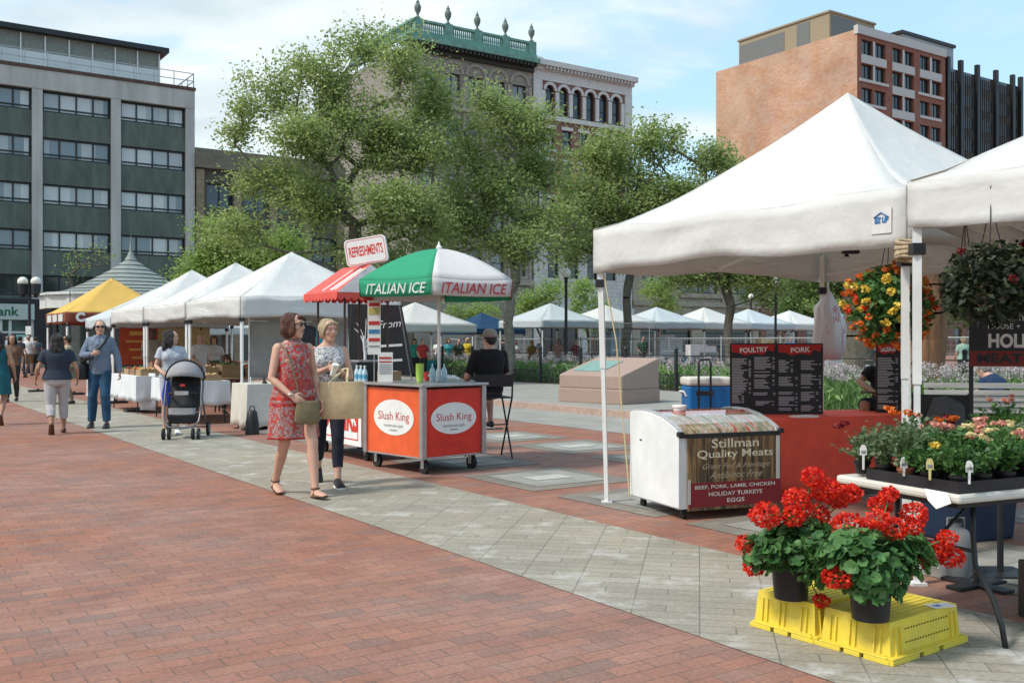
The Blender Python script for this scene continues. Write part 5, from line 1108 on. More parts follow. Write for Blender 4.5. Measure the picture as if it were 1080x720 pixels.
# ------------------------------------------------------------------ the market things
def tabl(name,label,c,dx,L_,D_,h,cloth,cl_label,legm=M_dark,top=M_white,drop=.62,group=None,cloth_sides=(1,1,1,1)):
    """folding table (top, legs) with its cloth lying on it; c = centre, dx = long direction"""
    a=math.atan2(dx.y,dx.x); t=thing('folding_table',c,a,label,'table',group)
    mb=MB(); mb.box((0,0,h-.02),(L_,D_,.035)); mb.build('tabletop',top,t,bevel=.008)
    for i,j in((-1,-1),(1,-1),(1,1),(-1,1)):
        mb=MB(); mb.tube([(i*(L_/2-.15),j*(D_/2-.08),h-.03),(i*(L_/2-.08),j*(D_/2-.06),0)],.013,8); mb.build('leg',legm,t)
    if cloth:
        mb=MB(); rs=[]; n=96
        def per(q,ex):
            # rounded rectangle perimeter point
            w=L_/2+ex; d=D_/2+ex; P4=[(-w,-d),(w,-d),(w,d),(-w,d)]; per_=[2*w,2*d,2*w,2*d]; T_=sum(per_); x=q*T_
            for k in range(4):
                if x<=per_[k]: u=x/per_[k]; A=P4[k];B=P4[(k+1)%4]; return A[0]+(B[0]-A[0])*u,A[1]+(B[1]-A[1])*u,min(u,1-u)*per_[k]
                x-=per_[k]
            return -w,-d,0
        vs=[];K=7
        for k in range(K):
            t_=k/(K-1)
            for i in range(n):
                x,y,e=per(i/n,.006); f=(.035*math.sin(i*1.1+t_)*.6+.03*noise.noise(V((i*.25,t_*2,c[0]))))*t_*min(1,e*5+.15); l=math.hypot(x,y)
                vs.append((x+(x/l)*f+x/l*.03*t_,y+(y/l)*f+y/l*.03*t_,h+.004-drop*t_*(1+.03*math.sin(i*.7))))
        fs=[(k*n+i,k*n+(i+1)%n,(k+1)*n+(i+1)%n,(k+1)*n+i) for k in range(K-1) for i in range(n)]+[tuple(range(n))]
        mb.add(vs,fs); o=mb.build('tablecloth',cloth,None,smooth=.7,solid=.004); o.location=c; o.rotation_euler=(0,0,a); tag(o,cl_label,'tablecloth')
    return t
M_cloth=mat('white_cloth',(.66,.68,.70),.9,var=.06,bump=.4,bscale=6); M_cream=mat('cream_cloth',(.60,.57,.50),.9,var=.07,bump=.4,bscale=6); M_redc=mat('red_cloth',(.88,.10,.055),.8,var=.10,bump=.35,bscale=6)
M_kraft=mat('cardboard',(.34,.23,.13),.85,var=.15)
def crate_box(label,loc,rz,d,m,cat='box',name='cardboard_box',group=None,fill=None):
    t=thing(name,loc,rz,label,cat,group); x,y,z=d; w=.012; mb=MB()
    mb.bx(-x/2,x/2,-y/2,-y/2+w,0,z); mb.bx(-x/2,x/2,y/2-w,y/2,0,z); mb.bx(-x/2,-x/2+w,-y/2+w,y/2-w,0,z); mb.bx(x/2-w,x/2,-y/2+w,y/2-w,0,z); mb.bx(-x/2+w,x/2-w,-y/2+w,y/2-w,.004,.02)
    mb.build('box_shell',m,t)
    if fill:
        g=random.Random(int(abs(loc[0]*100))); mb=MB(); R_=fill[1]
        n=int(fill[2]) if len(fill)>2 else 14
        for _ in range(n): mb.ell((g.uniform(-x/2+.04,x/2-.04),g.uniform(-y/2+.04,y/2-.04),z-.01+g.uniform(-.02,.03)),(R_,R_,R_*.8),8,6)
        tag(mb.build('produce',fill[0],t,smooth=1),None,None,None,'stuff')
    return t
# --- stalls of the left row
P1_=V((-4.05,16.75,0)); 
tabl('folding_table','folding table under a cream cloth beside the two walking women',V((-3.75,16.95,0)),N,1.8,.75,.75,M_cream,'cream tablecloth hanging almost to the ground under the nearest left canopy',drop=.70)
tabl('folding_table','folding table under a white cloth behind the stroller',V((-6.15,18.35,0))+N*.2,U,2.3,.75,.75,M_cloth,'white tablecloth on the produce table behind the stroller',drop=.42)
tabl('folding_table','folding table under a white cloth right of the man in blue',V((-8.0,20.9,0))+N*.2,U,2.2,.75,.75,M_cloth,'white tablecloth on the table just right of the man in blue',drop=.50)
tabl('folding_table','bare folding table with boxes inside the second canopy',V((-5.35,19.7,0)),N,2.0,.8,.75,None,'',top=M_kraft)
tabl('folding_table','wooden table stacked with goods inside the third canopy',V((-7.3,23.0,0)),N,2.2,.8,.75,None,'',top=M_wood)
# hanging cloth panel at the pole
mb=MB(); vs=[(x*.1,.02*math.sin(x*1.3),z*.15-.0) for z in range(6) for x in range(5)]; mb.add(vs,[(z*5+x,z*5+x+1,(z+1)*5+x+1,(z+1)*5+x) for z in range(5) for x in range(4)])
o=mb.build('cloth_panel',M_cloth,smooth=1,solid=.006); o.location=(-7.55,20.2,.06); o.rotation_euler=(0,0,math.radians(-20)); tag(o,'white cloth panel hanging from the table corner beside the canopy pole','cloth')
# goods on the cream table
gg=random.Random(5)
for k in range(9):
    c=V((-3.75,16.95,.757))+N*(-.75+.19*k)-U*(.12+.1*(k%2)); t=thing('jewellery_stand',c,gg.uniform(0,3),'small dark display stand on the cream clothed table','display stand','display stands on the cream table')
    mb=MB(); mb.box((0,0,.01),(.09,.06,.02)); mb.box((0,.01,.06),(.07,.015,.09)); mb.box((0,-.01,.03),(.05,.03,.02)); mb.build('stand',M_black if k%3 else M_paper,t,bevel=.003)
t=thing('clothes_pile',V((-3.55,17.9,0)),ANG,'black folded clothes heaped on a table under the nearest left canopy','clothes')
mb=MB(); 
for k in range(14): mb.ell((gg.uniform(-.7,.7),gg.uniform(-.2,.2),.78+gg.uniform(0,.12)),(.18,.14,.07),10,7)
remeshed(mb,'cloth_heap',mat('black_cloth',(.015,.012,.014),.95,var=.4,scale=10),t,.025,2,.02,8)
tabl('folding_table','folding table below the heap of black clothes',V((-3.55,17.9,0)),N,1.6,.6,.74,None,'')
# grey printed banner behind the first stall
t=thing('banner',V((-3.72,18.8,0)),ANG+.05,'grey white printed backdrop hung behind the nearest left stall','banner')
mb=MB(); n=20
vs=[((i/n-.5)*2.6,.03*math.sin(i*1.1)+.02*math.sin(j*2+i*.5),.75+j*.22) for j in range(6) for i in range(n+1)]
mb.add(vs,[(j*(n+1)+i,j*(n+1)+i+1,(j+1)*(n+1)+i+1,(j+1)*(n+1)+i) for j in range(5) for i in range(n)]); mb.build('sheet',mat('grey_banner',(.40,.42,.42),.7,var=.15,scale=3),t,smooth=1,solid=.005)
text('one of a kind',.24,mat('grey_letter',(.24,.26,.28),.7),TM((-.1,-.055,1.6),(1,0,0),Z),t,width=1.5) if False else None
mb=MB()
for z in(.78,1.82): mb.bar((-1.3,0,z),(1.3,0,z),.02,.02)
for x in(-1.3,1.3): mb.tube([(x,0,0),(x,0,1.95)],.016)
mb.build('rail',M_alu,t)
for k in range(3):
    t=thing('hanging_shirt',V((-3.75,17.5,0))+N*(.28*k-.1),ANG,['turquoise shirt hanging under the nearest left canopy beside the red dress woman','dark shirt hanging between two turquoise ones','second turquoise shirt hanging behind the blonde woman'][k],'shirt')
    mb=MB(); mb.rings([((0,0,1.22),(.15,0,0),(0,.03,0)),((0,0,1.5),(.13,0,0),(0,.035,0)),((0,0,1.68),(.17,0,0),(0,.03,0)),((0,0,1.73),(.06,0,0),(0,.02,0))],16); mb.build('shirt_body',C('turq',(.03,.32,.36)) if k!=1 else M_black,t,smooth=.9)
    mb=MB(); mb.tube([(0,0,1.72),(0,0,1.90)],.004); mb.build('hook',M_steel,t)
# weight bag at pole
t=thing('weight_bag',G(266,458),.3,'black sandbag weight at the foot of the nearest left canopy pole','weight'); mb=MB(); mb.rings([((0,0,0),(.11,0,0),(0,.08,0)),((0,0,.2),(.10,0,0),(0,.07,0)),((0,0,.36),(.07,0,0),(0,.05,0)),((0,0,.38),(.03,0,0),(0,.03,0))],14); mb.build('bag_body',M_black,t,smooth=.8); mb=MB(); mb.tube([(-.04,0,.37),(-.03,0,.44),(.03,0,.44),(.04,0,.37)],.01); mb.build('handle',M_black,t)
for k,(px,py,lb_) in enumerate([(145,434,'flat black weight plate at the pole beside the white cloth panel'),(122,425,'flat black weight plate left of the white cloth panel'),(78,416,'flat black weight plate behind the woman in capri trousers'),(40,413,'flat black weight plate near the yellow canopy pole')]):
    t=thing('weight_plate',G(px,py),ANG,lb_,'weight'); mb=MB(); mb.box((0,0,.03),(.5,.32,.05)); mb.tube([(0,0,.05),(0,0,.09)],.04); mb.build('plate',M_black,t,bevel=.01)
# produce boxes
M_bread=mat('bread',(.48,.33,.17),.8,var=.2); M_grnp=mat('green_produce',(.06,.14,.03),.7,var=.3); M_redp=mat('red_produce',(.40,.04,.02),.5,var=.3); M_orp=mat('orange_produce',(.55,.22,.04),.6,var=.2)
kinds=[('bread rolls',M_bread,.04),('green vegetables',M_grnp,.045),('red produce',M_redp,.035),('oranges',M_orp,.035)]
for k in range(5):
    nm,m_,r_=kinds[[0,0,1,0,2][k]]; crate_box(f'low cardboard tray of {nm}, {["first","second","third","fourth","fifth"][k]} from the near end behind the stroller',V((-6.15,18.35,.757))+N*.2+U*(-.9+.45*k),math.atan2(U.y,U.x),(.38,.5,.09),M_kraft,'tray','produce_tray',fill=(m_,r_,20))
for k in range(4):
    crate_box(f'brown cardboard box on the bare table, {["leftmost","second","third","rightmost"][k]} of four in the second canopy',V((-5.35,19.7,.752))+N*(-.72+.48*k),ANG,(.42,.34,.2+.05*(k%2)),M_kraft,fill=(kinds[k%4][1],.04,16))
for k in range(5):
    nm,m_,r_=kinds[(k+2)%4]; crate_box(f'wooden crate of {nm} below the red banner, number {k+1} from the left'.replace('number 1 from','first from').replace('number 2','second').replace('number 3','third').replace('number 4','fourth').replace('number 5','fifth'),V((-7.3,23.0,.752))+N*(-.85+.42*k),ANG,(.36,.4,.22),M_wood,'crate','wooden_crate',fill=(m_,r_,16))
for k in range(4):
    crate_box(f'tray of books and jars on the white clothed table beside the man in blue, {["nearest","second","third","farthest"][k]}',V((-8.0,20.9,.757))+N*.2+U*(-.8+.5*k),math.atan2(U.y,U.x),(.4,.5,.12),M_wood if k%2 else M_kraft,'tray','display_tray',fill=(kinds[(k*3)%4][1],.035,16))
t=thing('banner',V((-9.2,24.6,0)),ANG,'red orange lettered banner hanging inside the third canopy','banner')
mb=MB(); mb.box((0,0,1.45),(.95,.02,1.15)); mb.build('sheet',mat('red_orange_banner',(.38,.055,.02),.7,var=.25,scale=4),t); mb=MB(); mb.box((.95,.03,1.45),(.25,.02,1.15)); mb.build('side_panel',mat('dark_banner',(.05,.03,.02),.7),t)
mb=MB(); g=random.Random(4)
for i in range(5): mb.box((g.uniform(-.08,.08),-.013,1.85-i*.2),(g.uniform(.4,.7),.004,.05+.05*(i==1)))
tag(mb.build('lettering_marks',mat('yellow_print',(.55,.30,.06),.7),t),None,None)
mb=MB(); mb.bar((-.55,0,2.03),(1.2,0,2.03),.02,.02); mb.build('rail',M_alu,t)
t=thing('wall_hanging',V((-8.3,25.2,0)),ANG,'cream cloth with dark dots hanging behind the tan shirted vendor','cloth'); mb=MB(); mb.box((0,0,1.4),(1.3,.02,1.25)); mb.build('sheet',patmat('dotted_cloth',[(0,(.08,.04,.02)),(.28,(.42,.30,.14))],9,'voronoi'),t); mb=MB(); mb.bar((-.8,0,2.03),(.8,0,2.03),.02,.02); mb.build('rail',M_alu,t)
# ------------------------------------------------------------------ stroller
M_sg=mat('grey_stroller_fabric',(.28,.27,.28),.85,var=.12,bump=.3,bscale=30); M_sb=mat('black_stroller_fabric',(.02,.02,.022),.8,var=.3)
t=thing('baby_stroller',V((-4.93,15.0,0)),math.radians(8),'grey and black baby stroller with canopy up before the woman in the grey t-shirt','stroller')
mb=MB()  # frame: U-shaped front hoop + sides
mb.tube([(-.25,.12,1.0),(-.27,.0,.8),(-.27,-.15,.5),(-.25,-.27,.27),(-.17,-.33,.19),(0,-.35,.17),(.17,-.33,.19),(.25,-.27,.27),(.27,-.15,.5),(.27,.0,.8),(.25,.12,1.0)],.014,8)
for s_ in(-1,1): mb.tube([(s_*.26,-.05,.62),(s_*.26,.2,.35),(s_*.27,.33,.12)],.014,8); mb.tube([(s_*.25,.05,.86),(s_*.25,.3,1.0),(s_*.2,.42,1.07)],.014,8)
mb.tube([(-.2,.42,1.07),(.2,.42,1.07)],.016,8); mb.tube([(-.27,.33,.14),(.27,.33,.14)],.012); mb.build('frame',mat('grey_tube',(.16,.16,.17),.35,.5),t,smooth=1)
mb=MB(); mb.rings([((0,-.02,.40),(.20,0,0),(0,.16,.0)),((0,.0,.48),(.22,0,0),(0,.20,0)),((0,.10,.80),(.22,0,0),(0,.08,.02)),((0,.16,1.0),(.20,0,0),(0,.05,.02))],20); mb.build('seat',M_sb,t,smooth=.8)
mb=MB(); mb.M=Matrix.Translation((0,.06,.86)); k=9; n=16; vs=[]
for i in range(k):
    a=math.radians(12+i*15); 
    for j in range(n+1):
        b=PI*j/n; vs.append((math.cos(b)*.27*(1-.0*i),-math.cos(a)*math.sin(b)*.30,math.sin(a)*math.sin(b)*.27+.02))
mb.add(vs,[(i*(n+1)+j,i*(n+1)+j+1,(i+1)*(n+1)+j+1,(i+1)*(n+1)+j) for i in range(k-1) for j in range(n)]); mb.build('canopy',M_sg,t,smooth=1,solid=.012)
mb=MB(); mb.M=Matrix.Translation((0,.05,.86)); mb.tube([(math.cos(PI*j/14)*.285,-.13*math.sin(PI*j/14)*0-.02,math.sin(PI*j/14)*.285+.02) for j in range(15)],.016,8); mb.build('canopy_rim',M_sb,t,smooth=1)
mb=MB(); mb.box((0,-.05,.30),(.38,.36,.14),taper=1.15); mb.build('basket',M_sb,t,bevel=.02)
mb=MB(); mb.rings([((0,-.22,.36),(.19,0,0),(0,.03,0)),((0,-.20,.46),(.20,0,0),(0,.04,0))],16); mb.build('footrest',M_sg,t,smooth=.8)
mb=MB(); mb.tube([(-.22,-.05,.66),(-.18,-.24,.68),(.18,-.24,.68),(.22,-.05,.66)],.018,8); mb.build('bumper_bar',M_sb,t,smooth=1)
mb=MB(); mb.box((0,-.268,.685),(.2,.015,.06)); mb.build('name_plate',M_steel,t,bevel=.004); mb=MB(); mb.box((.0,-.19,.80),(.07,.01,.035)); mb.build('buckle',M_red,t)
for x,y,r_ in((-.25,-.30,.085),(-.17,-.30,.085),(.17,-.30,.085),(.25,-.30,.085),(-.29,.33,.115),(.29,.33,.115)):
    w=MB(); w.tube([(x-.018,y,r_),(x+.018,y,r_)],r_,18); wo=w.build('wheel',M_rub,t,bevel=.006); w=MB(); w.tube([(x-.021,y,r_),(x+.021,y,r_)],r_*.5,12); w.build('hub',M_sg,wo)
t=thing('carry_bag',P(176,405,15.4),0,'bright blue bag hanging beside the stroller','bag'); mb=MB(); mb.rings([((0,0,-.33),(.07,0,0),(0,.03,0)),((0,0,-.15),(.08,0,0),(0,.04,0)),((0,0,.08),(.03,0,0),(0,.02,0)),((0,0,.2),(.012,0,0),(0,.012,0))],14); mb.build('bag_body',mat('cobalt_cloth',(.01,.04,.30),.8,bump=.3),t,smooth=.9)
# ------------------------------------------------------------------ drinks cart with red roof
t=thing('refreshment_cart',V((-1.80,11.95,0)),math.atan2(-U.y,-U.x),'red and white drinks cart with a red awning roof and a tilted sign on top','cart')
# local: x runs toward the camera along the square axis, -y faces the walkway
M_redlit=mat('sunlit_red_panel',(.74,.11,.03),.35,var=.14,scale=5); M_redshade=mat('shaded_red_panel',(.64,.035,.02),.35,var=.16,scale=5); M_mar=mat('maroon_panel',(.10,.012,.015),.5)  # sunlit and shaded sides of the red slush cart put into the colours
mb=MB(); mb.bx(-1.55,0,.02,.72,.2,.90); mb.build('body',M_mar,t,bevel=.01)
mb=MB(); mb.bx(-1.57,.0,-.015,.017,.18,.89); mb.build('front_panel',M_white,t,bevel=.005)
text('DRINKS',.5,mat('red_sign',(.62,.04,.02),.5),TM((-.60,-.019,.50),(1,0,0),Z),t,width=1.05,height=.34,off=.02)
mb=MB()
for a,b in(((-1.5,.26),(-.08,.26)),((-1.5,.83),(-.08,.83)),((-1.5,.26),(-1.5,.83)),((-.08,.26),(-.08,.83))): mb.bar((a[0],-.018,a[1]),(b[0],-.018,b[1]),.012,.004,up=V((0,1,0)))
mb.build('panel_border',mat('red_sign',(.62,.04,.02),.5),t)
mb=MB(); mb.bx(-1.6,.03,-.04,.76,.90,.935); mb.build('countertop',M_steel,t,bevel=.006)
for x in(-1.35,-.12):
    for y in(.12,.62):
        w=MB(); w.tube([(x,y-.02,.07),(x,y+.02,.07)],.07,16); wo=w.build('wheel',M_rub,t); w=MB(); w.bx(x-.015,x+.015,y-.03,y+.03,.07,.2); w.build('fork',M_steel,wo)
mb=MB(); 
for x,y in((-1.45,.06),(-.62,.06),(-1.45,.66),(-.62,.66)): 
    o=MB().tube([(x,y,.93),(x,y,2.08)],.016,8).build('post',mat('brown_post',(.06,.035,.03),.5),t)
M_aw=mat('red_awning',(.66,.09,.07),.6,var=.08,bump=.2,bscale=8); M_aws=patmat('striped_awning',[(0,(.66,.10,.09)),(.5,(.66,.60,.58)),(.62,(.66,.10,.09))],1.2,'noise',.6,(12,.4,.4))
x0,x1,y0,y1,ze,zr=-1.50,-.45,-.12,.84,2.06,2.42; xr0,xr1,ym=-1.35,-.5,.36
mb=MB(); mb.add([(x0,y0,ze),(x1,y0,ze),(x1,y1,ze),(x0,y1,ze),(xr0,ym,zr),(xr1,ym,zr)],[(0,1,5,4),(2,3,4,5),(3,0,4)],0); mb.build('awning_roof',M_aw,t,solid=.008)
mb=MB(); mb.add([(x1+.002,y0,ze),(x1+.002,y1,ze),(xr1+.002,ym,zr)],[(0,1,2)]); mb.build('awning_gable',mat('white_awning',(.68,.66,.64),.6),t,solid=.008)
mb=MB()
for (ax_,ay_),(bx_,by_) in(((x0,y0),(x1,y0)),((x1,y0),(x1,y1)),((x1,y1),(x0,y1)),((x0,y1),(x0,y0))):
    nn=10
    for k in range(nn):
        a=V((ax_,ay_,ze)).lerp(V((bx_,by_,ze)),k/nn); b=V((ax_,ay_,ze)).lerp(V((bx_,by_,ze)),(k+1)/nn); m_=(a+b)/2
        mb.add([a,b,b-Z*.06,m_+(b-a)*.25-Z*.095,m_-(b-a)*.25-Z*.095,a-Z*.06],[(0,1,2,3,4,5)])
mb.build('scalloped_valance',M_aw,t,solid=.006)
# white stripe text on the awning slope
text('COLD DRINKS',.12,mat('awning_white',(.68,.62,.60),.6),TM(V((-.95,(y0+ym)/2,(ze+zr)/2))+V((0,-.012,.012)),(1,0,0),(0,ym-y0,zr-ze)),t,width=.75,shear=.3) if False else None
mb=MB(); 
q=V((0,ym-y0,zr-ze)).normalized(); nn_=V((1,0,0)).cross(q)
for a in(-.98,-.72,-.60): 
    A=V((a,y0+.04,ze+.04*q.z/q.y)); mb.bar(A+nn_*.006,A+q*.46+nn_*.006+V((.12,0,0)),.05 if a!=-.72 else .1,.004,up=nn_)
mb.build('awning_stripes',mat('awning_white',(.68,.62,.60),.6),t)
sgn=V((-.62,.36,2.60))
sg=MB(); hw,hh,rr=.27,.17,.05; poly=[]
for cx,cz,a0 in((hw-rr,hh-rr,0),(-hw+rr,hh-rr,90),(-hw+rr,-hh+rr,180),(hw-rr,-hh+rr,270)):
    for k in range(5): a=math.radians(a0+k*22.5); poly.append((cx+rr*math.cos(a),cz+rr*math.sin(a)))
sg.prism(poly,-.03,.03); so_=sg.build('roof_sign',M_paper,t,bevel=.006); so_.location=sgn; so_.rotation_euler=(0,math.radians(-9),math.radians(50))
text('REFRESHMENTS',.1,mat('red_sign',(.62,.04,.02),.5),TM((0,-.0315,0),(1,0,0),Z),so_,width=.44,height=.13,off=.002)
mb=MB()
for k in range(20): a,b=poly[k],poly[(k+1)%20]; mb.bar((a[0]*.92,-.031,a[1]*.90),(b[0]*.92,-.031,b[1]*.90),.006,.003,up=V((0,1,0)))
mb.build('sign_border',mat('red_sign',(.62,.04,.02),.5),so_); mb=MB(); mb.tube([(0,0,-.17),(0,0,-.40)],.015); mb.build('sign_stem',M_dark,so_)
for k in range(3):
    b=thing('water_bottle',local(t,(-.35+.11*k,.10,.937)),0,['left water bottle','middle water bottle','right water bottle'][k]+' of three standing on the drinks cart','bottle','water bottles on the drinks cart')
    mb=MB(); mb.lathe([(.030,0),(.033,.02),(.033,.14),(.028,.155),(.013,.185),(.013,.2)],n=14); mb.build('bottle_body',mat('clear_bottle',(.45,.60,.66),.1,spec=.8),b,smooth=.8); mb=MB(); mb.lathe([(.015,.2),(.015,.22)],n=12); mb.build('cap',M_white,b)
    mb=MB(); mb.lathe([(.0335,.06),(.0335,.11)],n=14); mb.build('bottle_label',mat('blue_label',(.10,.35,.55),.5),b)
b=thing('cooker_box',local(t,(-.75,.42,.937)),ANG,'dark metal food warmer on the drinks cart','warmer'); mb=MB(); mb.box((0,0,.12),(.4,.3,.24)); mb.build('housing',M_dark,b,bevel=.01); mb=MB(); mb.box((0,0,.26),(.34,.25,.03)); mb.build('lid',M_steel,b,bevel=.008)
b=thing('cardboard_box',local(t,(-.30,.52,.937)),ANG+.2,'small brown cardboard box on the drinks cart','box'); mb=MB(); mb.box((0,0,.07),(.24,.18,.14)); mb.build('carton',M_kraft,b); mb=MB(); mb.box((0,0,.142),(.24,.04,.003)); mb.build('tape',M_paper,b)
# black art banner behind
b=thing('black_banner',V((-1.95,14.6,0)),.05,'black banner with a white tree drawing and lettering behind the slush cart','banner')
mb=MB(); mb.prism([(-.42,.95),(-.46,2.0),(.33,1.98),(.52,.98)],-.01,.01); mb.build('sheet',M_black,b)
mb=MB(); mb.bar((-.55,.0,0),(-.40,0,2.0),.02,.02); mb.bar((.62,0,0),(.30,0,1.97),.02,.02); mb.build('stand',M_steel,b)
mb=MB(); g=random.Random(3)
mb.tube([(-.2,-.014,1.0),(-.2,-.014,1.25),(-.22,-.014,1.5)],.022,5); 
for k in range(14):
    a=g.uniform(.3,2.8); mb.tube([(-.2,-.014,1.22+.02*k),(-.2+math.cos(a)*.09,-.014,1.35+.02*k+math.sin(a)*.05),(-.2+math.cos(a)*.17,-.014,1.4+.02*k+math.sin(a)*.12)],.006,4)
mb.build('tree_drawing',M_chalk,b)
text('From',.16,M_chalk,TM((.14,-.015,1.70),(1,0,.1),Z),b,shear=.3); text('coffee on',.12,M_chalk,TM((.16,-.015,1.16),(1,0,.05),Z),b,shear=.3,width=.5) if False else None
mb=MB()
for i in range(2): mb.bar((-.0,-.014,1.38-i*.22),(.34,-.014,1.40-i*.22),.035,.003,up=V((0,1,0)))
mb.build('lettering_marks',M_chalk,b)
# ------------------------------------------------------------------ slush cart
C0=V((-.965,10.78,0)); ux=(V((-.34,11.36,0))-C0).normalized(); 
t=thing('slush_cart',C0,math.atan2(ux.y,ux.x),'square orange and red Italian ice cart with white oval signs and steel corner posts','cart')
LW,LD,zb,zt=.86,1.06,.19,.955
mb=MB(); mb.bx(.02,LW-.02,.02,LD-.02,zb+.01,zt-.02); mb.build('body',M_mar,t)
mb=MB(); mb.bx(.035,LW-.035,-.004,.018,zb,zt-.03); fr=mb.build('right_side_panel',M_redshade,t)
mb=MB(); mb.bx(-.004,.018,.035,LD-.035,zb,zt-.03); fl_=mb.build('left_side_panel',M_redlit,t)
mb=MB(); mb.bx(LW-.018,LW+.004,.035,LD-.035,zb,zt-.03); mb.build('far_side_panel',M_redshade,t); mb=MB(); mb.bx(.035,LW-.035,LD-.018,LD+.004,zb,zt-.03); mb.build('back_panel',M_redlit,t)
mb=MB()
for x in(0,LW):
    for y in(0,LD): mb.box((x,y,(zb+zt)/2-.01),(.062,.062,zt-zb+.02))
for y in(-.0,LD): mb.bx(.032,LW-.032,y-.012,y+.012,zb-.02,zb-.001)
for x in(0,LW): mb.bx(x-.012,x+.012,.032,LD-.032,zb-.02,zb-.001)
mb.build('corner_posts',M_steel,t,bevel=.006)
mb=MB(); mb.bx(-.05,LW+.05,-.05,LD+.05,zt,zt+.028); mb.build('countertop',M_steel,t,bevel=.005)
M_slk=mat('slush_red',(.48,.03,.04),.6)
def oval(M,parent,w,h):
    mb=MB(); mb.M=M; mb.rings([((0,0,.0),(w,0,0),(0,h,0)),((0,0,.003),(w,0,0),(0,h,0))],40); o=mb.build('oval_sign',M_paper,parent)
    text('Slush King',.14,M_slk,M@Matrix.Translation((0,.012,.004)),o,width=w*1.55,height=h*.62)
    text('homemade style',.05,mat('grey_print',(.22,.24,.27),.7),M@Matrix.Translation((0,-h*.46,.004)),o,width=w*.95); mb=MB(); mb.M=M; mb.box((0,-h*.72,.004),(w*.35,h*.07,.001)); mb.build('print_line',mat('grey_print',(.22,.24,.27),.7),o)
oval(TM((LW/2,-.005,.60),(1,0,0),Z),fr,.325,.175); oval(TM((-.005,LD/2,.60),(0,-1,0),Z),fl_,.375,.20)
for x in(.09,LW-.09):
    for y in(.09,LD-.09):
        w=MB(); w.tube([(x-.022,y,.075),(x+.022,y,.075)],.075,18); wo=w.build('wheel',M_rub,t,bevel=.006); w=MB(); w.bx(x-.032,x-.025,y-.025,y+.025,.06,.185); w.bx(x+.025,x+.032,y-.025,y+.025,.06,.185); w.build('fork',M_steel,wo)
# parasol
pc=local(t,(LW/2+.12,LD/2-.12,0)); pc.z=0
t2_=thing('market_umbrella',V((pc.x,pc.y,0)),0,'green and white market umbrella printed with ITALIAN ICE over the slush cart','umbrella')
mb=MB(); mb.tube([(0,0,.985),(0,0,2.52)],.019,12); mb.build('pole',M_alu,t2_,smooth=1); mb=MB(); mb.lathe([(.03,2.50),(.035,2.53),(.015,2.56),(.004,2.60)],n=12); mb.build('finial',M_white,t2_)
M_ug=clothmat('green_umbrella_cloth',(.05,.40,.22),.3); M_uw=clothmat('white_umbrella_cloth',(.72,.70,.69),.25); M_ur=clothmat('red_umbrella_cloth',(.50,.03,.03),.25)
Ru=.975; ez=2.13; az=2.515; cols=[M_uw,M_ur,M_ug,M_uw,M_ur,M_ug]
def vtx(k): a=math.radians(-90+60*k); return V((math.cos(a)*Ru,math.sin(a)*Ru,0))
order={0:M_uw,1:M_ur,2:M_uw,3:M_ug,4:M_ur,5:M_ug}
order[0]=M_uw;order[5]=M_ug;order[1]=M_ur;order[4]=M_ur;order[2]=M_ug;order[3]=M_uw
for k in range(6):
    a,b=vtx(k),vtx((k+1)%6); mb=MB(); n1,n2=10,8; vs=[]
    for j in range(n2+1):
        r=1-j/n2
        for i in range(n1+1):
            e=a.lerp(b,i/n1)*r; z=ez+(az-ez)*(1-r**1.65)-.028*math.sin(PI*i/n1)*r*(1-.2*r); vs.append((e.x,e.y,z))
    mb.add(vs,[(j*(n1+1)+i,j*(n1+1)+i+1,(j+1)*(n1+1)+i+1,(j+1)*(n1+1)+i) for j in range(n2) for i in range(n1)])
    vs=[]
    for j in range(4):
        for i in range(n1+1):
            e=a.lerp(b,i/n1); nn=((a+b)/2).normalized(); w=.006*math.sin(i*1.7+k)*j/3-.004*j; vs.append((e.x+nn.x*w,e.y+nn.y*w,ez-.028*math.sin(PI*i/n1)*.8-.002-.185*j/3+(.012*math.sin(PI*i/n1) if j else 0)))
    mb.add(vs,[(j*(n1+1)+i,j*(n1+1)+i+1,(j+1)*(n1+1)+i+1,(j+1)*(n1+1)+i) for j in range(3) for i in range(n1)])
    p_=mb.build('canopy_panel',order[k],t2_,smooth=.6,solid=.002)
    if k in(0,5):
        mid=(a+b)/2; nn=mid.normalized(); text('ITALIAN ICE',.15,M_chalk if k==5 else mat('umbrella_red_ink',(.45,.03,.04),.7),TM(V((mid.x,mid.y,ez-.115))+nn*.012,(b-a),Z),p_,width=.80,height=.115,off=.001,shear=.25)
    mb=MB(); mb.tube([(0,0,az-.02),(a.x*.5,a.y*.5,ez+(az-ez)*(1-.5**1.65)-.02),(a.x*.98,a.y*.98,ez-.01)],.006,6); mb.tube([(0,0,2.18),(a.x*.45,a.y*.45,2.38)],.005,5); mb.build('rib',M_steel,t2_)
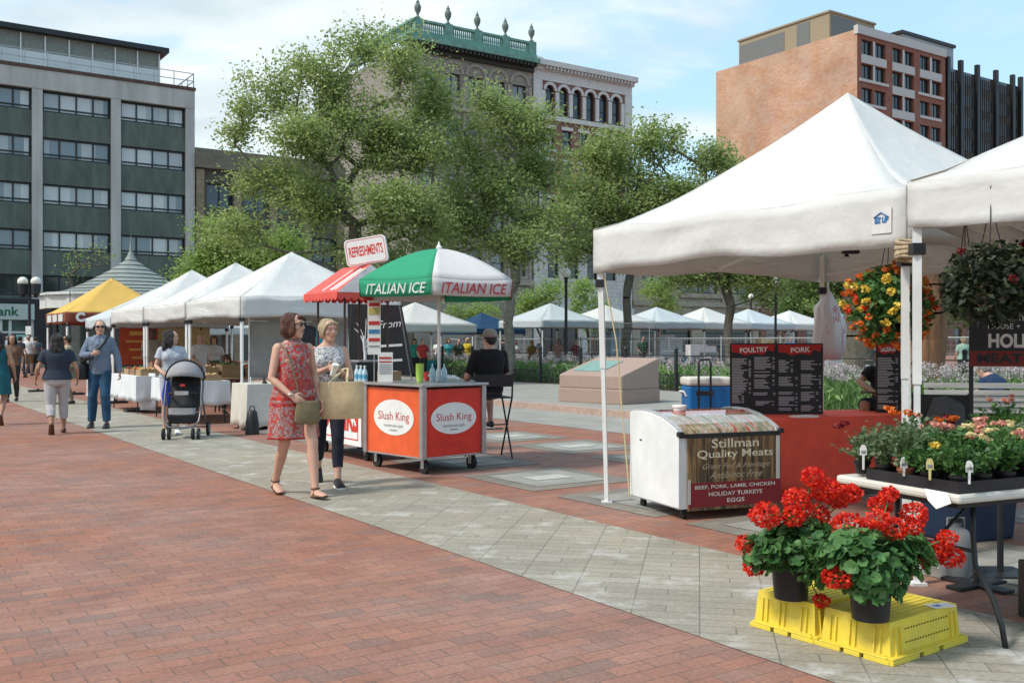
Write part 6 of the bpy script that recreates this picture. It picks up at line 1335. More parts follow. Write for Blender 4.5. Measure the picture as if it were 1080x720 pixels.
# things on the slush cart
def sgnboard(label,loc,rz,w,h,cols):
    b=thing('price_list',loc,rz,label,'sign'); mb=MB(); mb.box((0,0,h/2),(w,.008,h)); o=mb.build('board',M_paper,b); g=random.Random(int(w*100))
    z=h-.02
    for ci,(c,hh) in enumerate(cols):
        mb=MB(); mb.box((0,-.006,z-hh/2),(w*.84,.003,hh*.8)); mb.build('colour_block',c,b) if c else None; z-=hh
    return b
Mlb=mat('blue_block',(.05,.22,.42),.6); Mlr=mat('red_block',(.48,.04,.04),.6); Mly=mat('yellow_block',(.5,.45,.15),.6); Mlg=mat('line_grey',(.25,.25,.27),.7)
b=sgnboard('long white price strip with red and blue blocks hanging left of the umbrella pole',local(t,(.02,LD-.12,1.30)),ANG*.2,.15,.62,[(Mlr,.05),(Mly,.10),(None,.06),(Mlr,.055),(None,.04),(Mlb,.06),(None,.04),(Mlr,.05),(None,.04),(Mlg,.02)]); mb=MB(); mb.tube([(0,.012,-.32),(0,.012,.9)],.006); mb.build('rod',M_steel,b)
b=sgnboard('small white notice with red heading standing on the slush cart',local(t,(.12,LD-.2,.985)),ANG*.2,.17,.34,[(None,.03),(Mlr,.03),(None,.02),(Mlr,.02),(None,.02)]+[(Mlg,.012),(None,.012)]*5)
b=thing('cup_stack',local(t,(.42,.60,.985)),0,'stack of lime green paper cups on the slush cart','cups'); mb=MB()
for k in range(6): mb.lathe([(.033,.0+k*.022),(.046,.10+k*.022),(.048,.10+k*.022),(.035,.004+k*.022)],n=16)
mb.build('cups',mat('lime_cup',(.42,.62,.10),.5),b,smooth=.6)
for k,(x,y,lb_) in enumerate([(.62,.62,'clear plastic squeeze bottle left of the umbrella pole base'),(.70,.50,'second clear bottle right behind the pole'),(.58,.45,'clear bottle nearest the seated vendor on the slush cart')]):
    b=thing('squeeze_bottle',local(t,(x,y,.985)),0,lb_,'bottle'); mb=MB(); mb.lathe([(.034,0),(.036,.015),(.036,.12),(.02,.155),(.012,.165),(.005,.21)],n=14); mb.build('bottle_body',mat('clear_bottle',(.45,.60,.66),.1,spec=.8),b,smooth=.8)
b=thing('napkin_bundle',local(t,(.72,.35,.985)),.4,'crumpled white napkins at the right end of the slush cart','napkins'); mb=MB()
for k in range(6): mb.ell((rnd.uniform(-.05,.05),rnd.uniform(-.04,.04),.03+rnd.uniform(0,.03)),(.045,.035,.02),8,6)
remeshed(mb,'paper_heap',M_paper,b,.008,1,.012,30)
b=thing('napkin_dispenser',local(t,(.80,.90,.985)),.4,'small red dispenser at the back corner of the slush cart','dispenser'); mb=MB(); mb.box((0,0,.05),(.12,.09,.10)); mb.build('housing',M_red,b,bevel=.01); mb=MB(); mb.box((0,-.047,.06),(.08,.004,.03)); mb.build('slot',M_paper,b)
# tall folding chair
t=thing('folding_chair',V((-.29,12.38,0)),math.radians(200),'tall black director chair the seated vendor sits on','chair')
mb=MB(); mb.box((0,0,.76),(.46,.38,.02)); mb.build('seat',M_black,t,bevel=.005)
mb=MB(); mb.box((0,.22,.97),(.46,.012,.15)); mb.build('backrest',M_black,t,bevel=.004)
for x in(-1,1):
    mb=MB(); mb.tube([(x*.24,.22,1.06),(x*.24,.19,.76),(x*.24,-.20,.04),(x*.24,-.20,.01)],.012,8); mb.build('leg',M_dark,t); mb=MB(); mb.tube([(x*.24,-.20,.78),(x*.24,.20,.01)],.012,8); mb.build('leg',M_dark,t)
    mb=MB(); mb.box((x*.25,-.0,.99),(.045,.40,.02)); mb.build('armrest',M_black,t,bevel=.004)
for y,z in((-.05,.35),(.02,.42)):
    mb=MB(); mb.tube([(-.24,y*3,z),(.24,y*3,z)],.009,6); mb.build('crossbar',M_dark,t)
# ------------------------------------------------------------------ granite monument
F_=V((2.3,20.8,.125)); t=thing('granite_monument',F_,0,'pink granite wedge shaped monument with a green plaque on its sloping top','monument')
a=V((-1.27,1.27,0)); b_=V((.93,.93,0)); M_gran=mat('pink_granite',(.36,.255,.21),.6,var=.14,scale=30,bump=.15,bscale=90); M_gran2=mat('pale_granite_seam',(.46,.38,.32),.7)
mb=MB(); pts=[V((0,0,0)),b_,b_+a,a]; mb.add([p for p in pts]+[p+Z*.30 for p in pts],[(3,2,1,0),(4,5,6,7),(0,1,5,4),(1,2,6,5),(2,3,7,6),(3,0,4,7)]); mb.build('plinth',M_gran,t,bevel=.015)
ce=(a+b_)/2; q=[ce+(p-ce)*.985 for p in pts]; mb=MB(); mb.add([p+Z*.315 for p in q]+[q[0]+Z*.60,q[1]+Z*.97,q[2]+Z*.97,q[3]+Z*.60],[(3,2,1,0),(4,5,6,7),(0,1,5,4),(1,2,6,5),(2,3,7,6),(3,0,4,7)]); mb.build('wedge_block',M_gran,t,bevel=.02)
mb=MB(); q2=[ce+(p-ce)*.965 for p in pts]; mb.add([p+Z*.302 for p in q2]+[p+Z*.314 for p in q2],[(3,2,1,0),(4,5,6,7),(0,1,5,4),(1,2,6,5),(2,3,7,6),(3,0,4,7)]); mb.build('joint',M_gran2,t)
def onw(s,r,z=0): p=q[0].lerp(q[3],s).lerp(q[1].lerp(q[2],s),r); return p+Z*(.60+.37*r+z)
mb=MB(); mb.add([onw(.42,.2,.004),onw(.9,.2,.004),onw(.9,.75,.004),onw(.42,.75,.004),onw(.42,.2,.018),onw(.9,.2,.018),onw(.9,.75,.018),onw(.42,.75,.018)],[(3,2,1,0),(4,5,6,7),(0,1,5,4),(1,2,6,5),(2,3,7,6),(3,0,4,7)]); mb.build('plaque',mat('teal_bronze',(.20,.34,.30),.5,var=.2,scale=15),t)
# ------------------------------------------------------------------ lamps
def globe_lamp(label,px,Y,h):
    t=thing('street_lamp',gp(px,Y),0,label,'street lamp'); mb=MB(); mb.lathe([(.13,0),(.13,.25),(.08,.4),(.055,.6),(.05,h-.5),(.07,h-.45),(.05,h-.4),(.09,h-.32)],n=12); mb.build('pole',M_dark,t,smooth=.6)
    mb=MB(); mb.ell((0,0,h-.16),(.17,.17,.18),16,10); mb.build('globe',mat('milky_globe',(.70,.70,.62),.25),t,smooth=1); mb=MB(); mb.lathe([(.04,h),(.02,h+.1)],n=8); mb.build('cap',M_dark,t)
globe_lamp('tall black lamp post with a milky globe behind the flower bed',597,34,3.95)
globe_lamp('smaller globe lamp farther back right of the tall left one',635,52,4.7)
globe_lamp('black globe lamp post between the far canopies and the menu boards',818,40,4.0)
globe_lamp('distant globe lamp barely visible left of the right lamp post',792,62,4.4)
t=thing('street_lamp',gp(31,45),0,'twin lantern street lamp with two notices in front of the bank','street lamp')
mb=MB(); mb.lathe([(.15,0),(.15,.3),(.08,.5),(.06,3.5),(.08,3.6)],n=12); mb.bar((-.38,0,3.45),(.38,0,3.45),.06,.05); mb.build('pole',M_dark,t)
for x in(-.30,.30):
    mb=MB(); mb.lathe([(.05,3.45),(.20,3.6),(.22,4.05)],c=(x,0,0),n=8); mb.build('lantern_base',M_dark,t); mb=MB(); mb.ell((x,0,4.15),(.23,.23,.22),12,8); mb.build('globe',mat('milky_globe',(.70,.70,.62),.25),t,smooth=1)
for z,w in((1.95,.25),(1.45,.42)): mb=MB(); mb.box((0,-.1,z),(w,.01,.38)); mb.build('notice',M_paper,t)
# ------------------------------------------------------------------ freezer
F0=V((1.357,8.05,0)); fx=V((.93,.37,0)).normalized()
t=thing('chest_freezer',F0,math.atan2(fx.y,fx.x),'white chest freezer with curved glass lid and weathered wood print meat sign','freezer')
FW,FD=.97,.82
prof=[(0,.10),(0,.70),(.03,.725),(.12,.765),(.28,.815),(.46,.845),(.62,.85),(.76,.84),(FD,.825),(FD,.10)]
M_enam=mat('white_enamel',(.74,.76,.76),.3,var=.10,scale=3.5)
mb=MB(); R90=Matrix.Rotation(PI/2,4,'Z'); 
def profbox(x0,x1,pf,m): 
    mb=MB(); k=len(pf); mb.add([(x0,y,z) for y,z in pf]+[(x1,y,z) for y,z in pf],[tuple(range(k)),tuple(range(2*k-1,k-1,-1))]+[(i,i+k,(i+1)%k+k,(i+1)%k) for i in range(k)]); return mb
profbox(0,FW,[(0.01,.09),(.01,.69),(.12,.75),(.28,.80),(.46,.83),(.62,.835),(.76,.825),(FD-.01,.81),(FD-.01,.09)],None).build('cabinet',M_enam,t)
profbox(-.012,-.001,prof,None).build('side_shell',M_enam,t,bevel=.004); profbox(FW+.001,FW+.012,prof,None).build('side_shell',M_enam,t,bevel=.004)
lid=[(.0,.695),(.03,.728),(.12,.768),(.28,.818),(.46,.848),(.62,.853),(.76,.843),(FD,.828)]
mb=MB(); 
for i in range(len(lid)-1):
    a,b=lid[i],lid[i+1]; mb.add([(.03,a[0],a[1]),(FW-.03,a[0],a[1]),(FW-.03,b[0],b[1]),(.03,b[0],b[1])],[(0,1,2,3)])
# lid: streaked plank print in front, painted red and white reflections behind
M_lid=bpy.data.materials.new('print_and_reflection_lid'); M_lid.use_nodes=True; nt=M_lid.node_tree; nd=nt.nodes; L=nt.links.new; bs=nd['Principled BSDF']; bs.inputs['Roughness'].default_value=.06; bs.inputs['Coat Weight'].default_value=.8; bs.inputs['Specular IOR Level'].default_value=.8
tc=nd.new('ShaderNodeTexCoord'); mp=nd.new('ShaderNodeMapping'); mp.inputs['Scale'].default_value=(9,1.1,1.1); mp.inputs['Rotation'].default_value=(0,0,.25); L(tc.outputs['Object'],mp.inputs[0]); n=nd.new('ShaderNodeTexNoise'); n.inputs['Scale'].default_value=2.2; n.inputs['Detail'].default_value=5; L(mp.outputs[0],n.inputs[0])
cr=nd.new('ShaderNodeValToRGB'); 
for i in range(5): cr.color_ramp.elements.new(.5)
for e,(p,c) in zip(cr.color_ramp.elements,[(.30,(.05,.05,.035)),(.40,(.22,.15,.08)),(.46,(.45,.34,.22)),(.50,(.12,.15,.10)),(.56,(.50,.46,.40)),(.62,(.40,.07,.05)),(.70,(.30,.20,.12))]): e.position=p; e.color=(*c,1)
L(n.outputs[0],cr.inputs[0])
sx=nd.new('ShaderNodeSeparateXYZ'); L(tc.outputs['Object'],sx.inputs[0]); mr=nd.new('ShaderNodeMapRange'); mr.inputs[1].default_value=.28; mr.inputs[2].default_value=.40; L(sx.outputs[1],mr.inputs[0])
n2=nd.new('ShaderNodeTexVoronoi'); n2.inputs['Scale'].default_value=5; L(tc.outputs['Object'],n2.inputs[0]); c3=nd.new('ShaderNodeValToRGB'); c3.color_ramp.interpolation='CONSTANT'; s3=nd.new('ShaderNodeSeparateColor'); L(n2.outputs['Color'],s3.inputs[0]); L(s3.outputs[0],c3.inputs[0])
for i in range(2): c3.color_ramp.elements.new(.5)
for e,(p,c) in zip(c3.color_ramp.elements,[(0,(.42,.06,.05)),(.3,(.50,.48,.46)),(.6,(.30,.30,.30)),(.8,(.45,.12,.10))]): e.position=p; e.color=(*c,1)
mx=nd.new('ShaderNodeMix'); mx.data_type='RGBA'; L(mr.outputs[0],mx.inputs[0]); L(cr.outputs[0],mx.inputs[6]); L(c3.outputs[0],mx.inputs[7]); L(mx.outputs[2],bs.inputs['Base Color'])
mb.build('glass_lid',M_lid,t,solid=.004)
mb=MB()
for x in(.012,FW-.012): 
    for i in range(len(lid)-1): mb.bar((x,lid[i][0],lid[i][1]+.004),(x,lid[i+1][0],lid[i+1][1]+.004),.036,.016)
mb.build('lid_frame',mat('grey_trim',(.50,.52,.53),.4,.2),t)
mb=MB(); mb.bx(0,FW,-.018,.02,.668,.70); mb.build('front_rail',M_black,t,bevel=.003)
for x in(0,FW): mb=MB(); mb.box((x,-.01,.70),(.05,.05,.04)); mb.build('corner_cap',M_black,t,bevel=.006)
# wood print board
M_wp=bpy.data.materials.new('weathered_plank_print'); M_wp.use_nodes=True; nt=M_wp.node_tree; nd=nt.nodes; L=nt.links.new; bs=nd['Principled BSDF']; bs.inputs['Roughness'].default_value=.4
tc=nd.new('ShaderNodeTexCoord'); mp=nd.new('ShaderNodeMapping'); mp.inputs['Scale'].default_value=(16,1,1.0); L(tc.outputs['Object'],mp.inputs[0]); n=nd.new('ShaderNodeTexNoise'); n.inputs['Scale'].default_value=1.6; n.inputs['Detail'].default_value=8; n.inputs['Roughness'].default_value=.62; L(mp.outputs[0],n.inputs[0])
cr=nd.new('ShaderNodeValToRGB')
for i in range(3): cr.color_ramp.elements.new(.5)
for e,(p,c) in zip(cr.color_ramp.elements,[(.36,(.018,.014,.010)),(.45,(.08,.05,.025)),(.52,(.18,.10,.04)),(.59,(.28,.17,.07)),(.68,(.07,.055,.04))]): e.position=p; e.color=(*c,1)
L(n.outputs[0],cr.inputs[0]); L(cr.outputs[0],bs.inputs['Base Color'])
mb=MB(); mb.bx(.07,FW+.0,-.016,-.002,.075,.665); bo=mb.build('sign_board',M_wp,t)
mb=MB(); mb.bx(.07,FW,-.018,-.0165,.10,.30); mb.build('red_band',mat('deep_red_band',(.20,.012,.018),.45,var=.12),bo)
mb=MB(); 
for x in(.25,.43,.60,.78): mb.bx(x-.003,x+.003,-.0172,-.0162,.30,.665)
mb.build('plank_gaps',mat('plank_gap',(.02,.015,.01),.8),bo)
mb=MB(); mb.bx(FW-.045,FW-.01,-.019,-.0165,.30,.66); mb.bx(.065,.09,-.02,-.0185,.13,.33); mb.build('tape_strip',mat('clear_tape',(.52,.50,.46),.3),bo)
M_cr=mat('cream_lettering',(.66,.58,.42),.6)
def ft(s,z,w,h,m=M_cr,off=.0,shear=0,x=None): text(s,.1,m,TM(((.52 if x is None else x),-.0192,z),(1,0,0),Z),bo,width=w,height=h,off=off,shear=shear)
ft('Stillman',.612,.46,.075,off=.0012); ft('Quality Meats',.528,.74,.085,off=.0012)
M_cr2=mat('faded_script',(.42,.35,.24),.6); ft('Grass Fed & Heritage',.43,.66,.055,M_cr2,0,.5); ft('Antibiotic Free',.355,.52,.055,M_cr2,0,.5)
M_cr3=mat('white_lettering',(.66,.62,.58),.6); ft('BEEF, PORK, LAMB, CHICKEN',.262,.78,.034,M_cr3,.001); ft('HOLIDAY TURKEYS',.202,.52,.034,M_cr3,.001); ft('EGGS',.145,.17,.034,M_cr3,.001)
mb=MB(); mb.box((-.014,.62,.60),(.004,.035,.012)); mb.build('vent_slot',M_black,t)
for x in(.08,FW-.08):
    for y in(.08,FD-.08): w=MB(); w.tube([(x-.015,y,.035),(x+.015,y,.035)],.035,14); w.bx(x-.02,x+.02,y-.02,y+.02,.04,.10); w.build('caster',M_black,t)
tb_=thing('paper_tub',local(t,(.30,.50,.852)),0,'small white round tub standing on the freezer lid','tub'); mb=MB(); mb.lathe([(.05,0),(.056,.03)],n=24); mb.build('tub',M_paper,tb_,smooth=.5); mb=MB(); mb.lathe([(.062,.0305),(.062,.043),(.057,.048)],n=24); mb.build('tub_lid',M_paper,tb_,smooth=.5)
# ------------------------------------------------------------------ red table with menu boards
tc_=V((2.85,9.65,0))+fx*.20; tabl('folding_table','folding table under a bright red cloth behind the freezer',tc_,fx,2.5,.76,.74,M_redc,'bright red tablecloth to the ground behind the freezer and geraniums',drop=.70)
def menu(label,x,title,w,h,base,rz,seed,cols,dy=0,name='menu_board'):
    b=thing(name,base,rz,label,'menu board'); mb=MB(); mb.box((0,0,h/2),(w,.012,h)); o=mb.build('board',mat('menu_black',(.012,.012,.015),.45,spec=.4),b)
    mb=MB(); g=random.Random(seed); z0=h-.012; mb.prism([(-w/2+.01,z0),(w/2-.01,z0),(w/2-.03,z0-.07),(w*.3,z0-.05),(w*.22,z0-.10),(w*.05,z0-.085),(-w*.2,z0-.105),(-w*.3,z0-.08),(-w/2+.02,z0-.075)],-.010,-.0065); mb.build('red_header',mat('header_red',(.42,.015,.015),.6),b)
    text(title,.1,M_chalk,TM((0,-.0115,h-.065),(1,0,.05),Z),b,width=w*.6 if len(title)>4 else w*.42,height=.05,off=.003)
    mb=MB()
    for (xa,xb,za,zb_,pr) in cols:
        z=za
        while z>zb_:
            if g.random()<pr:
                e=xa+(xb-xa)*g.uniform(.45,.85); mb.box(((xa+e)/2*w,-.0075,z*h),((e-xa)*w,.002,.009))
                if g.random()<.6: mb.box((xb*w-.012,-.0075,z*h),(.022,.002,.008))
            z-=.0225
    tag(mb.build('price_lines',mat('chalk_grey',(.36,.36,.38),.8),b),None,None); return b
mb0=V((2.33,9.62,.747)); rzm=math.atan2(fx.y,fx.x)-.36
menu('tall black POULTRY price board standing on the red table',0,'POULTRY',.45,.685,mb0,rzm,1,[(-.46,-.05,.78,.30,.92),(.02,.46,.80,.36,.8),(-.46,-.2,.28,.16,.9),(.0,.48,.30,.26,1),(.05,.45,.18,.12,1)])
menu('tall black PORK price board standing beside the poultry board',0,'PORK',.45,.685,mb0+V((.452,.005,0)),rzm,2,[(-.46,-.15,.78,.58,.95),(-.46,-.05,.52,.36,.9),(-.46,-.05,.31,.05,.9),(.02,.46,.75,.62,.9),(.02,.46,.56,.36,.9),(.02,.4,.31,.18,.9),(.02,.46,.12,.04,1)])
menu('narrow black price board with a red heading right of the hanging basket',0,'SAUSAGE',.23,.69,V((3.72,9.85,.747)),rzm-.3,3,[(-.42,.40,.78,.06,.93)])
t=thing('wooden_stick',V((3.86,9.8,.745)),0,'pale wooden stick leaning by the narrow price board','stick'); mb=MB(); mb.tube([(0,0,0),(.06,.05,.72)],.013,8); mb.build('rod',mat('pale_wood',(.42,.30,.18),.7),t)
# papers on the red table
t=thing('paper_stack',V((2.72,9.28,.745)),.3,'small pile of white papers on the red table in front of the pork board','papers'); mb=MB(); mb.box((0,0,.006),(.22,.15,.01)); mb.build('sheets',M_paper,t); mb=MB(); mb.box((.02,0,.014),(.2,.14,.004),R=Matrix.Rotation(.2,3,'Z')); mb.build('sheets',M_paper,t)
# plastic bag on pole
t=thing('plastic_bag',V((3.25,10.22,1.62)),.2,'white and red plastic carrier bag hanging from the back pole of the near canopy','bag')
mb=MB(); mb.rings([((0,0,-.36),(.13,0,0),(0,.05,0)),((.01,0,-.25),(.17,0,0),(0,.08,0)),((.01,0,0),(.15,0,0),(0,.09,0)),((-.02,0,.18),(.12,0,0),(0,.06,0)),((0,0,.30),(.04,0,0),(0,.03,0)),((0,0,.34),(.025,0,0),(0,.02,0))],30,fold=lambda t,a:.14*math.sin(a*4+t*5)+.09*math.sin(a*9-t*7)); mb.build('bag_film',patmat('red_white_film',[(0,(.66,.62,.62)),(.56,(.55,.28,.26)),(.63,(.66,.63,.63))],5,'noise',.4,(2,2,.5)),t,smooth=1); 
mb=MB(); mb.tube([(0,0,.32),(.0,.02,.42),(.02,.05,.45)],.012,6); mb.build('handle',M_paper,t)
# coolers and hand truck
cx=P(745,427,11.6); cx.z=0
def cooler(label,z,loc):
    t=thing('cooler',V((loc.x,loc.y,z)),.1,label,'cooler'); mb=MB(); mb.box((0,0,.17),(.50,.34,.34),taper=1.04); mb.build('tub',mat('cooler_blue',(.01,.13,.36),.4),t,bevel=.025); mb=MB(); mb.box((0,0,.39),(.54,.38,.10)); mb.build('lid',mat('cream_lid',(.62,.58,.52),.5),t,bevel=.03)
    for x in(-1,1): mb=MB(); mb.tube([(x*.265,-.09,.22),(x*.29,-.09,.27),(x*.29,.09,.27),(x*.265,.09,.22)],.012,6); mb.build('handle',M_white,t)
cooler('blue cooler with a cream lid, upper one behind the freezer',.60,cx); cooler('lower blue cooler under the one with the cream lid showing',.14,cx)
t=thing('hand_truck',V((cx.x-.07,cx.y-.26,0)),.1,'black folding hand truck with a tall handle in front of the blue cooler','hand truck'); mb=MB(); mb.tube([(-.07,0,.1),(-.07,0,1.20),(-.055,0,1.245),(.055,0,1.245),(.07,0,1.20),(.07,0,.1)],.014,8); mb.build('handle_frame',M_black,t,smooth=1); mb=MB(); mb.box((0,.23,.115),(.5,.5,.03)); mb.build('platform',M_black,t); mb=MB(); mb.box((0,0,.86),(.2,.03,.05)); mb.build('crosspiece',M_black,t)
for x in(-.22,.22): w=MB(); w.tube([(x-.02,.0,.08),(x+.02,.0,.08)],.08,14); w.build('wheel',M_rub,t)
# ------------------------------------------------------------------ plants
LG=leafmat('geranium_leaf',(.03,.10,.025),(.10,.22,.06),.25); LGr=leafmat('grey_green_leaf',(.07,.12,.055),(.17,.24,.12),.25); LFe=leafmat('fern_green',(.04,.14,.015),(.12,.28,.04),.3); LDk=leafmat('burgundy_leaf',(.012,.022,.012),(.045,.06,.025),.15)
FRed=leafmat('scarlet_petal',(.50,.008,.006),(.90,.07,.02),.25); FOr=leafmat('orange_petal',(.55,.10,.015),(.80,.24,.03),.25); FYe=leafmat('yellow_petal',(.70,.48,.04),(.85,.68,.15),.25); FPi=leafmat('pink_petal',(.60,.22,.18),(.80,.45,.35),.25); FCr=leafmat('cream_petal',(.65,.55,.25),(.80,.72,.45),.25); FDr=leafmat('crimson_petal',(.12,.006,.01),(.28,.02,.025),.2); M_stem=mat('green_stem',(.10,.18,.05),.6,var=.2); M_terra=mat('terracotta',(.36,.14,.07),.8,var=.15,bump=.1)
M_pot=mat('black_pot',(.014,.014,.016),.4,var=.2)
def blade(R_,n,rmin,rmax,hh,flat=.6,seed=0,c=(0,0,0)):
    g=np.random.default_rng(seed); d=g.normal(size=(n,3)); d/=np.linalg.norm(d,axis=1)[:,None]; r=g.uniform(rmin,rmax,n)[:,None]; return d*r*np.array(R_)+np.array(c)
def roundleaves(name,C,size,m,parent,seed):
    """scalloped round leaves, slightly cupped, facing outward/up"""
    g=np.random.default_rng(seed); n=len(C); C=np.asarray(C); k=7; out=C-C.mean(0)+np.array([0,0,.05]); out/=np.linalg.norm(out,axis=1)[:,None]+1e-9
    nn=out+g.normal(size=(n,3))*.45+np.array([0,0,.5]); nn/=np.linalg.norm(nn,axis=1)[:,None]; a=np.cross(nn,g.normal(size=(n,3))); a/=np.linalg.norm(a,axis=1)[:,None]; b=np.cross(nn,a); s=size*g.uniform(.6,1.25,n)
    vs=np.zeros((n,k+1,3)); vs[:,0]=C-nn*(s*.16)[:,None]
    for i in range(k): t=.35+(2*PI-.7)*i/(k-1); q=s*(.5+.05*(i%2)); vs[:,i+1]=C+a*(q*math.cos(t))[:,None]+b*(q*math.sin(t))[:,None]+nn*(g.normal(size=n)*s*.05)[:,None]
    f=np.zeros((n,k-1,3),dtype=np.int32); base=(np.arange(n)*(k+1))[:,None]
    for i in range(k-1): f[:,i,0]=base[:,0]; f[:,i,1]=base[:,0]+i+1; f[:,i,2]=base[:,0]+i+2
    me=bpy.data.meshes.new(name); me.from_pydata(vs.reshape(-1,3).tolist(),[],f.reshape(-1,3).tolist()); me.materials.append(m); return link(name,me,parent)
def petals(C,seed,size,m,name,parent): return leaves(name,C,size,m,parent,seed,ar=.85,up=0)
# geranium pots: clusters given in world space
LG2=leafmat('geranium_foliage',(.03,.10,.028),(.11,.25,.075),.3)
def geranium(label,base,pr,ph,heads,leafc,seed):
    t=thing('geranium_pot',base,0,label,'potted plant'); g=random.Random(seed); ng=np.random.default_rng(seed); B=V(base)
    mb=MB(); mb.lathe([(pr*.82,0),(pr*.97,ph*.9),(pr*1.06,ph*.9),(pr*1.06,ph),(pr*.95,ph),(pr*.93,ph*.88)],n=28); mb.build('pot',M_pot,t,smooth=.5); mb=MB(); mb.lathe([(.001,ph*.86),(pr*.94,ph*.87)],n=20,cap=True); mb.build('soil',M_soil,t)
    C=[]; mb=MB()
    for (c,r,n) in leafc:
        c=V(c)-B; C.append(blade((r*1.08,r*1.08,r*.85),int(n*1.6),.45,1.08,0,seed=seed+int(n),c=tuple(c)))
        for _ in range(10): e=c+V((g.uniform(-r,r),g.uniform(-r,r),g.uniform(-r,r)))*.8; mb.tube([(g.uniform(-.03,.03),g.uniform(-.03,.03),ph*.85),V((0,0,ph)).lerp(e,.5)+V((0,0,.03)),e],.0035,5)
    C=np.concatenate(C); C=C[C[:,2]>ph*.55]; o=roundleaves('foliage',C,.056,LG2,t,seed)
    for (c,r) in heads:
        c=V(c)-B; hb=MB(); s=V((g.uniform(-.04,.04),g.uniform(-.04,.04),ph+.04)); s=s.lerp(c,.25); mb.tube([s,s.lerp(c,.6)+V((0,0,-.01)),c],[.004,.0035,.003],5)
        r=r*1.18*g.uniform(.88,1.12); n=int(200*(r/.05)**2); d=ng.normal(size=(n,3)); d/=np.linalg.norm(d,axis=1)[:,None]; d*=ng.uniform(.72,1.05,(n,1)); d[:,2]*=.82
        leaves('flower_head',np.array(c)+d*r,.017,FRed,t,g.randint(1,9999),ar=1.0,up=0)
    mb.build('stems',M_stem,t); return t
zc=.19
b1=P(834,630,4.9); b1.z=zc; b2=P(918,652,4.53); b2.z=zc
H1=[(807,543,13),(787,573,9),(795,598,9),(858,503,11),(840,527,13),(872,517,14),(884,523,12),(858,546,15),(836,544,10),(866,633,8),(897,520,10)]
H2=[(895,556,17),(928,532,12),(926,548,11),(943,557,11),(964,541,11),(962,556,10),(938,521,9),(1000,567,9),(991,580,12),(974,589,9),(1003,587,11),(883,608,12)]
def hd(L_,Y,seed): g=random.Random(seed); return [(P(x,y,Y+g.uniform(-.10,.10)),r*Y/1050*1.0) for x,y,r in L_]
geranium('red geranium in a black pot on the left yellow crate',b1,.098,.21,hd(H1,4.85,1),[(P(845,572,4.85),.15,230),(P(815,580,4.85),.12,150),(P(875,590,4.85),.12,130),(P(830,555,4.9),.10,80)],21)
geranium('red geranium in a black pot on the right yellow crate',b2,.099,.20,hd(H2,4.55,2),[(P(915,590,4.52),.17,280),(P(885,580,4.55),.12,150),(P(955,585,4.55),.12,150),(P(920,620,4.50),.12,130),(P(860,600,4.7),.08,60)],22)
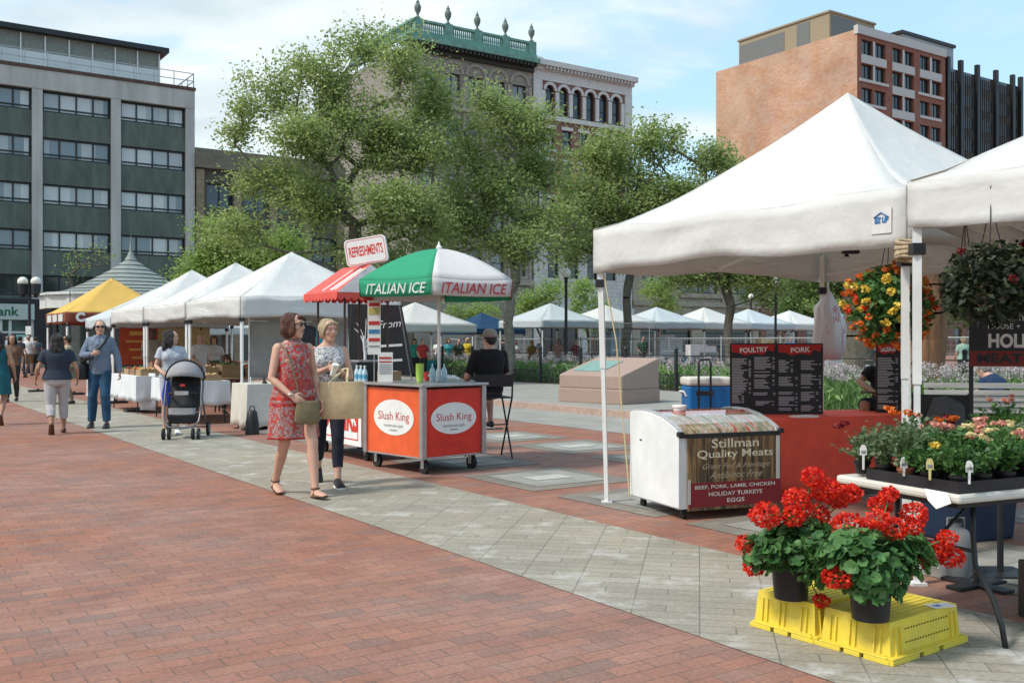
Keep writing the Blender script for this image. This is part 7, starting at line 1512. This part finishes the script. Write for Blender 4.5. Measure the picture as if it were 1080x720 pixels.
# yellow crates
M_ylw=mat('yellow_plastic',(.80,.62,.05),.45,scale=9,c2=(.66,.52,.08),var=.0,bump=.1,bscale=50)
cf=V((1.695,4.45,0)); ca=V((-.475,.64,0)).normalized(); cb2=V((.80,.60,0)); cb2=(cb2-ca*cb2.dot(ca)).normalized()
def ycrate(label,o,seed):
    t=thing('plastic_crate',o,math.atan2(cb2.y,cb2.x),label,'crate','upturned yellow crates'); Lx,Ly,h=.60,.385,.185   # x along cb2, y along ca
    mb=MB(); i=.022; 
    def wall(a,b,m_=None): pass
    w=.008
    mb.add([(i,i,h),(Lx-i,i,h),(Lx-i,Ly-i,h),(i,Ly-i,h),(i,i,h-w),(Lx-i,i,h-w),(Lx-i,Ly-i,h-w),(i,Ly-i,h-w)],[(0,1,2,3),(7,6,5,4)])
    lo=[(0.008,.008),(Lx-.008,.008),(Lx-.008,Ly-.008),(.008,Ly-.008)]; hi=[(i,i),(Lx-i,i),(Lx-i,Ly-i),(i,Ly-i)]
    for k in range(4): a,b=lo[k],lo[(k+1)%4]; c,d=hi[(k+1)%4],hi[k]; mb.add([(a[0],a[1],.02),(b[0],b[1],.02),(c[0],c[1],h),(d[0],d[1],h)],[(0,1,2,3)])
    mb.build('shell',M_ylw,t,bevel=.006)
    mb=MB()
    # rim lip with feet cut-outs
    for (x0,x1) in((-.015,.20),(.235,Lx-.235),(Lx-.20,Lx+.015)):
        mb.bx(x0,x1,-.02,.012,.004,.026); mb.bx(x0,x1,Ly-.012,Ly+.0,.004,.026)
    mb.bx(-.014,Lx+.014,-.019,.011,.0265,.036) ; 
    for (y0,y1) in((-.0,.13),(.15,Ly-.15),(Ly-.13,Ly-.0)): mb.bx(-.02,.008,y0,y1,.004,.026); mb.bx(Lx-.008,Lx+.02,y0,y1,.004,.026)
    mb.bx(-.019,.007,.012,Ly-.013,.0265,.036); mb.bx(Lx-.007,Lx+.019,.012,Ly-.013,.0265,.036)
    mb.build('rim',M_ylw,t,bevel=.003)
    mb=MB()
    for x_,sg in((0,1),(Lx,-1)):
        mb=MB()
        for y in(.06,.09,.19,.22,Ly-.09,Ly-.06): mb.prism([(x_-sg*.004,.036),(x_+sg*.012,.036),(x_+sg*.020,h-.03),(x_+sg*.010,h-.03)],y-.004,y+.004)
        mb.bar((x_+sg*.004,.03,.0385),(x_+sg*.004,Ly-.03,.0385),.012,.004); mb.build('side_ribs',M_ylw,t)
    mb=MB()
    for x in(.05,.09,Lx-.09,Lx-.05): mb.bar((x,.006,.036),(x,.016,h-.03),.008,.014)
    mb.bar((.04,.004,.0385),(Lx-.04,.004,.0385),.012,.004); mb.build('front_ribs',M_ylw,t)
    for r_ in range(2):
        mb=MB()
        for k in range(16): x=.14+k*.023; z=.14-r_*.06; y=.008+(i-.008)*(z-.02)/(h-.02); mb.box((x,y-.0005,z),(.010,.004,.006))
        mb.build('vent_slots',mat('vent_dark',(.12,.09,.01),.8),t)
    mb=MB()
    for k in range(9): mb.bar((.05,.05+k*.036,h+.0015),(Lx-.05,.05+k*.036,h+.0015),.004,.002)
    mb.build('top_ribs',mat('yellow_shadow_rib',(.62,.46,.03),.6),t)
    return t
cr1=ycrate('near yellow upturned plastic crate with the price card on it',cf,1); cr2=ycrate('far yellow upturned plastic crate under the left geranium',cf+ca*.402,2)
t=thing('price_card',local(cr1,(.47,.04,.186)),math.radians(20),'small white price card lying on the near yellow crate','card'); mb=MB(); mb.box((0,0,.003),(.13,.075,.002)); mb.build('card',M_paper,t); text('$8',.045,M_blue,TM((-.02,0,.0045),(1,.2,0),(0,1,0)),t)
# flower table
T0=V((2.08,4.63,0)); e1=V((-.36,.77,0)).normalized(); e2=V((e1.y,-e1.x,0)); e2=e2 if e2.x>0 else -e2
TL,TD,TH=1.83,.80,.735
t=thing('folding_table',T0,math.atan2(e2.y,e2.x),'white plastic folding table crowded with small potted flowers at the right','table'); M_ptop=mat('offwhite_plastic',(.62,.60,.54),.45,var=.07)
mb=MB(); mb.box((TL/2,TD/2,TH-.022),(TL,TD,.044)); mb.build('tabletop',M_ptop,t,bevel=.014)
mb=MB(); mb.box((TL/2,TD/2,TH-.06),(TL-.12,TD-.12,.03)); mb.build('under_frame',M_dark,t)
for x,s_ in((.28,1),(TL-.28,-1)):
    for y,q in((.16,-1),(TD-.16,1)):
        mb=MB(); mb.tube([(x,y,TH-.07),(x,y,.50),(x-.02*s_,y+q*.03,.36),(x-.02*s_,y+q*.13,.22),(x-.02*s_,y+q*.18,.10),(x-.02*s_,y+q*.20,0)],.014,10); mb.build('leg',M_dark,t,smooth=1)
    mb=MB(); mb.tube([(x,.16,.42),(x,TD-.16,.42)],.010,8); mb.build('crossbar',M_dark,t); mb=MB(); mb.tube([(x,TD/2,.42),(x+s_*.35,TD/2,TH-.07)],.009,8); mb.build('brace',M_dark,t)
TT=lambda x,y,z=0: T0+e2*x+e1*y+Z*(TH+z)
a2=math.atan2(e2.y,e2.x)
for k,(x,y,w,d,lb_) in enumerate([(.29,.31,.54,.58,'black plastic nursery tray at the left end of the flower table'),(.88,.22,.54,.40,'black plastic nursery tray at the front middle of the flower table'),(.88,.60,.54,.30,'black plastic nursery tray behind the middle front tray'),(1.48,.31,.56,.58,'black plastic nursery tray at the right of the flower table')]):
    tr_=thing('plant_tray',TT(x,y,.002),a2,lb_,'tray','nursery trays on the flower table'); mb=MB(); z=.055
    mb.bx(-w/2,w/2,-d/2,d/2,0,.006)
    mb.bx(-w/2,w/2,-d/2,-d/2+.006,.006,z); mb.bx(-w/2,w/2,d/2-.006,d/2,.006,z); mb.bx(-w/2,-w/2+.006,-d/2+.006,d/2-.006,.006,z); mb.bx(w/2-.006,w/2,-d/2+.006,d/2-.006,.006,z)
    for q in range(1,5): mb.bx(-w/2+w*q/5-.006,-w/2+w*q/5+.006,-d/2+.006,d/2-.006,.006,z*.8)
    for q in range(1,4): mb.bx(-w/2+.006,w/2-.006,-d/2+d*q/4-.005,-d/2+d*q/4+.005,.0065,z*.78)
    mb.build('tray_shell',M_black,tr_)
def potplant(label,loc,kind,h,w,seed,pot='terra',flw=None,nf=0,cat='potted plant',group=None,n=None,ls=None):
    t=thing('potted_plant',loc,seed*1.3,label,cat,group); g=random.Random(seed); ng=np.random.default_rng(seed)
    mb=MB(); pr=.04; mb.lathe([(pr*.75,0),(pr*.98,.055),(pr*1.1,.055),(pr*1.1,.07),(pr*.9,.07)],n=16); mb.build('pot',M_terra if pot=='terra' else M_pot,t,smooth=.5)
    lm={'g':LG,'y':LGr,'f':LFe}[kind]; C=[];sm=MB(); k=n or 26
    for i in range(k):
        a=g.uniform(0,2*PI); rr=w*g.uniform(.15,1); top=V((math.cos(a)*rr,math.sin(a)*rr,.06+h*g.uniform(.45,1.0)*(1-.25*rr/w))); mid=V((top.x*.35,top.y*.35,.06+(top.z-.06)*.55)); b0=V((g.uniform(-.02,.02),g.uniform(-.02,.02),.06))
        sm.tube([b0,mid,top],[.0028,.0022,.0012],4)
        m_=int(11 if kind!='f' else 26)
        for j in range(m_):
            u=g.uniform(.25,1.05); p=b0.lerp(mid,u*2) if u<.5 else mid.lerp(top,(u-.5)*2); C.append((p.x+g.gauss(0,.012),p.y+g.gauss(0,.012),p.z+g.gauss(0,.010)))
    sm.build('stems',M_stem,t); sz=ls or {'g':.042,'y':.034,'f':.022}[kind]
    leaves('foliage',np.array(C),sz,lm,t,seed,ar=.5 if kind!='f' else .25,up=.2)
    if flw:
        for i in range(nf):
            a=g.uniform(0,2*PI); rr=w*g.uniform(.1,.95); c=np.array([math.cos(a)*rr,math.sin(a)*rr,.07+h*g.uniform(.75,1.08)]); d=ng.normal(size=(34,3)); d/=np.linalg.norm(d,axis=1)[:,None]; d[:,2]*=.45; R_=g.uniform(.016,.026)
            leaves('flower',c+d*R_,R_*.95,flw,t,seed*17+i,ar=.8,up=.4)
    return t
looks=[('y',.17,FDr,2,'bushy seedling with dark red buds'),('y',.20,None,0,'grey green sage plant'),('y',.25,FOr,2,'tall salvia with orange buds'),('y',.24,FOr,1,'slender upright plant with an orange bud'),('g',.13,FYe,1,'trailing plant with a yellow bud'),
('g',.17,FDr,3,'leafy plant with crimson blooms'),('g',.18,FPi,2,'leafy plant with salmon blooms'),('g',.17,FCr,3,'leafy plant with cream yellow blooms'),('g',.15,None,0,'plain dark green plant'),('g',.19,FPi,4,'leafy plant with coral pink blooms')]
lay=[[0,1,2,4,8],[1,2,3,9,7],[8,3,6,7,9],[6,5,9,7,6],[5,8,7,9,5]]
fil=['first','second','third','fourth','fifth']; rw=['rearmost pot','second pot from rear','middle pot','second pot from front','front pot']
for a in range(5):
    for b in range(5):
        kd,h,fl,nf,lk=looks[lay[a][b]]; x=.085+.165*a; y=.70-.155*b
        potplant(f'{lk}, {fil[a]} row from the left, {rw[b]}',TT(x+rnd.uniform(-.015,.015),y,.012),kd,h*1.15*(1 if a else .95),.145,100+a*5+b,'terra' if (a*3+b)%3==2 else 'black',fl,nf,n=34)
ord_=['leftmost','second','third','fourth','fifth','sixth','seventh']
for i in range(5):
    potplant(f'feathery bright green marigold seedlings, {ord_[i]} pot of the front row behind the flowers',TT(.92+.15*i,.45,.012),'f',.22,.14,140+i,'black',None,0,n=36)
    potplant(f'feathery bright green seedlings, {ord_[i]} pot of the rearmost row on the table',TT(.92+.15*i,.66,.012),'f',.24,.14,150+i,'black',None,0,n=36)
for i,(x,y,z,m_,lb_) in enumerate([(-.0,.60,.12,M_paper,'white oval plant tag at the left of the flower table'),(.0,.17,.095,mat('yellow_tag',(.62,.58,.25),.6),'yellow round topped plant tag at the table front'),(.06,-.005,.10,M_paper,'white round topped plant tag printed with a grey pot'),(.0,.33,.085,M_paper,'pale narrow plant tag left of the yellow one')]):
    t_=thing('plant_tag',TT(x,y,.05),-.15,lb_,'plant tag'); mb=MB(); mb.prism([(-.005,0),(.005,0),(.006,z-.045),(.017,z-.045),(.017,z-.012),(.011,z+.005),(0,z+.010),(-.011,z+.005),(-.017,z-.012),(-.017,z-.045),(-.006,z-.045)],-.0015,.0015); mb.build('tag_blade',m_,t_); mb=MB(); mb.box((0,-.003,z-.028),(.022,.001,.014)); mb.build('tag_print',mat('grey_print',(.22,.24,.27),.7),t_)
t_=thing('paper_slip',TT(-.012,.10,-.04),a2-1.4,'white paper slip hanging over the front rim of the flower table','paper'); mb=MB(); mb.add([(-.08,0,.05),(.04,0,.045),(.07,-.02,0),(-.0,-.03,-.035),(-.05,-.02,.0)],[(0,1,2,3,4)]); mb.build('slip',M_paper,t_,solid=.002)
# under the table
t_=thing('storage_tote',P(1018,545,7.4),a2,'dark blue lidded storage tote under the flower table','tote'); t_.location.z=0; mb=MB(); mb.box((0,0,.19),(.55,.40,.38),taper=1.1); mb.build('tub',mat('tote_blue',(.01,.025,.06),.4),t_,bevel=.02); mb=MB(); mb.box((0,0,.39),(.64,.48,.03)); mb.build('lid',mat('tote_blue',(.01,.025,.06),.4),t_,bevel=.008)
t_=thing('water_jug',G(1008,608),0,'grey plastic water jug weight by the pole under the flower table','jug'); mb=MB(); mb.lathe([(.085,0),(.095,.03),(.095,.24),(.07,.29),(.03,.31),(.03,.34)],n=20); mb.build('jug_body',mat('grey_jug',(.22,.23,.24),.45,var=.1),t_,smooth=.8); mb=MB(); mb.lathe([(.035,.34),(.035,.365)],n=14); mb.build('cap',M_black,t_); mb=MB(); mb.tube([(-.05,0,.29),(-.05,0,.36),(.05,0,.36),(.05,0,.29)],.01); mb.build('handle',mat('grey_jug',(.22,.23,.24),.45),t_)
t_=thing('pole_weight',P(1030,610,5.9),.5,'flat black base plate on the bricks right of the water jug','base'); t_.location.z=0; mb=MB(); mb.box((0,0,.012),(.42,.10,.02)); mb.box((.0,0,.012),(.10,.42,.018)); mb.tube([(0,0,.02),(0,0,.09)],.02); mb.build('plate',M_black,t_)
t_=thing('a_frame_sign',V((2.80,4.9,0)),math.radians(5),'pale blue sandwich board with black line drawing at the right edge','sign'); mb=MB(); mb.box((0,0,.20),(.34,.015,.36)); mb.build('board',mat('pale_blue_board',(.42,.50,.52),.6),t_,bevel=.01); 
mb=MB(); g=random.Random(8)
for k in range(5):
    x0_=-.13+.02*k; mb.tube([(x0_+.02*math.sin(i*1.3+k),-.010,.08+.045*i+.01*math.cos(i*2+k)) for i in range(6)],.004,4)
mb.build('line_drawing',M_ink,t_); mb=MB(); mb.bar((-.15,.0,.36),(-.15,.2,0),.02,.02); mb.bar((.15,.0,.36),(.15,.2,0),.02,.02); mb.build('back_leg',M_dark,t_)
t_=thing('blue_bucket',V((2.83,5.15,.30)),0,'dark blue rounded bucket partly cut off by the right edge under the table','bucket'); mb=MB(); mb.lathe([(.07,0),(.10,.06),(.11,.16),(.09,.19)],n=20); mb.build('bucket_body',mat('cobalt_plastic',(.01,.03,.18),.35),t_,smooth=.8); mb=MB(); mb.tube([(-.1,0,.17),(-.07,0,.25),(.07,0,.25),(.1,0,.17)],.006); mb.build('handle',M_dark,t_)
mb=MB(); mb.box((0,0,.15),(.30,.26,.30)); ct=thing('milk_crate',V((2.83,5.15,0)),0,'dark crate holding up the blue bucket','crate'); mb.build('crate_body',M_black,ct,bevel=.01); mb=MB(); mb.box((0,-.132,.2),(.12,.004,.03)); mb.build('hand_hole',M_dark,ct)
# hanging baskets
def hanging(label,c,r,lm,fl,seed,nl,top,ls=.04,potm=M_pot,fs=.032):
    t=thing('hanging_basket',c,0,label,'hanging basket'); ng=np.random.default_rng(seed)
    mb=MB(); mb.lathe([(r*.25,-r*.55),(r*.42,-r*.2),(r*.48,-r*.05)],n=18); mb.build('basket',potm,t,smooth=.6)
    C=blade((r,r,r*.92),nl,.45,1.02,0,seed=seed); leaves('foliage',C,ls,lm,t,seed,ar=.6,up=.1)
    for j,(fm,n,rr) in enumerate(fl):
        for q in range(n):
            d=ng.normal(size=3); d/=np.linalg.norm(d); c0=d*np.array([r,r,r*.95])*ng.uniform(.88,1.08); e=ng.normal(size=(22,3)); e/=np.linalg.norm(e,axis=1)[:,None]; leaves('flower',c0+e*rr*np.array([1,1,.8]),rr*1.05,fm,t,seed*31+j*50+q,ar=.9,up=0)
    mb=MB(); 
    for a in(0,2.1,4.2): mb.tube([(math.cos(a)*r*.45,math.sin(a)*r*.45,-r*.05),(0,0,top)],.003,4)
    mb.tube([(0,0,top),(0,0,top+.1)],.004,5); mb.build('hanger',M_dark,t)
hanging('hanging basket overflowing with orange and yellow flowers beside the near canopy pole',P(938,322,6.75),.29,LG,[(FOr,84,.022),(FYe,30,.026),(FRed,14,.019)],201,2400,.55,.05)
hanging('dark leaved hanging basket with deep red flowers and a cream pot, upper right',P(1045,299,5.6),.26,LDk,[(FDr,10,.02)],202,2000,.45,.05,potm=mat('cream_pot',(.48,.42,.32),.6))
hanging('dark leaved hanging basket cut off by the right edge under the second canopy',P(1092,290,5.9),.24,LDk,[(FDr,8,.02)],203,1700,.5,.05)
hanging('smaller dark green hanging plant left of the cream pot basket',P(1018,312,6.3),.15,LDk,[(FDr,3,.018)],204,800,.5,.045)
# pink flower by the bench
potplant('grey green plant with coral pink blooms standing in front of the bench',P(1055,436,6.2)+Z*0,'g',.26,.16,260,'black',FPi,5,n=40).location.z=.78
pl=thing('plant_stand',V((P(1055,436,6.2).x,6.2,0)),0,'dark stand holding the coral pink flowering plant','stand'); mb=MB(); mb.tube([(0,0,0),(0,0,.76)],.02); mb.tube([(0,0,.76),(0,0,.775)],.14,16); mb.build('post',M_dark,pl); mb=MB(); mb.box((0,0,.01),(.3,.3,.02)); mb.build('foot_plate',M_dark,pl)
# holiday sign
c=V((4.21,8.35,0)); t=thing('hanging_sign',c,math.radians(-12),'black and red price sign reading HOLIDAY MEAT CSA behind the flower table','sign'); w_=1.25
mb=MB(); mb.box((w_/2-.35,0,1.475),(w_,.02,.47)); mb.build('board',mat('menu_black',(.012,.012,.015),.45),t); mb=MB(); mb.box((w_/2-.35,-.012,1.305),(w_,.004,.13)); mb.build('red_band',mat('sign_dull_red',(.20,.02,.02),.6),t)
lx=-.35
text('CHARCUTERIE',.1,M_chalk,TM((lx+.33,-.012,1.645),(1,0,0),Z),t,width=.36,height=.05); text('HOUSE +',.1,M_chalk,TM((lx+.27,-.012,1.575),(1,0,0),Z),t,width=.25,height=.045)
text('HOLIDAY',.1,M_chalk,TM((lx+.42,-.012,1.45),(1,0,0),Z),t,width=.56,height=.12,off=.004); text('MEAT CSA',.1,M_ink,TM((lx+.38,-.015,1.305),(1,0,0),Z),t,width=.66,height=.085,off=.004)
for x in(lx+.02,lx+w_-.02): mb=MB(); mb.bar((x,.02,0),(x,.02,1.72),.03,.03); mb.build('post',M_dark,t)
# bench
t=thing('park_bench',V((7.6,14.1,0)),math.radians(-6),'weathered grey slatted park bench seen from behind','bench'); M_gw=mat('weathered_wood',(.34,.32,.30),.85,var=.25,scale=4,bump=.3,stretch=(.3,4,4))
BL=3.4
mb=MB(); mb.box((0,0,.82),(BL,.05,.075))
for k in range(4): mb.box((0,-.02+.018*k,.72-.085*k),(BL,.03,.075))
mb.build('backrest',M_gw,t,bevel=.006); mb=MB()
for k in range(5): mb.box((0,.10+k*.095,.44),(BL,.08,.035))
mb.build('seat',M_gw,t,bevel=.006)
for x in(-1.6,-.55,.55,1.6): mb=MB(); mb.bar((x,.03,0),(x,.03,.84),.05,.06); mb.bar((x,.48,0),(x,.48,.42),.05,.06); mb.bar((x,.03,.40),(x,.48,.40),.04,.04); mb.build('leg',M_dark,t)
# chair with jacket
t=thing('folding_chair',V((3.95,9.2,0)),math.radians(160),'dark folding chair behind the pole with a grey jacket over it','chair'); mb=MB(); mb.box((0,0,.50),(.46,.42,.03)); mb.build('seat',M_black,t,bevel=.01); mb=MB(); mb.box((0,.20,.82),(.48,.02,.30)); mb.build('backrest',M_black,t)
for x in(-1,1): mb=MB(); mb.tube([(x*.23,.22,.98),(x*.23,-.2,0)],.013); mb.build('leg',M_dark,t); mb=MB(); mb.tube([(x*.23,-.16,.52),(x*.23,.22,0)],.013); mb.build('leg',M_dark,t)
t=thing('jacket',V((3.93,9.0,.75)),0,'crumpled grey jacket thrown over the folding chair by the white pole','jacket'); mb=MB(); g=random.Random(6)
mb.rings([((0,0,-.32),(.17,0,0),(0,.05,0)),((0,0,-.1),(.22,0,0),(0,.10,0)),((.02,0,.12),(.16,0,0),(0,.12,0)),((-.04,.02,.2),(.08,0,0),(0,.06,0))],20); 
for k in range(6): mb.ell((g.uniform(-.15,.15),g.uniform(-.06,.06),g.uniform(-.15,.15)),(.09,.07,.08),10,7)
remeshed(mb,'jacket_body',mat('grey_wool',(.10,.10,.105),.95,var=.2,bump=.4),t,.014,2,.02,12)
# basket of goods behind far left of red table: brass weight etc. white wooden corner post by pole B
t=thing('white_post',V((2.60,6.55,0)),0,'chipped white square wooden post lashed beside the near canopy pole','post'); mb=MB(); mb.bar((0,0,0),(-.012,0,2.0),.055,.055,up=V((.3,1,0))); mb.build('shaft',mat('chipped_white',(.66,.68,.66),.6,var=.15,scale=30,bump=.2),t,bevel=.003); mb=MB(); mb.box((0,0,.02),(.2,.2,.04)); mb.build('foot',M_white,t)
# ------------------------------------------------------------------ flower beds, low fence, chain link
KD=U; BF=pt(K0,0,6.2)
g=random.Random(9); 
fe=thing('low_fence',BF,math.atan2(-U.y,-U.x),'low black iron fence with small hoops along the flower bed','fence'); Lf=43
# local x runs along -U (toward the camera right)
mb=MB()
for z in(.22,.42,.95): mb.bar((-30,0,z+.12),(13,0,z+.12),.025,.025)
mb.build('rail',M_dark,fe)
for k in range(22):
    x=-30+2.05*k; mb=MB(); mb.bar((x,0,.12),(x,0,1.2),.07,.07); mb.ell((x,0,1.24),(.06,.06,.06),8,6); mb.build('post',M_dark,fe)
mb=MB()
for k in range(300): x=-30+.143*k; mb.tube([(x-.05,0,.14),(x-.05,0,.50),(x,0,.56),(x+.05,0,.50),(x+.05,0,.14)],.009,4,cap=False)
tag(mb.build('hoops',M_dark,fe),None,None,None,'stuff')
ng=np.random.default_rng(4); n=1500; s_=ng.uniform(-13,28,n); d_=ng.uniform(.15,3.2,n); hh=ng.uniform(.45,.80,n)
base=np.array([BF.x,BF.y,.16])+s_[:,None]*np.array([U.x,U.y,0])+d_[:,None]*np.array([N.x,N.y,0])
mb=MB()
tips=base.copy(); tips[:,2]+=hh; tips[:,:2]+=ng.normal(size=(n,2))*.06
vs=[];fs=[]
for i in range(n):
    a,b=base[i],tips[i]; o=len(vs); vs+= [a+[-.008,0,0],a+[.008,0,0],b+[.005,0,0],b+[-.005,0,0]]; fs.append((o,o+1,o+2,o+3))
mb.add([V(v) for v in vs],fs); 
al=mb.build('alliums',M_stem); tag(al,'band of tall pale pink allium flowers behind the low fence','flowers',None,'stuff')
e=ng.normal(size=(n,26,3)); e/=np.linalg.norm(e,axis=2)[:,:,None]; C=(tips[:,None,:]+e*ng.uniform(.045,.085,(n,1,1))).reshape(-1,3)
leaves('flower_heads',C,.040,leafmat('allium_petal',(.38,.33,.34),(.60,.54,.53),.3),al,6,ar=.9,up=0)
m_=26000; s2=ng.uniform(-13,28,m_); d2=ng.uniform(.12,4.0,m_); C=np.stack([BF.x+s2*U.x+d2*N.x,BF.y+s2*U.y+d2*N.y,.18+ng.uniform(0,.55,m_)**1.0],1)
lv=leaves('bed_leaves',C,.22,leafmat('strap_leaf',(.08,.18,.045),(.24,.38,.13),.3),None,8,ar=.22,up=0,droop=-1.2); tag(lv,'dense strappy green leaves filling the flower bed','foliage',None,'stuff')
# nearer bed right of the red table
m_=9000; C=np.stack([ng.uniform(4.6,13,m_),ng.uniform(16.2,18.6,m_),ng.uniform(.05,.75,m_)],1)
lv=leaves('bed_leaves',C,.18,leafmat('strap_leaf',(.06,.16,.035),(.20,.34,.10),.3),None,18,ar=.25,up=0,droop=-1.2); tag(lv,'green leafy planting behind the bench','foliage',None,'stuff')
sl=MB(); sl.bx(4.2,13.5,15.9,18.9,.0,.06); struct('near_bed_soil',sl,M_soil)
n=700; bx_=ng.uniform(4.6,13,n); by_=ng.uniform(16.2,18.6,n); hz=ng.uniform(.75,1.05,n); e=ng.normal(size=(n,24,3)); e/=np.linalg.norm(e,axis=2)[:,:,None]; T_=np.stack([bx_,by_,hz],1); C=(T_[:,None,:]+e*.05).reshape(-1,3)
mb=MB(); vs=[];fs=[]
for i in range(n): o=len(vs); x,y,z=T_[i]; vs+=[(x-.006,y,0),(x+.006,y,0),(x+.005,y,z),(x-.005,y,z)]; fs.append((o,o+1,o+2,o+3))
mb.add(vs,fs); al2=mb.build('alliums',M_stem); tag(al2,'tall pale alliums growing behind the bench','flowers',None,'stuff'); leaves('flower_heads',C,.032,MATS['allium_petal'],al2,9,ar=.9,up=0)
# grass blades on lawn
m_=14000; C=np.stack([ng.uniform(10,30,m_),ng.uniform(24,48,m_),ng.uniform(.02,.09,m_)],1); tag(leaves('grass',C,.16,leafmat('lawn_blade',(.05,.13,.02),(.12,.24,.05),.3),None,12,ar=.2,up=0,droop=-1),'green mown grass of the lawn','grass',None,'stuff')
# chain link
cf_=thing('chain_link_fence',pt(K0,0,11.5),math.atan2(-U.y,-U.x),'thin galvanised wire fence panels in front of the far canopies','fence'); M_galv=mat('galvanised_rail',(.4,.42,.42),.5,.5)
mb=MB(); mb.tube([(-26,0,1.55),(16,0,1.55)],.022,6); mb.tube([(-26,0,.15),(16,0,.15)],.018,6); mb.build('rail',M_galv,cf_)
for k in range(18): x=-26+2.45*k; mb=MB(); mb.tube([(x,0,0),(x,0,1.62)],.028,8); mb.build('post',M_galv,cf_)
mb=MB()
for k in range(280):
    x=-26+.15*k
    mb.bar((x,0,.15),(x+.0,0,1.55),.006,.004)
for k in range(9): mb.bar((-26,0,.3+k*.15),(16,0,.3+k*.15),.004,.006)
tag(mb.build('wire_mesh',M_galv,cf_),None,None,None,'stuff')
mb=MB(); q=thing('barrier_panel',V((3.6,33.2,0)),.1,'taller wire barrier panel in front of the plane trunk behind the monument','fence'); mb.tube([(-1.0,0,0),(-1.0,0,2.05),(1.0,0,2.05),(1.0,0,0)],.02,6); mb.tube([(0,0,0),(0,0,2.05)],.014,6); mb.build('panel_frame',M_galv,q); mb=MB()
for k in range(12): mb.bar((-1,0,.1+k*.17),(1,0,.1+k*.17),.004,.005)
mb.build('wire_mesh',M_galv,q)
# goods beneath the far canopies
gd=[('blue tarpaulin stall wall under the third far canopy',715,43,1.6,.9,(.01,.15,.24)),('pale grey crate stack right of the blue tarpaulin',745,44.5,1.1,1.0,(.34,.36,.36)),('white printed sheet hanging under the third far canopy',705,41.5,1.4,1.0,(.40,.43,.43)),('brown wooden crate stack right of the tree trunk',690,42,.8,.9,(.22,.14,.07)),('red box on the stall beside the blue tarpaulin',727,43,.5,.4,(.35,.06,.04)),('pale blue coat on a rail left of the plane trunk',648,40,.7,1.2,(.25,.38,.48)),('yellow sun sign behind the menu boards',808,44,.9,.9,(.50,.42,.22)),('tan box pile under the leftmost far canopy',600,38.5,.9,.6,(.30,.20,.11)),('brown crates under the leftmost far canopy',555,39,1.1,.6,(.28,.18,.09)),('white car like van roof beyond the stalls',740,60,2.2,1.4,(.5,.5,.5)),('teal box stack under the canopy below the umbrella',455,37.5,.8,.8,(.03,.25,.26)),('white boxes beside the distant lawn',880,40,3.5,1.1,(.50,.53,.54)),('grey stall table under the fifth far canopy',790,46,1.6,.9,(.3,.31,.31))]
for i,(lb_,px,Y,w,h,c) in enumerate(gd):
    z=0.0 if 'sheet' not in lb_ and 'sun' not in lb_ and 'coat' not in lb_ else .75
    lb_=lb_.replace('white car like van roof','low white service box')
    t=thing('stall_wall' if 'wall' in lb_ else 'stall_goods',gp(px,Y),ANG,lb_,'stall goods'); mb=MB(); g=random.Random(i); nb=3
    for k in range(nb): ww=w/nb; mb.bx(-w/2+k*ww+.01,-w/2+(k+1)*ww-.01,-.2+.03*k,.25,z,z+h*g.uniform(.8,1.0))
    mb.build('boxes',mat('goods_%d'%i,c,.7,var=.2,scale=3),t,bevel=.01); mb=MB(); mb.box((0,-.16,z+h*.3),(w*.8,.1,.05)); mb.build('shelf',M_white,t)
    if 'sun' in lb_:
        mb=MB(); mb.rings([((0,-.235,1.1),(.16,0,0),(0,0,.16)),((0,-.24,1.1),(.16,0,0),(0,0,.16))],14)
        for k in range(9): a=PI*k/8; mb.bar((.18*math.cos(a),-.238,1.1+.18*math.sin(a)),(.34*math.cos(a),-.238,1.1+.34*math.sin(a)),.05,.01,up=V((0,1,0)))
        mb.build('sun_emblem',mat('sun_orange',(.45,.18,.02),.6),t)
bpy.data.scenes.remove(TS)
